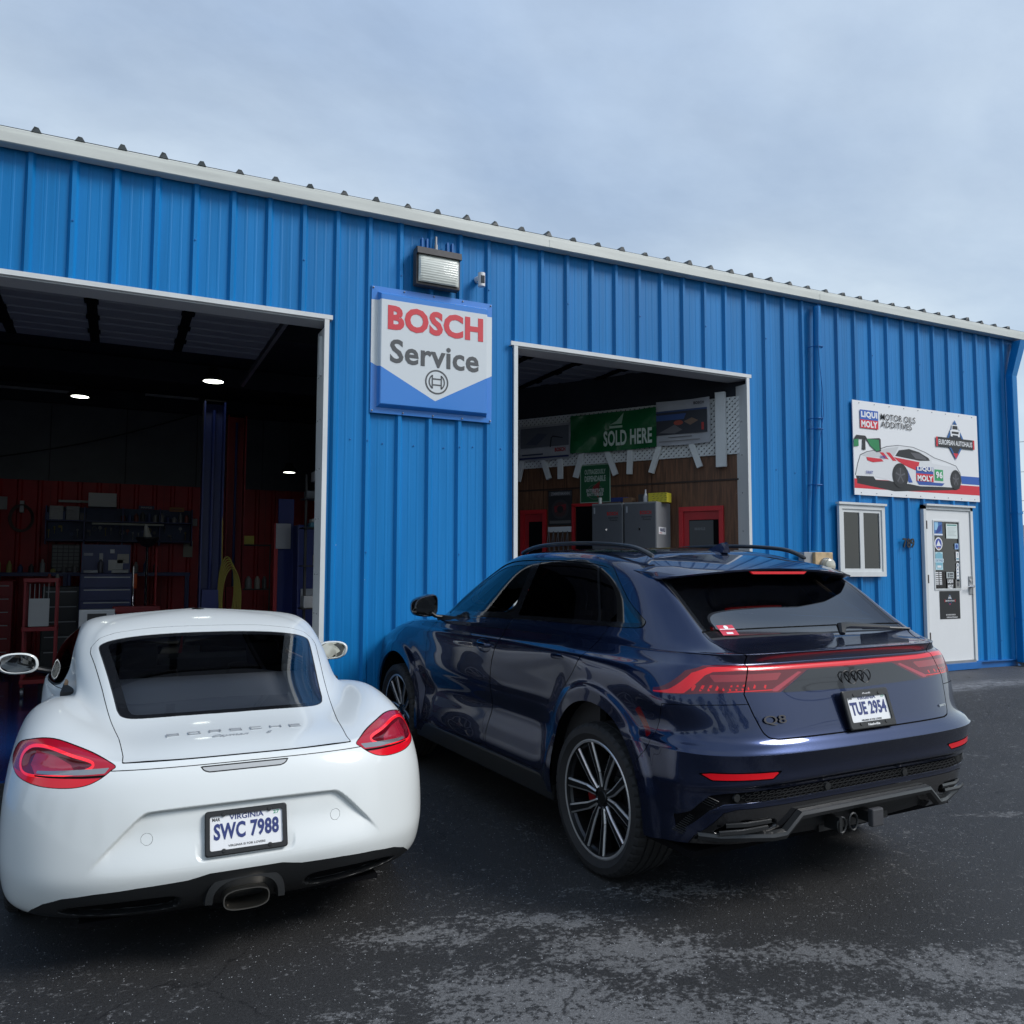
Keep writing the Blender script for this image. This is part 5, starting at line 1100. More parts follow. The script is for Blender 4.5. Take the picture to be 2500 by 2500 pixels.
def rib_profile(x0, x1):
    # cross-section of the sheet between x0 and x1 (ribs every foot, two faint ribs in each pan)
    P = 0.3048; pts = []
    k0 = math.floor(x0/P)-1; k1 = math.ceil(x1/P)+1
    for k in range(k0, k1+1):
        x = k*P
        pts += [(x-.024, 0), (x, -.0315), (x+.030, -.0315), (x+.050, 0)]
        for q in (.122, .205): pts += [(x+q-.012, 0), (x+q-.006, -.0014), (x+q+.006, -.0014), (x+q+.012, 0)]
    out = []
    for i in range(len(pts)-1):
        a, b = pts[i], pts[i+1]
        if b[0] <= x0 or a[0] >= x1: continue
        if not out:
            t = max(0, (x0-a[0])/(b[0]-a[0])) if b[0] > a[0] else 0
            out.append((a[0]+(b[0]-a[0])*t, a[1]+(b[1]-a[1])*t))
        t = min(1, (x1-a[0])/(b[0]-a[0])); out.append((a[0]+(b[0]-a[0])*t, a[1]+(b[1]-a[1])*t))
    return out
def wall_panel(x0, x1, zb, zt):
    pr = rib_profile(x0, x1); mb = MB(); n = len(pr); vs = []
    for (x, y) in pr:
        b = zb(x) if callable(zb) else zb; t = zt(x) if callable(zt) else zt
        vs += [(x, y, b), (x, y, t)]
    mb.add(vs, [(2*i, 2*i+2, 2*i+3, 2*i+1) for i in range(n-1)])
    o = mb.build('wall_panel', m_blue, bld)
    return o
top = lambda x: ez(x)+.03
P3 = .9144
def run(x0, x1, zb, zt):
    k = math.floor((x0-.10)/P3)
    x = x0
    while x < x1-1e-4:
        nx_ = (math.floor((x-.10)/P3+1e-6)+1)*P3+.10
        nx_ = min(nx_, x1); wall_panel(x, nx_, zb, zt); x = nx_
foot = lambda x: gz(x, 0)+.10
run(-5.0, -1.27, foot, top); run(-1.27, 2.375, HD, top); run(2.375, 4.252, foot, top); run(4.252, 7.345, HD, top); run(7.345, 10.325, foot, top); run(10.325, 11.345, 2.47, top); run(11.345, XC, lambda x: gz(x, 0)+.09, top)
# base trim
for x0, x1 in ((-5, -1.27), (2.375, 4.252), (7.345, XC)):
    b = MB(); n = max(2, int((x1-x0)/.5)); vs = []
    for i in range(n+1):
        x = x0+(x1-x0)*i/n; z = gz(x, 0)
        for (y, dz) in ((.06, -.2), (-.012, -.2), (-.012, .085), (-.045, .085), (-.045, .10), (.06, .10)): vs.append((x, y, z+dz))
    b.add(vs, [(i*6+k, (i+1)*6+k, (i+1)*6+k+1, i*6+k+1) for i in range(n) for k in range(5)]); b.build('base_trim', m_bluedk, bld)
# screws
sc = MB()
def screw(x, y, z): sc.sphere((x, y, z), .0075, 4, sc=(1, .6, 1));
for k in range(-4, 40):
    x = .3048*k+.015
    for z in (4.38, 2.78, 1.75, .62):
        if z < HD and (-1.27 < x < 2.4 or 4.24 < x < 7.36 or (8.6 < x < 9.7 and 1.4 < z < 2.5) or 10.3 < x < 11.4): continue
        if k % 3 == (1 if z > 3 else 0): screw(x, -.036, z+random.uniform(-.012, .012))
        if z == 2.78 and x < 8: screw(x+.15, -.006, z+random.uniform(-.02, .02))
for x0, x1 in ((-1.2, 2.35), (4.27, 7.32)):
    k = 0
    x = x0
    while x < x1:
        ph = ((x-.015) % .3048)
        if .06 < ph < .25: screw(x, -.006, HD+.045+random.uniform(-.004, .004))
        x += .152
tag(sc.build('panel_screws', m_bluedk, bld, True), kind='stuff')
# eave: gutter trim, soffit, roof
gf = MB(); prof = [(-.02, 0), (-.108, 0), (-.120, .006), (-.120, .084), (-.104, .090), (-.104, .122), (-.098, .130), (-.02, .138), (.4, .142)]
n = 18; vs = []
for i in range(n+1):
    x = -5+(XC+.22+5)*i/n
    for (y, z) in prof: vs.append((x, y, ez(x)+z+(.0015*math.sin(i*1.9) if 0 < i < n else 0)))
L = len(prof); gf.add(vs, [(i*L+k, (i+1)*L+k, (i+1)*L+k+1, i*L+k+1) for i in range(n) for k in range(L-1)]+[tuple(n*L+k for k in range(L))])
gf.build('gutter', m_fascia, bld)
for x in (4.62, 8.45):
    z = ez(x); MB().box(x, x+.30, -.1225, -.1205, z+.006, z+.084).build('gutter_joint', m_fascia, bld)
rf = MB(); rf.add([(-5,-.09,ez(-5)+.140),(XC+.2,-.09,ez(XC)+.140),(XC+.2,12,ez(XC)+.55),(-5,12,ez(-5)+.55)], [(0,1,2,3)]); rf.build('roof', m_roof, bld)
for k in range(-3, 41):
    x = .3048*k+.045; z = ez(x)+.130; c = random.uniform(-.006, .006); h_ = .040+random.uniform(-.006, .010)
    b = MB(); vs = [(x-.036,-.107,z),(x+.036,-.107,z),(x+.014,-.107+c,z+h_),(x-.014,-.107-c,z+h_),(x-.036,2.5,z+.09),(x+.036,2.5,z+.09),(x+.014,2.5,z+.09+h_),(x-.014,2.5,z+.09+h_)]
    vs = [(px+c, py, pz) for px, py, pz in vs]
    b.add(vs, [(0,1,2,3),(1,5,6,2),(2,6,7,3),(3,7,4,0),(4,7,6,5),(0,4,5,1)]); b.build('roof_rib', m_roof, bld)
MB().box(XC, XC+.012, -.02, 12, .1, 4.95).build('end_wall', m_bluedk, bld)
# openings: header flashing, jambs
def opening(xl, xr, name):
    hb = MB(); hb.box(xl-.035, xr+.03, -.052, -.034, HD-.002, HD+.034); hb.box(xl-.035, xr+.03, -.052, .0, HD-.006, HD-.002); hb.build('door_header_flashing', m_trimw, bld)
    MB().box(xl+.001, xr-.001, -.03, .22, HD-.022, HD-.006).build('door_header', m_intwall if False else M('grey_trim_shade', (.45, .46, .47), .5), bld)
    for s_, x in ((1, xl), (-1, xr)):
        j = MB(); j.box(min(x, x+s_*.042), max(x, x+s_*.042), -.05, -.03, SLAB, HD-.006); j.box(min(x+s_*.03, x+s_*.042), max(x+s_*.03, x+s_*.042), -.0298, .22, SLAB, HD-.08)
        j.build('door_jamb', m_trimw, bld)
        rv = MB()
        for z in (1.2, 1.55, 2.05, 2.5, 2.95, 3.35):
            for dy in (.05, .15): rv.sphere((x+s_*.043, dy, z), .008, 4)
        tag(rv.build('jamb_rivets', m_galv, bld), kind='stuff')
opening(-1.27, 2.383, 'a'); opening(4.252, 7.345, 'b')
br = MB()
for k in range(60): br.box(2.325, 2.343, .05, .06, 3.72-k*.006-.006, 3.72-k*.006) if k % 2 else br.box(2.318, 2.343, .055, .06, 3.72-k*.006-.006, 3.72-k*.006)
br.build('brush_seal', m_trimw, bld)
# overhead sectional doors, raised
def raised_door(x0, x1, z, y0, nsec, sh=.53):
    d = thing('sectional_door', 'raised grey overhead door inside the %s garage opening' % ('left' if x0 < 2 else 'right'), 'garage door', ((x0+x1)/2, y0, z), 0, 'raised overhead doors')
    hw = (x1-x0)/2
    for k in range(nsec):
        s = MB(); ya = k*sh+.008; yb = (k+1)*sh-.008; pr = [(ya, .0), (ya+.02, -.015), (ya+.12, -.015), (ya+.14, -.004), (ya+.24, -.004), (ya+.26, -.015), (yb-.02, -.015), (yb, 0)]
        vs = [(sx*hw, y, zz) for sx in (-1, 1) for (y, zz) in pr]; L = len(pr); s.add(vs, [(i, i+1, L+i+1, L+i) for i in range(L-1)]); s.box(-hw, hw, ya, yb, .002, .04); s.build('door_section', m_doorgrey, d)
    for px in ((-.49, -.02, .48) if x0 < 2 else (-.5, .0, .5)):
        s = MB(); s.box(px*hw-.045, px*hw+.045, .03, nsec*sh-.03, -.028, -.016)
        for k in range(1, nsec): s.box(px*hw-.06, px*hw+.06, k*sh-.06, k*sh+.06, -.04, -.026)
        s.build('door_stile', m_dark, d)
    tr = MB()
    for sx in (-1, 1): tr.box(sx*(hw+.05)-.02, sx*(hw+.05)+.02, -.1, 3.6, -.03, .03)
    tr.build('door_track', m_galv, d)
m_doorgrey = M('grey_door_skin', (.20, .21, .235), .55, var=.05)
raised_door(-1.2, 2.14, 4.10, .55, 4); raised_door(4.33, 7.0, 4.12, .55, 4)
# interior shell of the left bay, and the slanting partition of the right bay
fl = MB(); fl.box(-8, XC-.02, -.02, 12, -.1, SLAB); tag(fl.build('garage_floor', m_epoxy), kind='structure')
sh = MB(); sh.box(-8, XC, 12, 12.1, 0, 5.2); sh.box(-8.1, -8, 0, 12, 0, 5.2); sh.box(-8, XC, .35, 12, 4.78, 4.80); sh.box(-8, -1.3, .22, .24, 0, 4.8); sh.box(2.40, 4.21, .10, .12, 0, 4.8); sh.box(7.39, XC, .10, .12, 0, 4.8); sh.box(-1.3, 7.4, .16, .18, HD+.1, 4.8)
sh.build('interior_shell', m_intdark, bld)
BY = 9.0
k = 0
x = -4.0
while x < 6.0:
    p = MB(); p.box(x+.006, x+1.20, BY, BY+.05, 3.12, 4.9); p.build('liner_panel', m_intwall, bld); x += 1.206
x = -4.0
while x < 6.0:
    pr = [];
    for i in range(3):
        xx = x+i*.3048; pr += [(xx, 0), (xx+.10, 0), (xx+.125, -.025), (xx+.165, -.025), (xx+.19, 0)]
    pr.append((x+.9144-.004, 0))
    p = MB(); p.add([(a, BY-.01+b, z) for (a, b) in pr for z in (0, 3.12)], [(2*i, 2*i+2, 2*i+3, 2*i+1) for i in range(len(pr)-1)]); p.build('red_wall_panel', m_red, bld); x += .9144
cs = MB()
for y in (3.0, 6.0, 8.6): cs.box(-6, 4.4, y, y+.15, 4.45, 4.75)
cs.box(-1.5, -1.3, .3, 9, 4.4, 4.75); cs.build('roof_beam', m_intdark, bld)
# partition
PT = Vector((-.5357, .8445, 0)); PN = Vector((-.8445, -.5357, 0)); PA = Vector((7.37, .03, 0))
def PM(s, off, z=0): # local x runs along the wall towards the camera's right, local -y faces the bay
    o = PA+PT*s+PN*off; m = Matrix(((-PT.x, -PN.x, 0, o.x), (-PT.y, -PN.y, 0, o.y), (0, 0, 1, z), (0, 0, 0, 1))); return m
def pbox(mb, s0, s1, o0, o1, z0, z1, **k): mb.box(-s1, -s0, -o1, -o0, z0, z1, mat=PM(0, 0), **k); return mb
s = 0.0
while s < 6.0:
    for (z0, z1) in ((0, 2.66), (2.68, 3.00)):
        p = MB(); pbox(p, s+.004, min(s+1.2, 6)-.004, -.02, 0, z0, z1)
        for q in range(1, 8): pbox(p, s+q*.15, s+q*.15+.006, .0005, .001, z0, z1)
        p.build('wood_panel', m_wood, bld)
    s += 1.2
p = MB(); pbox(p, 0, 6, -.02, .012, 2.66, 2.68); p.build('panel_batten', M('dark_batten', (.03, .015, .01), .6), bld)
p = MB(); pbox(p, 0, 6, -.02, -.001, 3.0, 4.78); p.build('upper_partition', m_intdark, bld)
# lattice: diagonal slats with real holes
lt = MB(); L0, L1, Z0, Z1 = .06, 3.25, 2.97, 3.66
def clip_bar(cx, sgn, w=.021):
    # bar of slope +-1 inside the rectangle
    a = max(L0, min(L1, cx));
    z0, z1 = Z0, Z1; x0 = cx+sgn*0; x1 = cx+sgn*(Z1-Z0)
    if x0 < L0: z0 = Z0+(L0-x0); x0 = L0
    if x0 > L1: z0 = Z0+(x0-L1); x0 = L1
    if x1 < L0: z1 = Z1-(L0-x1); x1 = L0
    if x1 > L1: z1 = Z1-(x1-L1); x1 = L1
    if z1-z0 < .02: return
    o = .012 if sgn > 0 else .020
    lt.add([PM(0, 0) @ Vector((-xx, -oo, zz)) for xx, zz in ((x0-w, z0), (x0+w, z0), (x1+w, z1), (x1-w, z1)) for oo in (o, o+.008)], [(0,2,4,6),(1,7,5,3),(0,1,3,2),(4,5,7,6),(0,6,7,1),(2,3,5,4)])
c = L0-(Z1-Z0)
while c < L1:
    clip_bar(c, 1); clip_bar(c+(Z1-Z0), -1); c += .064
latt = thing('lattice_panel', 'white diamond lattice strip behind the banners above the wood panelling', 'lattice')
lat = tag(lt.build('lattice_slats', m_trimw, latt), kind='stuff')
p = MB(); pbox(p, .03, .36, .01, .05, 2.3, 2.31);
wp = MB(); pbox(wp, .235, .355, .035, .085, 2.82, 3.72); tag(wp.build('white_post', m_trimw), 'white vertical board at the right end of the lattice, beside the right jamb', 'board')
lb = ['leaning left, third from the right end', 'upright under the SOLD HERE lettering', 'leaning right under the seam of green and right banners', 'leaning left nearest the right jamb', 'leaning right just above the green OUTRAGEOUSLY DEPENDABLE sign', 'upright under the left banner', 'leaning left under the left banner', 'at the far left end of the lattice']
for (s0, z0, s1, z1), l_ in zip([(1.776,3.093,1.667,2.805),(1.465,3.113,1.477,2.802),(1.077,3.117,1.184,2.801),(.654,3.109,.559,2.836),(2.154,3.086,2.243,2.803),(2.468,3.073,2.468,2.798),(2.729,3.064,2.638,2.808),(3.061,3.068,3.127,2.799)], lb):
    a = math.atan2(s1-s0, z0-z1); L = math.hypot(s1-s0, z1-z0); b = MB()
    b.box(-.035, .035, -.02, .02, -L, .05); mt = PM((s0), .055, z0) @ Ry(a)
    o = b.build('wooden_brace', m_trimw); o.matrix_world = mt
    tag(o, 'short white bracing board '+l_, 'board', 'white bracing boards below the lattice')
# ------------------------------------------------------------------ flat prints built as thin coloured shapes
PAL = {}
def pm(c, rough=.45):
    if c not in PAL: PAL[c] = M('print_%s' % ('_'.join('%02d' % int(q*100) for q in c)), c, rough)
    return PAL[c]
class Print:
    def __init__(s, M4, name, parent): s.M = M4; s.by = {}; s.n = 0; s.name = name; s.parent = parent; s.mb = MB(); s.mats = []
    def poly(s, pts, c, mats=None):
        s.n += 1; m = pm(c)
        if m not in s.mats: s.mats.append(m)
        y = -.00022*s.n
        P = [s.M @ Vector((x, y, z)) for x, z in pts]
        # fan from ear-free shapes is wrong for concave outlines: triangulate with bmesh
        bm = bmesh.new(); vs = [bm.verts.new((x, 0, z)) for x, z in pts]; f = bm.faces.new(vs); r = bmesh.ops.triangulate(bm, faces=[f]); bm.verts.index_update()
        s.mb.add(P, [tuple(v.index for v in g.verts) for g in bm.faces], s.mats.index(m)); bm.free()
    def rect(s, x0, z0, x1, z1, c): s.poly([(x0, z0), (x1, z0), (x1, z1), (x0, z1)], c)
    def ell(s, cx, cz, rx, rz, c, n=28): s.poly([(cx+rx*math.cos(2*math.pi*k/n), cz+rz*math.sin(2*math.pi*k/n)) for k in range(n)], c)
    def text(s, t, x, z, w, h, c, wt=.02, sh=0):
        s.n += 1; text_mesh('printed_lettering', t, h, w, pm(c), s.M @ T(Vector((x, -.00022*s.n, z))), 0, s.parent, wt, sh)
    def done(s):
        if s.mb.v:
            o = s.mb.build(s.name, s.mats, s.parent)
            me = o.data
            return o
K_, W_, RD, BL, GN = (.010,.011,.013), (.78,.79,.80), (.62,.012,.03), (.012,.10,.42), (.01,.22,.07)
GY = (.09,.09,.10)
# ---- big service sign with a raised pan
sg = thing('service_sign', 'raised blue and white BOSCH Service sign on the wall between the two bays', 'sign', (3.389, -.034, 3.039))
W2, H2 = .616, 1.197
def pan():
    rings = []; m = MB()
    def rect_(w, h0, h1, y): return [(-w, y, h0), (w, y, h0), (w, y, h1), (-w, y, h1)]
    R_ = [rect_(W2, 0, H2, .0), rect_(W2, 0, H2, -.010), rect_(W2-.055, .052, H2-.052, -.012), rect_(W2-.066, .063, H2-.063, -.030), rect_(W2-.074, .075, H2-.075, -.060), rect_(W2-.082, .083, H2-.083, -.066)]
    vs = [p for r in R_ for p in r]; fs = []
    for i in range(len(R_)-1):
        for k in range(4): fs.append((i*4+k, i*4+(k+1) % 4, (i+1)*4+(k+1) % 4, (i+1)*4+k))
    L = (len(R_)-1)*4; fs.append((L, L+1, L+2, L+3)); m.add(vs, fs); return m
signm, st_, sb_ = new_mat('sign_enamel')
def sign_mat():   # blue above and below, white pentagon: flat print in the sign's own plane
    t = st_; tc = N(t, 'ShaderNodeTexCoord'); sp = N(t, 'ShaderNodeSeparateXYZ'); lk(t, tc.outputs['Object'], sp.inputs[0])
    def mth(op, a, b):
        n = N(t, 'ShaderNodeMath', operation=op)
        for i, v in enumerate((a, b)):
            if isinstance(v, (int, float)): n.inputs[i].default_value = v
            else: lk(t, v, n.inputs[i])
        return n.outputs[0]
    ax = mth('ABSOLUTE', sp.outputs['X'], 0); lim = mth('ADD', mth('MULTIPLY', ax, .52), .150)
    a = mth('GREATER_THAN', sp.outputs['Z'], lim); b = mth('LESS_THAN', sp.outputs['Z'], 1.065); w_ = mth('MULTIPLY', a, b)
    mx = N(t, 'ShaderNodeMix', data_type='RGBA'); lk(t, w_, mx.inputs['Factor']); mx.inputs['A'].default_value = (.030, .20, .60, 1); mx.inputs['B'].default_value = (.62, .66, .68, 1)
    lk(t, mx.outputs['Result'], sb_.inputs['Base Color']); sb_.inputs['Roughness'].default_value = .32; sb_.inputs['Coat Weight'].default_value = .6; sb_.inputs['Coat Roughness'].default_value = .08
sign_mat()
pan().build('sign_pan', signm, sg)
c_red, c_gry = pm((.60,.045,.06)), pm((.075,.08,.085))
text_mesh('sign_lettering', 'BOSCH', .235, .97, c_red, T(Vector((.01, -.067, .900))), .002, sg, .045)
text_mesh('sign_lettering', 'Service', .225, .90, c_gry, T(Vector((.0, -.067, .585))), .002, sg, .022)
lg = MB(); c0 = (.015, -.068, .335)
def ringp(mb, r0, r1, a0, a1, cx, cz, y, n=40):
    vs = [];
    for k in range(n+1):
        a = R(a0+(a1-a0)*k/n); vs += [(cx+r0*math.cos(a), y, cz+r0*math.sin(a)), (cx+r1*math.cos(a), y, cz+r1*math.sin(a))]
    mb.add(vs, [(2*k, 2*k+1, 2*k+3, 2*k+2) for k in range(n)])
ringp(lg, .103, .118, 0, 360, c0[0], c0[2], c0[1]); ringp(lg, .070, .083, 128, 232, c0[0], c0[2], c0[1]); ringp(lg, .070, .083, -52, 52, c0[0], c0[2], c0[1])
def rq(x0, x1, z0, z1): lg.add([(c0[0]+x0, c0[1], c0[2]+z0), (c0[0]+x1, c0[1], c0[2]+z0), (c0[0]+x1, c0[1], c0[2]+z1), (c0[0]+x0, c0[1], c0[2]+z1)], [(0,1,2,3)])
rq(-.052,-.039,-.066,.066); rq(.039,.052,-.066,.066); rq(-.039,.039,.022,.035); rq(-.039,.039,-.035,-.022)
lg.build('sign_emblem', c_gry, sg)
bo = MB()
for x in (-.60, -.30, 0, .30, .60):
    for z in (.018, H2-.018): bo.sphere((x, -.013, z), .009, 5)
bo.build('sign_bolts', m_galv, sg, True)
# ---- oil poster board
po = thing('advertising_board', 'white motor oil board with race car picture above the office window and door', 'sign', (10.30, -.035, 2.548))
PW, PH = 1.235, 1.215
MB().box(-PW, PW, .0, .012, 0, PH).build('board_sheet', pm(W_), po)
p = Print(T(Vector((0, -.0005, 0))), 'printed_picture', po)
sx = lambda u, v: ((u-311)/(1000-311)*2*PW-PW, None)
def PQ(x, y):     # position read on the board: x 0..1 from the left, y 0..1 from the bottom
    return (x*2*PW-PW, y*PH)
def pp(pts, c): p.poly([PQ(*q) for q in pts], c)
pp([(0,.0),(1,.0),(1,.06),(0,.06)], W_)
pp([(.72,.195),(1,.195),(1,.285),(.72,.285)], BL)
pp([(.0,.07),(1,.075),(1,.18),(.70,.18),(.0,.17)], RD)
pp([(.02,.12),(.30,.06),(.80,.12),(.84,.15),(.5,.17),(.02,.17)], K_)
body = [(.01,.20),(.03,.33),(.05,.42),(.10,.46),(.18,.49),(.25,.535),(.34,.56),(.45,.555),(.55,.51),(.62,.46),(.72,.425),(.80,.39),(.835,.31),(.845,.19),(.82,.155),(.78,.145),(.70,.145),(.50,.135),(.42,.15),(.30,.16),(.16,.20)]
pp([(x+(.004 if x > .4 else -.004), y+.007) for x, y in body], (.12,.12,.13)); pp(body, (.70,.71,.72)); pp([(.05,.42),(.10,.455),(.25,.52),(.34,.55),(.30,.44),(.12,.40)], (.56,.57,.58)); pp([(.60,.44),(.72,.415),(.79,.385),(.70,.38),(.60,.40)], W_)
pp([(.012,.20),(.14,.205),(.17,.14),(.10,.13),(.02,.16)], K_)
pp([(.31,.445),(.34,.51),(.42,.535),(.50,.51),(.575,.455),(.585,.425),(.50,.415)], K_)
pp([(.43,.50),(.50,.495),(.55,.455),(.56,.43),(.47,.435)], GY)
pp([(.19,.47),(.22,.47),(.26,.40),(.23,.405)], RD); pp([(.24,.475),(.27,.475),(.32,.39),(.29,.39)], RD)
pp([(.30,.43),(.50,.40),(.48,.30),(.40,.34),(.33,.39)], RD)
pp([(.47,.345),(.61,.355),(.61,.20),(.47,.20)], (.02,.08,.35)); pp([(.47,.275),(.61,.275),(.61,.19),(.47,.19)], RD)
pp([(.62,.335),(.69,.335),(.69,.21),(.62,.21)], (.03,.35,.12))
pp([(.47,.19),(.70,.185),(.68,.155),(.49,.15)], (.02,.08,.35)); pp([(.36,.30),(.40,.31),(.44,.17),(.41,.165)], (.02,.08,.35))
pp([(.09,.405),(.20,.40),(.22,.375),(.14,.355),(.10,.37)], RD)
for cx, cz, rx, rz in ((.345,.235,.062,.135), (.795,.235,.045,.112)):
    X, Z = PQ(cx, cz); p.ell(X, Z, rx*2*PW, rz*PH, K_); p.ell(X, Z, rx*2*PW*.66, rz*PH*.66, (.03,.03,.035))
    for k in range(5):
        a = 2*math.pi*k/5+.3; p.poly([(X+rx*2*PW*.62*math.cos(a+d), Z+rz*PH*.62*math.sin(a+d)) for d in (-.12, .12)]+[(X+.01*math.cos(a+1.57), Z+.01*math.sin(a+1.57)), (X-.01*math.cos(a+1.57), Z-.01*math.sin(a+1.57))], GY)
pp([(.0,.58),(.02,.63),(.085,.63),(.10,.60),(.19,.62),(.20,.605),(.20,.48),(.17,.47),(.10,.575),(.085,.60),(.085,.48),(.06,.48),(.065,.595)], K_)
pp([(.095,.60),(.185,.60),(.19,.49),(.165,.475),(.12,.53)], GN); pp([(0,.58),(.035,.59),(.035,.515),(0,.505)], GN)
def pt(t, x, y, w, h, c, wt=.02): X, Z = PQ(x, y); p.text(t, X, Z, w*2*PW, h*PH, c, wt)
pt('LIQUI', .54, .325, .125, .055, W_, .05); pt('MOLY', .54, .225, .125, .065, W_, .05); pt('96', .655, .275, .055, .08, W_, .04)
pp([(.05,.80),(.185,.80),(.185,.905),(.05,.905)], (.02,.10,.42)); pp([(.05,.71),(.185,.71),(.185,.80),(.05,.80)], RD)
pt('LIQUI', .118, .852, .12, .075, W_, .05); pt('MOLY', .118, .755, .12, .07, W_, .05)
pt('MOTOR OILS', .34, .855, .27, .068, K_, .006); pt('ADDITIVES', .325, .775, .24, .065, K_, .006)
pt('HR', .215, .42, .04, .03, (.02,.05,.3), .03); pt('DINET', .11, .245, .05, .03, (.02,.05,.3), .02)
def emblem(P_, cx, cz, s, dark=False):
    q = lambda pts, c: P_.poly([(cx+x*s, cz+z*s*.56) for x, z in pts], c)
    q([(-.36,.02),(0,.98),(.36,.02),(0,-.78)], (.02,.12,.35)); q([(-.29,.02),(0,.86),(.29,.02),(0,-.66)], (.006,.01,.02)); q([(-.10,-.50),(.10,-.50),(0,-.74)], RD)
    q([(-.17,.30),(.17,.30),(.19,.50),(.13,.54),(.11,.76),(-.11,.76),(-.13,.54),(-.19,.50)], W_); q([(-.10,.56),(.10,.56),(.09,.72),(-.09,.72)], K_); q([(-.13,.36),(.13,.36),(.13,.46),(-.13,.46)], K_); q([(-.17,.24),(-.10,.24),(-.10,.31),(-.17,.31)], W_); q([(.10,.24),(.17,.24),(.17,.31),(.10,.31)], W_)
    q([(-.72,.16),(.72,.16),(.72,-.26),(-.72,-.26)], K_); q([(-.72,.16),(-.66,.16),(-.66,-.26),(-.72,-.26)], RD); q([(.66,.16),(.72,.16),(.72,-.26),(.66,-.26)], RD)
    P_.text('EUROPEAN AUTOHAUS', cx, cz-.03*s, 1.26*s, .125*s, W_, .02)
X, Z = PQ(.80, .665); emblem(p, X, Z, .56)
p.done()
sc = MB()
for k in range(9):
    for z in (.03, PH-.03): sc.sphere((-PW+.12+k*.28, -.002, z), .007, 4)
tag(sc.build('board_screws', m_galv, po), kind='stuff')
# ---- wall pack light, camera, house number, meter, conduit, window, door
wl = thing('wall_light', 'large weathered floodlight with ribbed glass above the service sign', 'light', (3.40, -.034, 4.29))
MB().box(-.225, .225, -.095, 0, .0, .36, bev=.010).build('light_housing', M('weathered_brown_metal', (.06,.055,.055), .6, var=.3, vscale=12), wl)
gl = MB(); vs = []; n = 24
for i in range(n+1):
    z = .025+.275*i/n; b = .035*math.sin(math.pi*min(1, i/n*1.0+.02))**.5+(.004 if i % 2 else 0)
    for x, k_ in ((-.205, .25), (-.19, .8), (-.16, 1), (.16, 1), (.19, .8), (.205, .25)): vs.append((x, -.100-b*k_, z))
gl.add(vs, [(i*6+k, (i+1)*6+k, (i+1)*6+k+1, i*6+k+1) for i in range(n) for k in range(5)]); gl.build('light_glass', M('frosted_prism_glass', (.60,.63,.58), .4, var=.14, vscale=9, stretch=(1,1,5), coat=.5), wl, True)
cv = MB(); cv.add([(-.226,-.09,.362),(.226,-.09,.362),(.226,-.130,.352),(-.226,-.130,.352),(-.226,-.140,.288),(.226,-.140,.288),(.226,-.09,.288),(-.226,-.09,.288)], [(0,1,2,3),(3,2,5,4),(0,3,4,7),(1,6,5,2)]); cv.build('light_visor', M('brown_visor', (.045,.042,.045), .6, var=.3, vscale=14), wl)
cd = MB(); cd.cyl((-.0,-.02,.36), (-.0,-.02,.52), .012, 10); cd.cyl((0,-.02,.37), (0,-.02,.44), .018, 10); cd.build('light_conduit', m_galv, wl, True)
ft = MB()
for x in (-.15,-.10,.11,.16): ft.box(x-.008, x+.008, -.06, -.0, .37, .47)
ft.build('cooling_fins', m_bluedk, wl)
cm = thing('security_camera', 'small white cylindrical security camera right of the floodlight', 'camera', (3.86, -.034, 4.45))
MB().cyl((0,-.075,-.075), (0,-.075,.06), .036, 24).build('camera_body', pm((.7,.71,.72), .35), cm, True)
MB().cyl((0,-.02,.02), (-.01,.02,.02), .032, 20).build('camera_bracket', pm((.7,.71,.72), .35), cm, True)
MB().box(-.020, .020, -.114, -.100, -.05, .03, bev=.006).build('camera_lens', m_blackglass, cm)
nb = thing('house_number', 'black metal house number 789 on the wall left of the office door', 'number', (10.03, -.036, 1.95))
for i, ch in enumerate('789'): text_mesh('numeral', ch, .125, .070, m_ink, T(Vector(((i-1)*.075, -.002, 0))), .010, nb, .02)
me_ = thing('electric_meter', 'weathered tan electric meter box at the foot of the blue conduit', 'meter', (8.24, -.035, 1.35))
MB().box(-.16, -.02, -.09, 0, 0, .46, bev=.006).build('meter_back_box', M('grey_box', (.28,.29,.30), .55, var=.1), me_)
MB().box(-.02, .27, -.13, 0, -.02, .46, bev=.008).build('meter_housing', M('rusty_tan_metal', (.50,.36,.20), .6, var=.35, vscale=9), me_)
MB().lathe([(0,.10),(.055,.10),(.078,.085),(.082,.0)], 30, T(Vector((.14,-.13,.30))) @ FACEM).build('meter_glass', M('meter_glass', (.45,.44,.36), .15, coat=1), me_, True)
MB().lathe([(.083,.0),(.095,.0),(.095,.03),(.083,.03)], 30, T(Vector((.14,-.13,.30))) @ FACEM).build('meter_ring', m_galv, me_, True)
cn = thing('conduit_pipe', 'blue painted vertical conduit running down the wall to the electric meter', 'pipe', (8.36, -.082, 0))
MB().tube([(.07, 0, 4.86), (.05, 0, 4.0), (.02, 0, 3.0), (-.03, 0, 2.4), (-.06, 0, 1.83)], .045, 18).build('pipe', m_blue, cn, True)
st = MB()
for z, x in ((4.35, .06), (3.45, .035), (3.32, .03), (2.63, -.01)): st.tube([(x-.08, .07, z), (x-.07, -.02, z), (x-.04, -.054, z), (x+.04, -.054, z), (x+.07, -.02, z), (x+.09, .07, z)], .006, 5)
st.build('pipe_strap', m_bluedk, cn, True)
MB().tube([(.02,-.07,4.86),(.0,-.072,4.4),(.02,-.072,4.1),(.06,-.07,3.8),(.07,-.07,3.5),(.02,-.07,3.3),(-.03,-.06,3.0),(-.07,-.05,2.5)], .005, 6).build('cable', m_bluedk, cn, True)
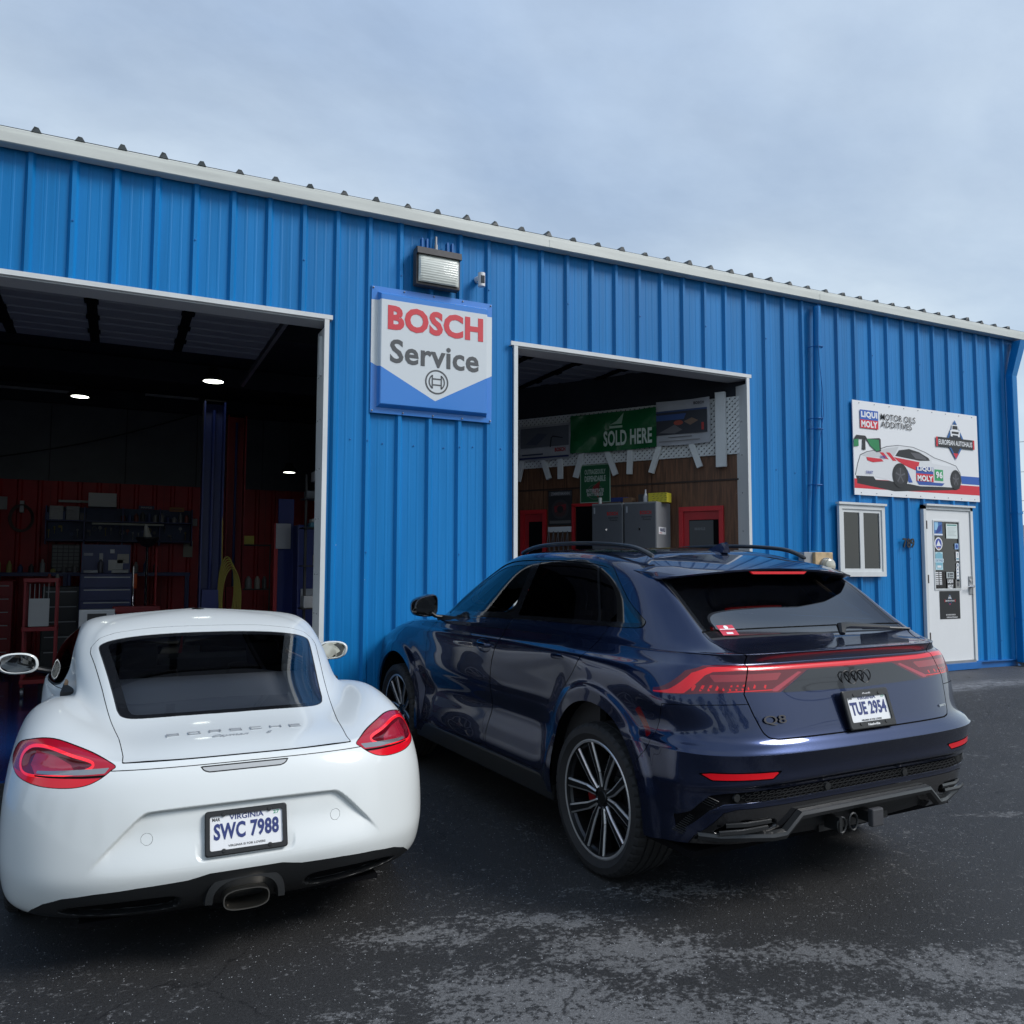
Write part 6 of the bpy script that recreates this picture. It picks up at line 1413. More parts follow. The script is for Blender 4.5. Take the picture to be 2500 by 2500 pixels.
ds = thing('downspout', 'blue downspout with angled elbow at the right corner of the building', 'downspout', (12.27, -.09, 0))
b = MB(); b.box(-.055, .055, -.05, .05, .30, 4.42, bev=.012)
for z in (.9, 2.4): b.box(-.06, .06, -.055, .055, z, z+.03)
b.build('pipe', m_blue, ds)
e = MB(); e.add([(-.055,-.05,4.40),(.055,-.05,4.40),(.055,.05,4.40),(-.055,.05,4.40),(.10,-.10,4.93),(.23,-.10,4.93),(.23,.02,4.93),(.10,.02,4.93)], [(0,1,5,4),(1,2,6,5),(2,3,7,6),(3,0,4,7)]); e.build('elbow', m_blue, ds)
e = MB(); e.add([(-.05,-.05,.30),(.05,-.05,.30),(.05,.05,.30),(-.05,.05,.30),(-.01,-.16,.22),(.10,-.16,.22),(.10,-.08,.18),(-.01,-.08,.18)], [(0,1,5,4),(1,2,6,5),(2,3,7,6),(3,0,4,7),(4,5,6,7)]); e.build('shoe', m_galv, ds)
# corner paint chips
ch = MB()
for k in range(46):
    z = random.uniform(2.6, 4.7); x = 12.30+.18*random.random(); s_ = random.uniform(.003, .010)
    ch.add([(x-s_, -.0336, z-s_), (x+s_, -.0336, z-s_*.6), (x+s_*.6, -.0336, z+s_*2), (x-s_*.8, -.0336, z+s_)], [(0,1,2,3)])
# window
wn = bpy.data.objects.new('office_window', None); COL.objects.link(wn); wn.parent = bld; wn.location = (9.155, -.034, 1.515)
fr = MB(); W3, H3 = .41, .90
for (x0, x1, z0, z1) in ((-W3, W3, 0, .062), (-W3, W3, H3-.055, H3), (-W3, -W3+.055, .062, H3-.055), (W3-.055, W3, .062, H3-.055)): fr.box(x0, x1, -.035, 0, z0, z1)
fr.box(-W3-.02, W3+.02, -.055, .0, H3, H3+.028); fr.build('frame', m_trimw, wn)
s_ = MB()
for (x0, x1) in ((-W3+.055, -.005), (-.005, W3-.055)):
    for q in ((x0, x1, .062, .10), (x0, x1, H3-.095, H3-.055), (x0, x0+.035, .10, H3-.095), (x1-.035, x1, .10, H3-.095)): s_.box(q[0], q[1], -.022, -.002, q[2], q[3])
s_.build('sash', m_trimw, wn)
MB().box(-W3+.05, W3-.05, -.010, -.008, .06, H3-.05).build('pane', glass('window_glass', (.5,.52,.52), 1.6), wn)
MB().box(-W3, W3, .10, .12, 0, H3).build('dark_room', M('dark_room', (.012,.012,.013), .8), wn)
ss = MB(); ss.box(-.20, -.06, .02, .035, .08, .20); ss.box(-.28, -.17, .03, .04, .26, .36); ss.build('window_paper', pm((.35,.33,.30)), wn)
for k, (x, h_) in enumerate(((.06,.05),(.11,.07),(.16,.045),(.21,.085),(.26,.05))): MB().cyl((x, .04, .10), (x, .04, .10+h_), .018, 8).build('ornament', pm((.4,.34,.26)), wn, True)
# door
dn = bpy.data.objects.new('office_door', None); COL.objects.link(dn); dn.parent = bld; dn.location = (10.835, -.034, .365)
fr = MB(); W4, H4 = .508, 2.09
fr.box(-W4, -W4+.05, -.02, .03, 0, H4); fr.box(W4-.05, W4, -.02, .03, 0, H4); fr.box(-W4, W4, -.02, .03, H4-.045, H4); fr.box(-W4+.03, W4+.02, -.05, -.0, H4, H4+.025); fr.build('frame', m_trimw, dn)
lf = MB(); gx0, gx1, gz0, gz1 = -.30, .215, .985, 1.885
for q in ((-W4+.053, gx0, .018, H4-.048), (gx1, W4-.053, .018, H4-.048), (gx0, gx1, .018, gz0), (gx0, gx1, gz1, H4-.048)): lf.box(q[0], q[1], -.004, .03, q[2], q[3])
lf.build('door_leaf', M('white_door_paint', (.74,.75,.75), .4, var=.03, vscale=2), dn)
ld = MB()
for q in ((gx0-.018, gx0, gz0-.018, gz1+.018), (gx1, gx1+.018, gz0-.018, gz1+.018), (gx0, gx1, gz0-.018, gz0), (gx0, gx1, gz1, gz1+.018)): ld.box(q[0], q[1], -.012, -.004, q[2], q[3])
ld.build('glass_bead', m_trimw, dn)
MB().box(gx0, gx1, .006, .010, gz0, gz1).build('pane', glass('door_glass', (.35,.37,.37), 1.6), dn)
MB().box(-.45, .45, .10, .12, 0.1, 2.0).build('dark_room', M('dark_hall', (.035,.034,.033), .8), dn)
MB().box(-W4+.05, W4-.05, -.03, .03, -.015, .017).build('threshold', m_galv, dn)
for z in (.30, 1.06, 1.78): MB().box(-W4+.044, -W4+.062, -.024, -.018, z, z+.11).build('hinge', M('brown_hinge', (.05,.03,.025), .5), dn)
hd = MB(); hd.box(W4-.125, W4-.055, -.014, -.004, .90, 1.15, bev=.004); hd.build('lock_plate', m_galv, dn)
hd = MB(); hd.cyl((W4-.09, -.004, 1.01), (W4-.09, -.06, 1.01), .022, 16); hd.tube([(W4-.09,-.055,1.01),(W4-.15,-.06,1.012),(W4-.21,-.055,1.008)], .010, 8); hd.cyl((W4-.09,-.012,1.09), (W4-.09,-.022,1.09), .02, 14); hd.build('lever_handle', m_chrome, dn, True)
MB().box(-.52, .52, -.06, .05, -.10, -.016).build('door_sill', m_bluedk, dn)
# stickers on the door glass: each is its own thing
def sticker(name, label, x, z, w_, h_, fn, col=W_, cat='sticker', y=-.036, group=None, round_=False):
    o = thing(name, label, cat, (10.835+x, y, .365+z), 0, group); q = MB()
    if round_: q.prism([(w_/2*math.cos(2*math.pi*k/24), h_/2*math.sin(2*math.pi*k/24)) for k in range(24)], 0, .0008, FACEM)
    else: q.box(-w_/2, w_/2, -.0008, 0, -h_/2, h_/2)
    q.build('sticker_sheet', pm(col), o); P_ = Print(T(Vector((0, -.001, 0))), 'printed_shapes', o); fn(P_); P_.done(); return o
G_ = 'stickers on the office door'
def f1(P_): P_.rect(-.07,-.02,.0,.09,(.30,.55,.75)); P_.poly([(-.07,-.09),(.06,-.03),(.08,.06),(.0,.03)], (.02,.05,.25)); P_.rect(-.08,-.09,.09,-.07,W_)
sticker('poster_sticker', 'blue picture sticker at the top left of the door glass', -.205, 1.79, .17, .19, f1, (.05,.16,.42), group=G_)
def f2(P_):
    P_.rect(-.10,.075,.10,.09,(.02,.25,.22)); [P_.rect(-.09,.05-.018*k,.09-.02*(k % 3),.054-.018*k,(.45,.5,.48)) for k in range(7)]
sticker('notice_sheet', 'white printed notice at the top right of the door glass', .075, 1.76, .235, .20, f2, (.66,.74,.72), 'notice')
def f3(P_): P_.ell(0,0,.062,.072,(.03,.06,.35)); P_.poly([(-.05,-.03),(.0,.05),(.05,-.03)], W_); P_.rect(-.02,-.065,.02,-.05,(.6,.3,.1))
sticker('round_sticker', 'round blue and white sticker below the top left picture sticker', -.205, 1.585, .16, .175, f3, W_, group=G_, round_=True)
def f4(P_): P_.poly([(-.05,-.10),(.05,-.10),(.07,-.03),(.07,.09),(0,.12),(-.07,.09),(-.07,-.03)], (.20,.45,.55)); P_.rect(-.09,-.02,.09,.03,(.6,.75,.8)); P_.text('CERTIFIED',0,.005,.16,.03,(.02,.1,.25)); P_.rect(-.04,-.09,.04,-.06,W_)
sticker('badge_sticker', 'tall pale blue badge sticker on the left of the door glass', -.205, 1.355, .15, .24, f4, (.45,.66,.72), group=G_)
def f5(P_): P_.ell(0,.0,.022,.028,(.02,.06,.3))
sticker('small_sticker', 'small square blue sticker at the right of the door glass', .165, 1.555, .08, .08, f5, (.25,.4,.65), group=G_)
def f6(P_): P_.text('?',0,.02,.02,.05,(.05,.2,.3)); P_.rect(-.025,-.045,.025,-.025,(.1,.3,.4))
sticker('narrow_sticker', 'narrow white sticker with a question mark at the right of the door glass', .175, 1.42, .065, .125, f6, W_, group=G_)
sticker('small_round_sticker', 'smallest round white sticker at the right of the door glass', .175, 1.30, .065, .065, lambda P_: P_.ell(0,0,.02,.02,(.3,.35,.4)), W_, group=G_, round_=True)
def f7(P_): [P_.ell(0,.07-.045*k,.014,.010,(.1,.2,.3),10) for k in range(4)]
sticker('strip_sticker', 'narrow vertical strip sticker above the grey one at the right of the door glass', .170, 1.175, .055, .19, f7, W_, group=G_)
sticker('grey_sticker', 'grey square sticker at the bottom right of the door glass', .165, 1.04, .095, .13, lambda P_: P_.ell(0,.0,.022,.03,(.08,.08,.09)), (.25,.25,.24), group=G_)
def f8(P_): [P_.rect(-.06,.07-.025*k,-.005,.085-.025*k,W_) for k in range(7)]; [P_.rect(.01,.07-.025*k,.06,.085-.025*k,W_) for k in range(7)]
sticker('opening_hours', 'white opening hours lettering at the bottom left of the door glass', -.225, 1.12, .13, .20, f8, (.03,.03,.032), group=G_)
def f9(P_): P_.text('LIQUI',0,.035,.11,.055,W_,.05); P_.text('MOLY',0,-.035,.11,.055,W_,.05)
sticker('oil_sticker', 'white LIQUI MOLY lettering sticker at the bottom of the door glass', .01, 1.045, .13, .14, f9, (.03,.03,.032), group=G_)
def f10(P_): P_.rect(-.05,-.03,-.02,.03,(.1,.11,.12)); P_.rect(-.01,.0,.06,.03,(.1,.11,.12)); P_.rect(-.01,-.03,.06,-.01,(.1,.11,.12))
sticker('grey_notice_sticker', 'pale grey rectangular sticker above the LIQUI MOLY lettering', .01, 1.165, .15, .085, f10, (.45,.5,.5), group=G_)
def f11(P_):
    emblem(P_, 0, .06, .15); [P_.rect(-.09+.028*k,-.14,-.07+.028*k,-.122,(.5,.5,.5)) for k in range(7)]; P_.text('EUROAUTOHAUS',.03,-.165,.22,.02,W_)
sticker('black_poster', 'square black EUROPEAN AUTOHAUS poster on the lower half of the office door', -.02, .765, .415, .375, f11, K_, 'poster', y=-.040)
# ------------------------------------------------------------------ right bay: banners, cabinets, red doors
def onwall(name, label, cat, s, off, z, group=None):
    o = thing(name, label, cat, (0, 0, 0), 0, group); o.matrix_world = PM(s, off, z); return o
def cloth(w_, h_, sag=.012, seed=1, nx=22, nz=8):
    rnd = random.Random(seed); ph = [rnd.uniform(0, 6) for _ in range(6)]; m = MB(); vs = []
    for j in range(nz+1):
        for i in range(nx+1):
            x = -w_/2+w_*i/nx; z = -h_/2+h_*j/nz
            y = -sag*(.5+.5*math.sin(x*9+ph[0]+z*5))*.5-sag*.6*abs(math.sin(x*5.3+ph[1]-z*7))
            vs.append((x, y, z-.02*math.sin(math.pi*i/nx)*(.5 if j == 0 else .3)))
    m.add(vs, [(j*(nx+1)+i, j*(nx+1)+i+1, (j+1)*(nx+1)+i+1, (j+1)*(nx+1)+i) for j in range(nz) for i in range(nx)]); return m
m_gban = M('green_vinyl', (.008, .11, .035), .22, coat=.6, bump=.25, bscale=6)
m_wban = M('grey_white_vinyl', (.36, .37, .40), .35, var=.1)
o = onwall('banner', 'glossy green banner reading SOLD HERE hung across the lattice', 'banner', 1.695, .075, 3.37, 'banners hung over the lattice'); cloth(1.20, .50, .03, 3).build('banner_cloth', m_gban, o, True)
text_mesh('banner_lettering', 'SOLD HERE', .20, .66, pm((.50,.60,.52)), T(Vector((.22, -.045, -.10))), 0, o, .03)
P_ = Print(T(Vector((.05, -.040, .13))), 'printed_shapes', o); P_.poly([(-.07,-.05),(.09,-.05),(.12,.09),(.02,-.01)], (.25,.4,.28)); P_.rect(-.08,-.10,.10,-.07,(.3,.45,.33)); P_.done()
o = onwall('banner', 'white BOSCH banner with a picture of a mechanic, right of the green banner', 'banner', .760, .075, 3.405, 'banners hung over the lattice'); cloth(.68, .55, .012, 5).build('banner_cloth', m_wban, o, True)
P_ = Print(T(Vector((0, -.022, 0))), 'printed_picture', o); P_.rect(-.335,-.15,.31,.15,(.015,.018,.03)); P_.poly([(-.335,.10),(.05,.10),(.02,.03),(-.335,.03)], (.02,.06,.2)); P_.poly([(.02,.0),(.12,.04),(.2,.0),(.10,-.05)], (.16,.10,.07)); P_.poly([(-.30,-.12),(-.1,-.03),(.0,-.10),(-.1,-.14)], (.10,.10,.11)); P_.ell(-.05,-.01,.06,.03,(.3,.05,.03)); P_.rect(.24,-.12,.27,-.03,(.35,.02,.02)); P_.rect(-.335,.13,.31,.15,(.02,.05,.15)); P_.text('BOSCH', .21, .215, .13, .035, (.05,.05,.06), .03); P_.rect(-.18,-.19,.12,-.18,(.12,.12,.13)); P_.rect(-.30,-.235,.22,-.225,(.2,.2,.2)); P_.done()
o = onwall('banner', 'dim white BOSCH banner with wiper blade picture, leftmost over the lattice', 'banner', 2.690, .075, 3.31, 'banners hung over the lattice'); cloth(.79, .47, .012, 8).build('banner_cloth', m_wban, o, True)
P_ = Print(T(Vector((0, -.022, 0))), 'printed_picture', o); P_.rect(-.37,-.07,.37,.20,(.10,.11,.13)); P_.poly([(-.30,-.02),(-.1,.12),(.05,.1),(-.12,-.04)], (.06,.07,.1)); P_.poly([(.08,-.08),(.10,.05),(.13,.075),(.28,.04),(.28,.028),(.13,.055),(.115,.04),(.10,-.08)], (.01,.01,.012)); P_.text('BOSCH', .24, -.12, .16, .055, (.35,.01,.015), .04); P_.rect(-.35,-.175,-.02,-.155,(.04,.05,.09)); P_.rect(-.39,-.225,.37,-.20,(.02,.03,.1)); P_.done()
o = onwall('battery_sign', 'green OUTRAGEOUSLY DEPENDABLE battery sign on the wood wall above the cabinets', 'sign', 1.970, .02, 2.712); MB().box(-.215, .215, -.012, 0, -.25, .25).build('sign_sheet', pm((.30,.42,.33)), o)
P_ = Print(T(Vector((0, -.0125, 0))), 'printed_shapes', o); P_.rect(-.205,-.24,.205,.24,(.006,.085,.032)); P_.text('OUTRAGEOUSLY',0,.155,.30,.065,(.36,.44,.38),.03); P_.text('DEPENDABLE',0,.065,.30,.075,(.36,.44,.38),.04)
P_.ell(0,-.11,.115,.10,(.10,.11,.10)); P_.ell(0,-.11,.105,.09,(.006,.085,.032)); P_.poly([(-.03,-.04),(.07,.03),(.03,-.06),(.05,-.19),(-.05,-.10)], (.22,.02,.02)); P_.text('INTERSTATE',0,-.09,.25,.045,(.40,.42,.40),.05); P_.text('BATTERIES',0,-.14,.23,.045,(.40,.42,.40),.05); P_.done()
o = onwall('wall_poster', 'dark poster with a brake disc picture left of the cabinets', 'poster', 2.49, .015, 2.415); MB().box(-.18, .18, -.006, 0, -.235, .235).build('poster_sheet', pm((.015,.016,.02)), o)
P_ = Print(T(Vector((0, -.0065, 0))), 'printed_picture', o); P_.rect(-.17,.16,.17,.22,(.06,.06,.065)); P_.text('ZIMMERMANN',.0,.19,.28,.038,(.28,.28,.29),.03); P_.ell(0,-.02,.13,.13,(.03,.03,.035)); P_.ell(0,-.02,.10,.10,(.05,.02,.022)); P_.poly([(-.09,.02),(.09,.05),(.08,-.03),(-.08,-.06)], (.16,.012,.02)); P_.ell(0,-.02,.05,.05,(.012,.012,.014)); P_.rect(-.16,-.21,.16,-.17,(.10,.10,.10)); P_.done()
# cabinets
m_cab = M('grey_steel_cabinet', (.075, .082, .095), .42, var=.08, vscale=3); m_cab2 = M('grey_cabinet_side', (.19, .20, .21), .5, var=.06, vscale=3)
for i, (s0, lab) in enumerate(((1.155, 'grey steel BOSCH parts cabinet with the MAHLE sticker on its side, right of the pair'), (1.585, 'grey steel BOSCH parts cabinet, left of the pair under the green sign'))):
    o = onwall('steel_cabinet', lab, 'cabinet', s0, .03, 0, 'grey steel cabinets')
    hw = .205; b = MB(); b.box(-hw, hw, -.47, 0, .02, 2.405, bev=.004); b.build('cabinet_body', m_cab2, o)
    MB().box(-hw+.008, hw-.008, -.485, -.471, .05, 2.385, bev=.004).build('door', m_cab, o)
    kn = MB(); kn.cyl((-.0, -.485, 2.08), (0, -.50, 2.08), .012, 12); kn.build('door_lock', m_chrome, o)
    P_ = Print(T(Vector((0, -.4855, 0))), 'printed_shapes', o); P_.text('BOSCH', .075, 2.275, .145, .045, (.32,.01,.015), .05); P_.text('Automotive', .085, 2.225, .13, .022, (.012,.013,.016), .03); P_.text('Products', .09, 2.195, .10, .022, (.012,.013,.016), .03); P_.rect(-.175, 2.28, -.155, 2.355, (.3,.32,.35)); P_.done()
    if i == 0:
        q = MB(); q.box(hw+.0005, hw+.001, -.40, -.16, 2.02, 2.105); q.build('side_sticker', pm(W_), o)
        text_mesh('printed_lettering', 'MAHLE', .045, .17, pm((.01,.02,.10)), T(Vector((hw+.0015, -.27, 2.073))) @ Rz(R(90)), 0, o, .06); text_mesh('printed_lettering', 'MAHLE', .014, .09, pm((.5,.02,.03)), T(Vector((hw+.0015, -.33, 2.035))) @ Rz(R(90)), 0, o, .03)
def onbox(name, label, cat, s, off, w_, d_, h_, m, z=2.406, rz=0, build=None):
    o = onwall(name, label, cat, s, off, z); q = MB()
    if build: build(q)
    else: q.box(-w_/2, w_/2, -d_/2, d_/2, 0, h_, bev=.003)
    q.build('carton' if not build else 'body', m, o, bool(build)); return o
y_ = onbox('cardboard_box', 'yellow parts box at the right on top of the cabinets', 'box', 1.0, .25, .235, .16, .115, M('yellow_carton', (.55,.47,.03), .6))
P_ = Print(T(Vector((0, -.0805, .06))), 'printed_shapes', y_)
for k in range(4): [P_.poly([(-.07+.05*q+.012*(k % 2), -.04+.025*k), (-.04+.05*q+.012*(k % 2), -.035+.025*k), (-.04+.05*q+.012*(k % 2), -.030+.025*k), (-.07+.05*q+.012*(k % 2), -.035+.025*k)], (.10,.09,.03)) for q in range(4)]
P_.done()
onbox('cardboard_box', 'small brown carton in the middle on top of the cabinets', 'box', 1.40, .25, .12, .12, .075, M('brown_carton', (.16,.09,.05), .8))
onbox('cardboard_box', 'flat dark brown box beside the small brown carton on the cabinets', 'box', 1.56, .28, .14, .10, .03, M('dark_carton', (.07,.045,.04), .8))
onbox('storage_tray', 'blue plastic tray on top of the left cabinet', 'tray', 1.55, .17, .22, .12, .09, M('blue_tray', (.01,.03,.16), .5))
onbox('white_can', 'white cylindrical can at the left end of the cabinet tops', 'can', 1.745, .36, 0, 0, 0, M('white_can', (.5,.52,.5), .4), build=lambda q: q.cyl((0,0,0),(0,0,.085),.021,16))
def bot(q): q.cyl((0,0,0),(0,0,.07),.03,14); q.cyl((0,0,.07),(0,0,.12),.03,14,r2=.012); q.cyl((0,0,.12),(0,0,.165),.010,10)
onbox('spray_bottle', 'white spray bottle beside the yellow box on the cabinets', 'bottle', 1.165, .30, 0, 0, 0, M('white_bottle', (.45,.46,.48), .4), build=bot)
onbox('clutter_box', 'black box with white stripes leaning by the spray bottle', 'box', 1.22, .25, .08, .10, .11, M('striped_box', (.03,.03,.035), .6))
# red framed doors on the partition
for (s0, s1, zt, lab) in ((.29, .84, 2.36, 'red framed inner doorway at the right end of the wood wall, beside the right jamb'), (2.70, 3.10, 2.40, 'red framed dark doorway at the far left of the wood wall')):
    o = onwall('red_doorway', lab, 'door', (s0+s1)/2, .0, 0, 'red framed inner doorways'); hw = (s1-s0)/2
    f_ = MB(); f_.box(-hw, -hw+.055, -.04, .0, 0, zt-.05); f_.box(hw-.055, hw, -.04, 0, 0, zt-.05); f_.box(-hw, hw, -.04, 0, zt-.055, zt); f_.build('frame', m_redtrim, o)
    f_ = MB(); f_.box(-hw+.055, -hw+.12, -.015, .0, 0, zt-.05); f_.box(-hw+.12, hw-.055, -.015, 0, zt-.16, zt-.05); f_.build('inner_jamb', m_red, o)
    MB().box(-hw+.12, hw-.055, -.008, -.002, 0, zt-.16).build('opening', m_dark, o)
    if s0 < 1:
        MB().box(-hw+.125, hw-.13, -.014, -.009, .02, zt-.17).build('door_leaf', M('grey_door', (.045,.05,.055), .5), o)
        text_mesh('printed_lettering', 'MAHLE', .035, .13, pm((.12,.13,.14)), T(Vector((-.02, -.0145, 2.09))), 0, o, .04)
o = onwall('coat_rack', 'white rack with hanging straps under the dark poster', 'rack', 2.49, .02, 2.05); q = MB(); q.box(-.17, .17, -.03, 0, .04, .11)
q.build('rail', m_trimw, o)
for k in range(5):
    MB().tube([(-.15+.07*k, -.04, .05), (-.17+.07*k, -.05, -.08), (-.13+.07*k, -.05, -.25), (-.15+.07*k, -.04, .05)], .006, 5).build('strap', M('grey_strap', (.12,.12,.13), .7), o, True)
o = onwall('dark_doorway', 'dark gap with grey frame between the poster and the left cabinet', 'door', 2.07, .0, 0); MB().box(-.19, .20, -.006, 0, 0, 2.42).build('opening', m_dark, o); f_ = MB(); f_.box(-.245, -.20, -.03, 0, 0, 2.44); f_.box(-.245, .2, -.03, 0, 2.42, 2.46); f_.build('frame', m_redtrim, o)

# ------------------------------------------------------------------ left bay
def lamp(x, y, z, lab, r=.125):
    o = thing('high_bay_lamp', lab, 'lamp', (x, y, z), 0, 'lit round ceiling lamps')
    MB().lathe([(0,.16),(.05,.16),(.07,.10),(.09,.07),(r+.05,.02),(r+.05,-.005),(r,-.01)], 32).build('lamp_housing', m_seal, o, True)
    q = MB(); q.lathe([(0,-.008),(r,-.008)], 32); q.build('light_disc', M('lamp_glow', (.9,.95,.9), .4, emit=(.95,1.0,.85), estr=6), o)
    MB().cyl((0,0,.16), (0,0,4.75-z), .004, 6).build('suspension_cord', m_seal, o)
lamp(.13, 7.0, 4.29, 'leftmost lit ceiling lamp in the left bay, in front of the grey wall')
lamp(1.774, 3.7, 4.013, 'highest lit ceiling lamp, near the blue lift post')
lamp(3.38, 7.0, 3.27, 'lowest hanging lit lamp, near the right jamb of the left bay', .10)
m_lift = M('dark_blue_steel', (.004, .014, .11), .4, var=.1); m_redst = M('red_steel', (.27, .007, .011), .45, var=.1)
def post(name, lab, x0, x1, y, h_, m, arms):
    o = thing(name, lab, 'car lift', ((x0+x1)/2, y, SLAB)); hw = (x1-x0)/2
    q = MB(); q.box(-hw, hw, -.02, 0, 0, h_); q.box(-hw, -hw+.02, -.22, 0, 0, h_); q.box(hw-.02, hw, -.22, 0, 0, h_); q.build('column', m, o)
    q = MB(); q.box(-hw-.15, hw+.15, -.4, .2, 0, .02); q.build('base_plate', m, o)
    q = MB(); q.box(-hw+.03, hw-.03, -.26, -.02, .5, 1.3); q.build('carriage', m, o)
    q = MB(); q.cyl((-.0, -.12, .3), (0, -.12, h_-.1), .02, 8); q.build('lift_chain', m_lift, o)
    q = MB(); q.box(-hw, hw, -.22, .0, h_, h_+.02); q.build('head', m_dark, o)
post('lift_post', 'dark blue two-post lift column in the left bay with a yellow hose on it', 1.70, 1.97, 4.2, 3.78, m_lift, 1)
post('lift_post', 'red two-post lift column right of the blue one in the left bay', 2.21, 2.49, 6.0, 3.95, m_redst, 1)
o = thing('air_hose', 'yellow coiled hose hanging on the right side of the blue lift post', 'hose', (1.98, 4.0, 0))
q = MB(); rnd = random.Random(4)
for k in range(6):
    pts = []
    for j in range(25):
        a = 2*math.pi*j/24; pts.append((.05+.10*math.sin(a)*(1+.25*rnd.random()*0+.12*k*.3)+.012*k, -.05-.01*k, 1.33+.42*math.cos(a)-.03*k))
    q.tube(pts, .009, 6)
q.tube([(-.02,0,2.6),(-.015,-.02,2.1),(-.01,-.02,1.7),(-.03,-.03,1.0)], .008, 6)
q.build('hose', M('yellow_hose', (.30,.24,.04), .5), o, True)
# tool chest
o = thing('tool_chest', 'dark blue rolling tool chest with its lid open in the middle of the left bay', 'tool chest', (.62, 6.0, SLAB))
q = MB(); q.box(-.36, .36, 0, .5, .12, 1.50, bev=.01); q.build('chest_body', m_lift, o)
for k in range(7): MB().box(-.34, .34, -.02, 0, .18+k*.185, .18+k*.185+.17, bev=.004).build('drawer', m_lift, o)
for k in range(7): MB().box(-.30, .30, -.03, -.02, .325+k*.185, .34+k*.185).build('drawer_pull', m_galv, o)
q = MB(); q.box(-.36, .30, .48, .50, 1.5, 1.93); q.build('lid', m_lift, o)
for (x, z, w_, h_, c) in ((.10, 1.62, .20, .16, (.45,.45,.42)), (-.10, 1.74, .05, .12, (.4,.4,.4)), (-.27, 1.78, .12, .04, (.3,.3,.35)), (.05, 1.83, .06, .06, (.5,.5,.5)), (.20, 1.72, .16, .14, (.35,.33,.28))): MB().box(x-w_/2, x+w_/2, .474, .479, z-h_/2, z+h_/2).build('lid_sticker', pm(c), o)
for x in (-.3, .3): MB().cyl((x-.02, .1, .06), (x+.02, .1, .06), .06, 14).build('castor', m_seal, o)
rnd = random.Random(11)
def clutter(prefix, lab, x, y, z, w_, h_, d_, c, kind='box'):
    o = thing(prefix, lab, prefix.replace('_', ' '), (x, y, z)); q = MB()
    if kind == 'box': q.box(-w_/2, w_/2, -d_/2, d_/2, 0, h_, bev=.004); q.build('body', pm(c), o)
    elif kind == 'can': q.cyl((0,0,0),(0,0,h_*.8), w_/2, 14); q.cyl((0,0,h_*.8),(0,0,h_), w_/3, 12, r2=w_/6); q.build('body', pm(c), o, True)
    return o
clutter('tool_case', 'open pale tool case lying on the blue tool chest', .78, 5.98, 1.525, .22, .05, .2, (.35,.35,.33))
clutter('rag_pile', 'crumpled white paper on the left end of the blue tool chest', .40, 5.98, 1.525, .18, .04, .2, (.30,.31,.33))
clutter('oil_can', 'dark can standing behind the lid of the blue chest', .52, 6.2, 1.525, .08, .2, .1, (.08,.08,.1), 'can')
# red cart
o = thing('tool_cart', 'dark red open tool cart on castors at the left of the left bay', 'cart', (-.10, 4.5, SLAB))
q = MB()
for x in (-.18, .16):
    for y in (-.15, .15): q.box(x, x+.025, y, y+.025, .12, 1.44)
q.build('cart_frame', m_redst, o)
for z in (.16, .80, 1.40): MB().box(-.19, .19, -.17, .18, z, z+.05, bev=.004).build('shelf', m_redst, o)
MB().box(-.12, .10, -.175, -.165, .86, 1.2).build('paper_sheet', pm((.5,.5,.48)), o)
for k in range(5): MB().cyl((-.12+.05*k, -.1, .86), (-.12+.05*k, -.1, 1.38), .006, 6).build('hanging_tool', m_galv, o)
for x in (-.16, .16): MB().cyl((x-.015, -.1, .055), (x+.015, -.1, .055), .055, 14).build('castor', m_galv, o)
clutter('black_bag', 'black crumpled bag on the middle shelf of the red cart', -.12, 4.42, .875, .20, .07, .15, (.015,.015,.02))
# wall bench with shelves
o = thing('wall_shelving', 'blue steel shelving with perforated back on the red wall of the left bay', 'shelving', (.80, 8.86, 0))
MB().box(-1.18, 1.16, 0, .03, 2.05, 2.66).build('perforated_back', M('blue_pegboard', (.012,.035,.10), .5), o)
for z in (2.42, 2.08): MB().box(-1.18, 1.16, -.30, 0, z-.02, z).build('shelf', m_lift, o)
for x in (-1.18, -.6, .0, .6, 1.14): MB().box(x, x+.02, -.3, 0, 2.0, 2.66).build('bracket', m_lift, o)
CN = {(.25,.25,.26): 'grey', (.06,.06,.07): 'black', (.15,.16,.18): 'dark grey', (.35,.36,.36): 'pale', (.03,.05,.15): 'dark blue', (.20,.05,.04): 'rusty red', (.28,.28,.29): 'light grey', (.04,.04,.05): 'black', (.13,.14,.16): 'slate grey', (.33,.30,.10): 'yellow', (.16,.16,.17): 'mid grey'}
rnd = random.Random(3); desc = ['dark', 'grey', 'silver', 'black', 'white', 'blue']
k = 0
for i in range(22):
    x = -.34+.105*i
    if .28 < x < .72: continue
    kind = 'can' if x > .75 else 'box'; h_ = rnd.uniform(.10, .20); c = rnd.choice([(.25,.25,.26),(.06,.06,.07),(.15,.16,.18),(.35,.36,.36),(.03,.05,.15),(.20,.05,.04)])
    pos = 'number %d' % i
    oo = thing('shelf_bottle' if kind == 'can' else 'parts_bin', ('%s %s fluid bottle' if kind == 'can' else '%s %s parts bin') % (CN[c], 'tall' if h_ > .15 else 'short')+' on the upper shelf of the blue wall shelving', 'bottle' if kind == 'can' else 'bin', (x, 8.68, 2.421), 0, 'bottles on the upper wall shelf' if kind == 'can' else 'bins on the upper wall shelf')
    q = MB()
    if kind == 'can': q.cyl((0,0,0),(0,0,h_*.75), .038, 12); q.cyl((0,0,h_*.75),(0,0,h_), .03, 10, r2=.012)
    else: q.box(-.045, .045, -.09, .09, 0, h_, bev=.004)
    q.build('body', pm(c), oo, kind == 'can')
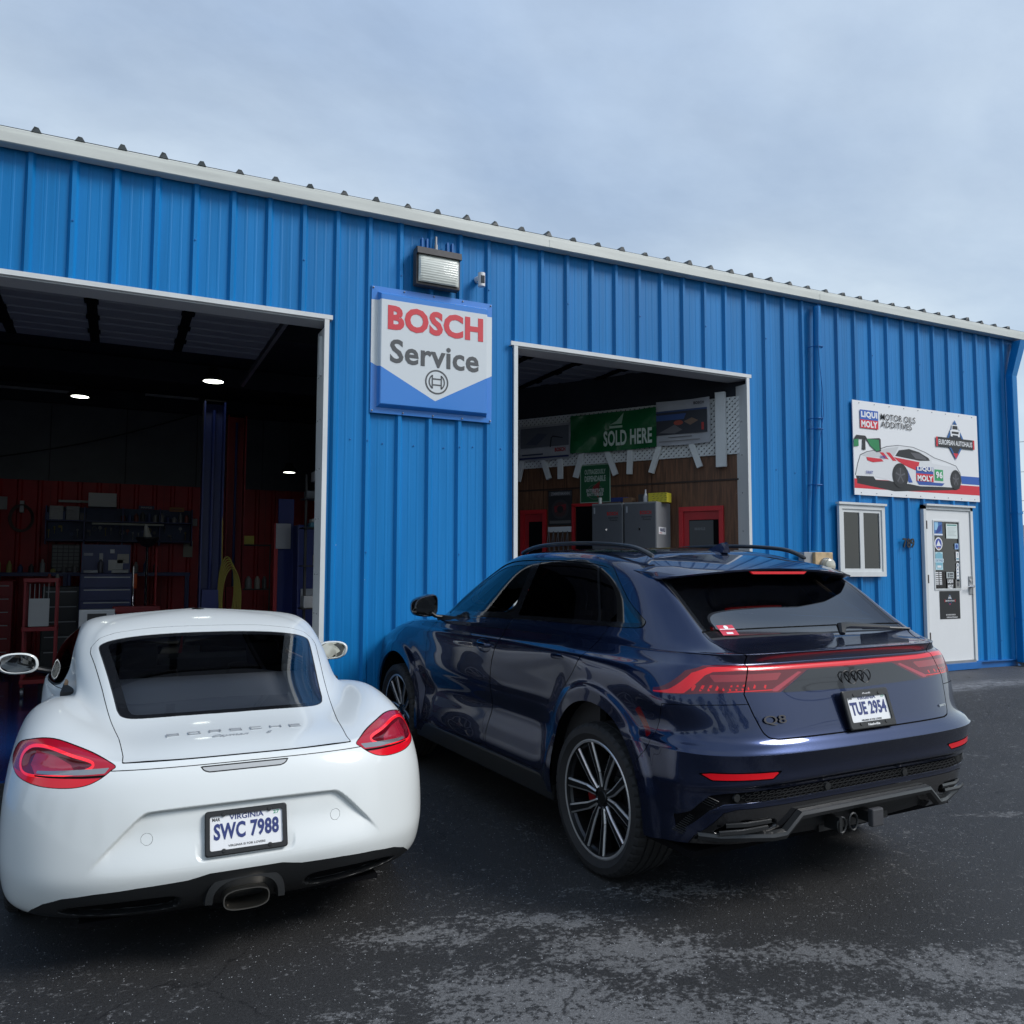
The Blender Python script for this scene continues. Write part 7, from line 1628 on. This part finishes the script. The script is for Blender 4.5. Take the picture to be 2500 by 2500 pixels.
for i in range(9):
    z = 2.425+.026*i;
    for x, cc in ((-.22, (.40,.41,.42)), (.03, (.28,.29,.31))):
        oo = thing('paper_tray', ('lighter' if x < -.1 else 'darker right-hand')+' stack of flat trays on the blue wall shelving, tray %s' % ['at the bottom','second from the bottom','third from the bottom','fourth from the bottom','in the very middle','fourth from the top','third from the top','second from the top','at the top'][i], 'tray', (x, 8.66, z), 0, 'stacked trays on the wall shelf'); MB().box(-.10, .10, -.12, .12, .002, .022).build('tray_body', pm(cc), oo)
o = thing('white_cabinet', 'white box mounted on the red wall above the shelving', 'box', (.48, 8.7, 2.66)); MB().box(-.22, .22, -.2, .15, 0, .24, bev=.006).build('body', pm((.42,.43,.44)), o)
o = thing('tube_light', 'long unlit tube light below the upper shelf', 'light', (.90, 8.45, 2.345)); MB().box(-.57, .57, -.04, .04, 0, .03, bev=.004).build('housing', pm((.40,.41,.36)), o)
o = thing('tube_light', 'short tube light left of the white box on the red wall', 'light', (.03, 8.7, 2.73)); MB().box(-.23, .23, -.04, .04, 0, .04, bev=.004).build('housing', pm((.30,.31,.31)), o)
o = thing('brand_plate', 'small blue plate lettered MAHLE above the shelf bottles', 'sign', (1.19, 8.80, 2.69)); MB().box(-.13, .13, -.01, 0, -.03, .03).build('plate', pm((.01,.02,.09)), o); text_mesh('printed_lettering', 'MAHLE', .03, .18, pm((.4,.4,.42)), T(Vector((0,-.011,0))), 0, o, .05)
o = thing('shelf_sign', 'small orange sign at the right end of the upper shelf', 'sign', (1.70, 8.80, 2.67)); MB().box(-.125, .125, -.01, 0, -.04, .04).build('plate', pm((.28,.10,.01)), o); text_mesh('printed_lettering', 'GARAGE', .03, .18, pm((.10,.03,.02)), T(Vector((0,-.011,0))), 0, o, .05)
o = thing('hose_reel', 'coiled grey hose hung on the red wall at the far left', 'hose', (-.75, 8.85, 2.44)); q = MB()
for k in range(4): q.tube([((.15+.012*k)*math.cos(R(a)), -.03-.012*k, (.20+.012*k)*math.sin(R(a))) for a in range(0, 360, 15)], .009, 6, closed=True)
q.build('hose', M('grey_hose', (.10,.06,.06), .6), o, True); MB().box(-.03, .03, -.06, .06, .10, .30).build('reel_bracket', m_galv, o)
# drawers cabinet, bench, funnel, jack and so on
o = thing('small_parts_cabinet', 'dark small-parts cabinet with rows of clear drawers, left of the blue chest', 'cabinet', (-.03, 8.2, 1.53))
MB().box(-.21, .21, 0, .2, 0, .46).build('case', m_seal, o)
for i in range(5):
    for j in range(7): MB().box(-.20+.08*i, -.20+.08*i+.07, -.012, 0, .01+.063*j, .01+.063*j+.052).build('drawer', pm((.13,.135,.14)), o)
o = thing('work_bench', 'dark blue steel work bench against the red wall', 'bench', (.55, 8.0, SLAB))
MB().box(-1.6, 1.35, 0, .85, 1.44, 1.50).build('bench_top', m_lift, o)
for x in (-1.55, -.6, .35, 1.27): MB().box(x, x+.07, .02, .1, 0, 1.44).build('leg', m_lift, o)
MB().box(.3, 1.3, .05, .8, .55, .60).build('lower_shelf', m_lift, o)
for i in range(16):
    x = -.98+.155*i; h_ = rnd.uniform(.06, .24); c = rnd.choice([(.28,.28,.29),(.04,.04,.05),(.13,.14,.16),(.33,.30,.10),(.03,.05,.15),(.16,.16,.17)])
    if .15 < x < 1.0 and i % 2: continue
    oo = thing('bench_bottle', '%s %s tin or bottle on the work bench, %s' % (CN[c], 'tall' if h_ > .15 else 'short', 'left of the blue chest' if x < .3 else 'right of the blue chest'), 'bottle', (x, 8.1, 1.521), 0, 'bottles and tins on the work bench'); q = MB(); q.cyl((0,0,0),(0,0,h_*.7), .04, 12); q.cyl((0,0,h_*.7),(0,0,h_), .03, 10, r2=.012); q.build('body', pm(c), oo, True)
o = thing('drain_funnel', 'black oil drain pan on a steel pole right of the blue chest', 'drain pan', (1.12, 5.5, SLAB))
MB().lathe([(.02,1.88),(.08,1.90),(.155,2.0),(.155,2.02),(.07,1.92),(0,1.90)], 24).build('pan', m_seal, o, True); MB().cyl((0,0,.5),(0,0,1.9), .018, 12).build('pole', m_chrome, o)
q = MB(); q.lathe([(0,.9),(.2,.88),(.22,.1),(0,.08)], 24); q.build('tank', m_seal, o, True); MB().cyl((0,0,2.0),(-.03,0,2.20), .06, 12, r2=.02).build('white_jug', pm((.35,.34,.30)), o, True)
o = thing('floor_jack', 'red floor jack with an upright handle right of the tool chest', 'jack', (.95, 5.0, SLAB))
q = MB(); q.box(-.25, .34, -.12, .12, .98, 1.06, bev=.01); q.box(-.2, .3, -.1, -.07, .05, 1.0); q.build('jack_body', m_redst, o); MB().cyl((-.01, 0, 1.0), (-.01, 0, 1.60), .016, 10).build('handle', m_chrome, o); MB().cyl((.02, 0, 1.30), (.02, 0, 1.50), .022, 10).build('handle_grip', M('orange_grip', (.5,.07,.01), .5), o)
o = thing('red_pole', 'thin red upright pole right of the drain pan', 'pole', (1.24, 5.4, SLAB)); MB().cyl((0,0,0),(0,0,1.85), .016, 8).build('pole', m_redst, o)
o = thing('equipment_case', 'silver aluminium framed case behind the roof of the white coupe', 'case', (.57, 2.5, SLAB)); q = MB(); q.box(-.18, .16, -.1, .1, .95, 1.14, bev=.008); q.box(-.16, -.13, -.1, .1, .0, .95); q.box(.1, .13, -.1, .1, 0, .95); q.build('case_body', M('aluminium', (.3,.31,.32), .4, metal=.5), o); MB().box(-.10, .08, -.105, -.10, 1.0, 1.10).build('case_panel', m_seal, o)
rnd = random.Random(21)
kinds = ['spanner', 'screwdriver', 'air_gun', 'hose_end', 'gauge']
for i in range(26):
    x = -.34+.088*i; z = 2.12+rnd.uniform(.03, .20); kd = kinds[i % 5]
    oo = thing('hanging_'+kd, '%s hung on the blue perforated board, %s' % (kd.replace('_', ' '), ['at its left end', 'left of its middle', 'just left of the centre bracket', 'right of its middle', 'towards its right end', 'at its right end'][min(5, i*6//26)]), 'tool', (x, 8.82, z), 0, 'hand tools on the perforated board'); q = MB()
    if kd == 'spanner': q.tube([(0,0,-.06),(0,0,.06)], .007, 5); q.lathe([(.008,-.005),(.018,-.005),(.018,.005),(.008,.005)], 10, T(Vector((0,0,.07))) @ FACEM)
    elif kd == 'screwdriver': q.cyl((0,0,-.07),(0,0,.0), .005, 6); q.cyl((0,0,0),(0,0,.06), .014, 8)
    elif kd == 'air_gun': q.box(-.03,.03,-.02,.01,.0,.04,bev=.006); q.box(.01,.03,-.02,.01,-.07,.0,bev=.006)
    elif kd == 'hose_end': q.tube([(.035*math.cos(R(a)),0,.04*math.sin(R(a))) for a in range(0,360,30)], .006, 5, closed=True)
    else: q.lathe([(0,.02),(.03,.02),(.03,0)], 14, FACEM); q.cyl((0,0,-.03),(0,0,-.07), .006, 6)
    q.build('tool', pm(rnd.choice([(.30,.31,.32),(.10,.10,.11),(.25,.03,.02),(.30,.24,.05),(.05,.08,.2)])), oo, True)
for i, (x, z, w_, h_, c, l_) in enumerate(((-1.15,2.7,.34,.22,(.30,.30,.30),'pale wall calendar at the far left of the red wall'),(1.92,1.95,.16,.30,(.30,.28,.22),'cream paper on the red wall right of the shelving'),(2.02,2.45,.10,.14,(.25,.25,.26),'small grey switch box on the red wall'))):
    oo = thing('wall_sheet', l_, 'sheet', (x, 8.95, z)); MB().box(-w_/2, w_/2, -.02, 0, -h_/2, h_/2).build('sheet', pm(c), oo)
def cartlike(nm, lab, x, y, w_, h_, m, n):
    o = thing(nm, lab, 'cart', (x, y, SLAB)); q = MB(); q.box(-w_/2, w_/2, -.2, .2, .12, h_, bev=.01); q.build('body', m, o)
    for k in range(n): z0 = .16+(h_-.2)*k/n; MB().box(-w_/2+.02, w_/2-.02, -.215, -.2, z0, z0+(h_-.2)/n-.015, bev=.003).build('drawer', m, o); MB().box(-w_/2+.05, w_/2-.05, -.225, -.215, z0+(h_-.2)/n-.04, z0+(h_-.2)/n-.028).build('drawer_pull', m_galv, o)
    for sx in (-1, 1): MB().cyl((sx*w_/3-.02, -.12, .06), (sx*w_/3+.02, -.12, .06), .06, 12).build('castor', m_seal, o)
cartlike('drawer_cart', 'black low drawer cart left of the blue tool chest', .02, 6.6, .5, 1.30, pm((.02,.02,.022)), 5)
cartlike('drawer_cart', 'dark red drawer cart against the bench at the far left', -.95, 7.2, .6, 1.38, m_redst, 6)
for i, (x, y, z, c, nm) in enumerate(((-.05,6.55,1.33,(.35,.34,.3),'cream'),(.10,6.6,1.33,(.05,.06,.15),'navy'),(-.15,6.5,1.33,(.3,.05,.04),'red'),(-.95,7.15,1.41,(.3,.3,.31),'grey'),(-1.1,7.1,1.41,(.35,.3,.06),'yellow'))):
    oo = thing('spray_can', nm+' spray can on the '+('black' if i < 3 else 'dark red')+' drawer cart', 'can', (x, y, z)); q = MB(); q.cyl((0,0,0),(0,0,.15), .03, 12); q.cyl((0,0,.15),(0,0,.18), .018, 10); q.build('body', pm(c), oo, True)
o = thing('air_hose', 'thin black hose sagging across the grey wall of the left bay', 'hose', (0, 8.9, 0)); q = MB(); q.tube([(-1.3+3.3*k/12, 0, 3.45+1.05*k/12-.10*math.sin(math.pi*k/12)) for k in range(13)], .012, 5); q.build('hose', m_seal, o, True)
for k, (xa, xb, z) in enumerate(((-1.2,-.1,4.62),(1.1,2.0,4.70))):
    o = thing('strip_light', ['left','right'][k]+' thin unlit strip light high on the grey wall', 'light', ((xa+xb)/2, 8.6, z)); MB().box(-(xb-xa)/2, (xb-xa)/2, -.03, .03, 0, .04).build('housing', pm((.30,.31,.32)), o)
# right part of the left bay
o = thing('machine_cabinet', 'tall dark blue machine cabinet just inside the right jamb of the left bay', 'cabinet', (3.0, 4.3, SLAB))
MB().box(-.26, -.05, 0, .05, 0, 2.55).build('side_panel', m_lift, o); MB().box(-.05, .35, -.3, .3, 0, 2.18, bev=.02).build('cabinet_body', m_lift, o); MB().box(-.32, -.27, -.05, .0, 0, 2.20).build('red_edge', m_redst, o); MB().box(-.30, -.10, -.06, -.055, 1.85, 2.2).build('paper_sheet', pm((.30,.30,.31)), o)
MB().box(.0, .22, -.32, -.305, 1.02, 1.30).build('white_box', pm((.32,.33,.34)), o)
o = thing('chemical_rack', 'black stand stacked with bottles and bags beside the right jamb of the left bay', 'rack', (2.74, 2.5, SLAB)); q = MB(); q.cyl((0,0,0),(0,0,2.7), .018, 8)
for z in (1.1, 1.6, 2.05, 2.4): q.box(-.05, .22, -.12, .12, z, z+.015)
q.build('stand', m_seal, o)
for (x, z, w_, h_, c) in ((.12, 2.62, .10, .12, (.3,.31,.33)), (.05, 2.415, .12, .09, (.10,.11,.12)), (.12, 2.065, .16, .06, (.05,.16,.22)), (.16, 1.615, .10, .13, (.35,.26,.05)), (.05, 1.115, .15, .14, (.30,.31,.32)), (.18, 1.115, .07, .20, (.25,.26,.26)), (.12,2.13,.13,.04,(.35,.35,.34))): MB().box(x-w_/2, x+w_/2, -.09, .09, z, z+h_, bev=.012).build('stored_item', pm(c), o, True)
o = thing('yellow_bin', 'yellow open bin on a shelf in front of the far red wall', 'bin', (2.75, 7.5, 2.01)); MB().box(-.10, .13, -.1, .1, 0, .15, bev=.01).build('body', pm((.42,.36,.03)), o)
o = thing('storage_rack', 'dark shelf rack right of the red lift post', 'rack', (2.85, 7.5, SLAB)); q = MB()
for z in (.6, 1.2, 1.97): q.box(-.24, .30, -.2, .2, z, z+.02)
for x in (-.24, .28): q.box(x, x+.02, -.2, -.18, 0, 2.0)
q.build('rack_frame', m_seal, o)
for i, (x, w_, c) in enumerate(((-.05,.12,(.2,.2,.2)),(.10,.10,(.32,.30,.26)),(.22,.08,(.12,.12,.12)))):
    oo = thing('stored_bottle', ['dark jug', 'cream jug', 'black tin'][i]+' on the middle of the dark shelf rack', 'jug', (2.85+x, 7.42, 1.24)); q = MB(); q.cyl((0,0,0),(0,0,.16), w_/2, 12); q.cyl((0,0,.16),(0,0,.22), w_/2.2, 10, r2=.015); q.build('body', pm(c), oo, True)

# ------------------------------------------------------------------ beyond the corner and behind the camera
def sedan(x, y, rz, lab, paint):
    c = thing('parked_car', lab, 'car', (x, y, .10), rz)
    def shell(stations, nm, m):
        vs = []; L = len(stations[0]);
        for st in stations: vs += st
        MB().add(vs, [(i*L+k, (i+1)*L+k, (i+1)*L+k+1, i*L+k+1) for i in range(len(stations)-1) for k in range(L-1)]+[tuple(range(L)), tuple((len(stations)-1)*L+k for k in range(L))]).build(nm, m, c, True, ang=50)
    def sec(yy, w_, zb, zs, zt, in_=.9): return [(-w_*.93, yy, zb), (-w_, yy, zb+.15), (-w_, yy, zs), (-w_*in_, yy, zt-.03), (-w_*.5, yy, zt), (w_*.5, yy, zt), (w_*in_, yy, zt-.03), (w_, yy, zs), (w_, yy, zb+.15), (w_*.93, yy, zb)]
    shell([sec(-.95,.70,.30,.55,.64), sec(-.80,.82,.22,.60,.72), sec(-.3,.88,.2,.68,.80), sec(.6,.9,.2,.75,.90), sec(2.0,.9,.2,.78,.94), sec(3.2,.9,.2,.80,.98), sec(3.7,.84,.3,.78,.95)], 'body', paint)
    shell([sec(.62,.82,.86,.88,.90), sec(1.35,.72,.86,1.25,1.36), sec(1.9,.70,.86,1.30,1.42), sec(2.6,.70,.86,1.25,1.38), sec(3.2,.78,.9,.92,.97)], 'glasshouse', m_blackglass)
    shell([sec(1.30,.66,1.345,1.36,1.375), sec(1.9,.66,1.40,1.42,1.435), sec(2.55,.64,1.37,1.38,1.40)], 'roof', paint)
    for sx in (-1, 1):
        MB().box(sx*.50-.17, sx*.50+.17, -.86, -.70, .58, .70, bev=.03).build('headlight', m_clear, c, True)
        for yy in (0, 2.65):
            q = MB(); q.lathe([(.17,-.09),(.31,-.10),(.325,-.06),(.325,.06),(.31,.10),(.17,.09)], 32, T(Vector((sx*.80, yy, .325))) @ Ry(R(90))); q.build('wheel', m_tyre, c, True)
            MB().lathe([(0,.07),(.17,.085)], 24, T(Vector((sx*.80, yy, .325))) @ Ry(R(90*sx))).build('hubcap', m_rim, c, True)
    MB().box(-.35, .35, -.965, -.93, .40, .56, bev=.01).build('front_grille', m_seal, c)
sedan(19.55, 4.6, R(35), 'grey blue sedan glimpsed past the right corner of the building, nose towards the lot', M('grey_blue_paint', (.10,.105,.16), .3, coat=1, metal=.3))
o = thing('white_house', 'pale low building far beyond the right corner of the garage', 'building', (62, 34, .1)); MB().box(-8, 8, -4, 4, 0, 3.3).build('wall', M('pale_siding', (.55,.56,.55), .7), o)
q = MB(); q.add([(-8.5,-4.6,3.2),(8.5,-4.6,3.2),(8.5,4.6,3.2),(-8.5,4.6,3.2),(-8.5,0,5.2),(8.5,0,5.2)], [(0,1,5,4),(3,4,5,2),(0,4,3),(1,2,5)]); q.build('roof', M('grey_shingle', (.12,.12,.125), .8), o)
for k in range(5): MB().box(-6.5+3*k, -5.3+3*k, -4.06, -4.0, 1.0, 2.3).build('window', m_blackglass, o)
def wires(name, lab, p0, p1, hs, poles=True):
    o = thing(name, lab, 'power line', (0, 0, 0)); a = Vector(p0); b = Vector(p1)
    for i, h_ in enumerate(hs):
        pts = []
        for k in range(17):
            t = k/16; p = a.lerp(b, t); pts.append((p.x, p.y, h_-1.2*4*t*(1-t)+.3*0))
        MB().tube(pts, .018, 5).build('wire', m_seal, o, True)
    for p in (a, b): MB().cyl((p.x, p.y, 0), (p.x, p.y, max(hs)+.6), .15, 12, r2=.11).build('utility_pole', M('weathered_timber', (.10,.08,.06), .9), o, True)
wires('power_line', 'overhead wires crossing the sky beyond the right corner of the building', (75, 8, 0), (48, 55, 0), (5.2, 7.2, 8.0, 10.2, 12.5))
wires('power_line', 'overhead wires above the lot behind the photographer', (-14, -13, 0), (22, -17, 0), (7.6, 8.0, 8.5))
# trees across the lot: trunk, limbs and leaf clumps
m_bark = M('bark', (.06,.045,.035), .9, bump=.5, bscale=12); m_leaf = M('tree_foliage', (.035,.06,.020), .7, var=.35, vscale=1.2)
def tree(x, y, h_, seed, lab):
    o = thing('tree', lab, 'tree', (x, y, 0), 0, 'trees across the lot'); rn = random.Random(seed)
    q = MB(); q.tube([(0,0,0),(.1,.05,h_*.3),(0,.1,h_*.6),(.05,0,h_*.85)], [.22,.17,.11,.04], 8)
    for k in range(7): a = k*2.4; z = h_*(.3+.07*k); q.tube([(.05,.05,z),(.6*h_*.2*math.cos(a)*1.2,.6*h_*.2*math.sin(a)*1.2,z+h_*.12)], [.07,.02], 6)
    q.build('trunk', m_bark, o, True)
    q = MB()
    for k in range(1500):
        u = rn.random(); a = rn.random()*6.283; zz = rn.uniform(.22, 1.0); rr = h_*.30*math.sin(math.pi*min(1, (zz-.18)/.86))**.7*(rn.random()**.4)*(1+.25*math.sin(a*3+zz*9+seed))
        c = Vector((rr*math.cos(a), rr*math.sin(a), zz*h_)); s_ = rn.uniform(.10, .30); d1 = Vector((rn.uniform(-1,1), rn.uniform(-1,1), rn.uniform(-1,1))).normalized()*s_; d2 = Vector((rn.uniform(-1,1), rn.uniform(-1,1), rn.uniform(-1,1))).normalized()*s_
        q.add([c-d1, c-d2, c+d1, c+d2], [(0,1,2,3)])
    q.build('crown', m_leaf, o)
for i, (x, y, h_) in enumerate(((-22,-30,9),(-13,-34,11),(-6,-33,8),(2,-37,12),(9,-34,9.5),(17,-36,11),(26,-32,9),(-30,-22,10),(-26,-10,9),(-20,-4,8))): tree(x, y, h_, i, '%s leafy tree across the lot behind the photographer' % ['first','second','third','fourth','fifth','sixth','seventh','eighth','ninth','tenth'][i])
build_coupe(); build_suv()
scene.render.engine = 'CYCLES'
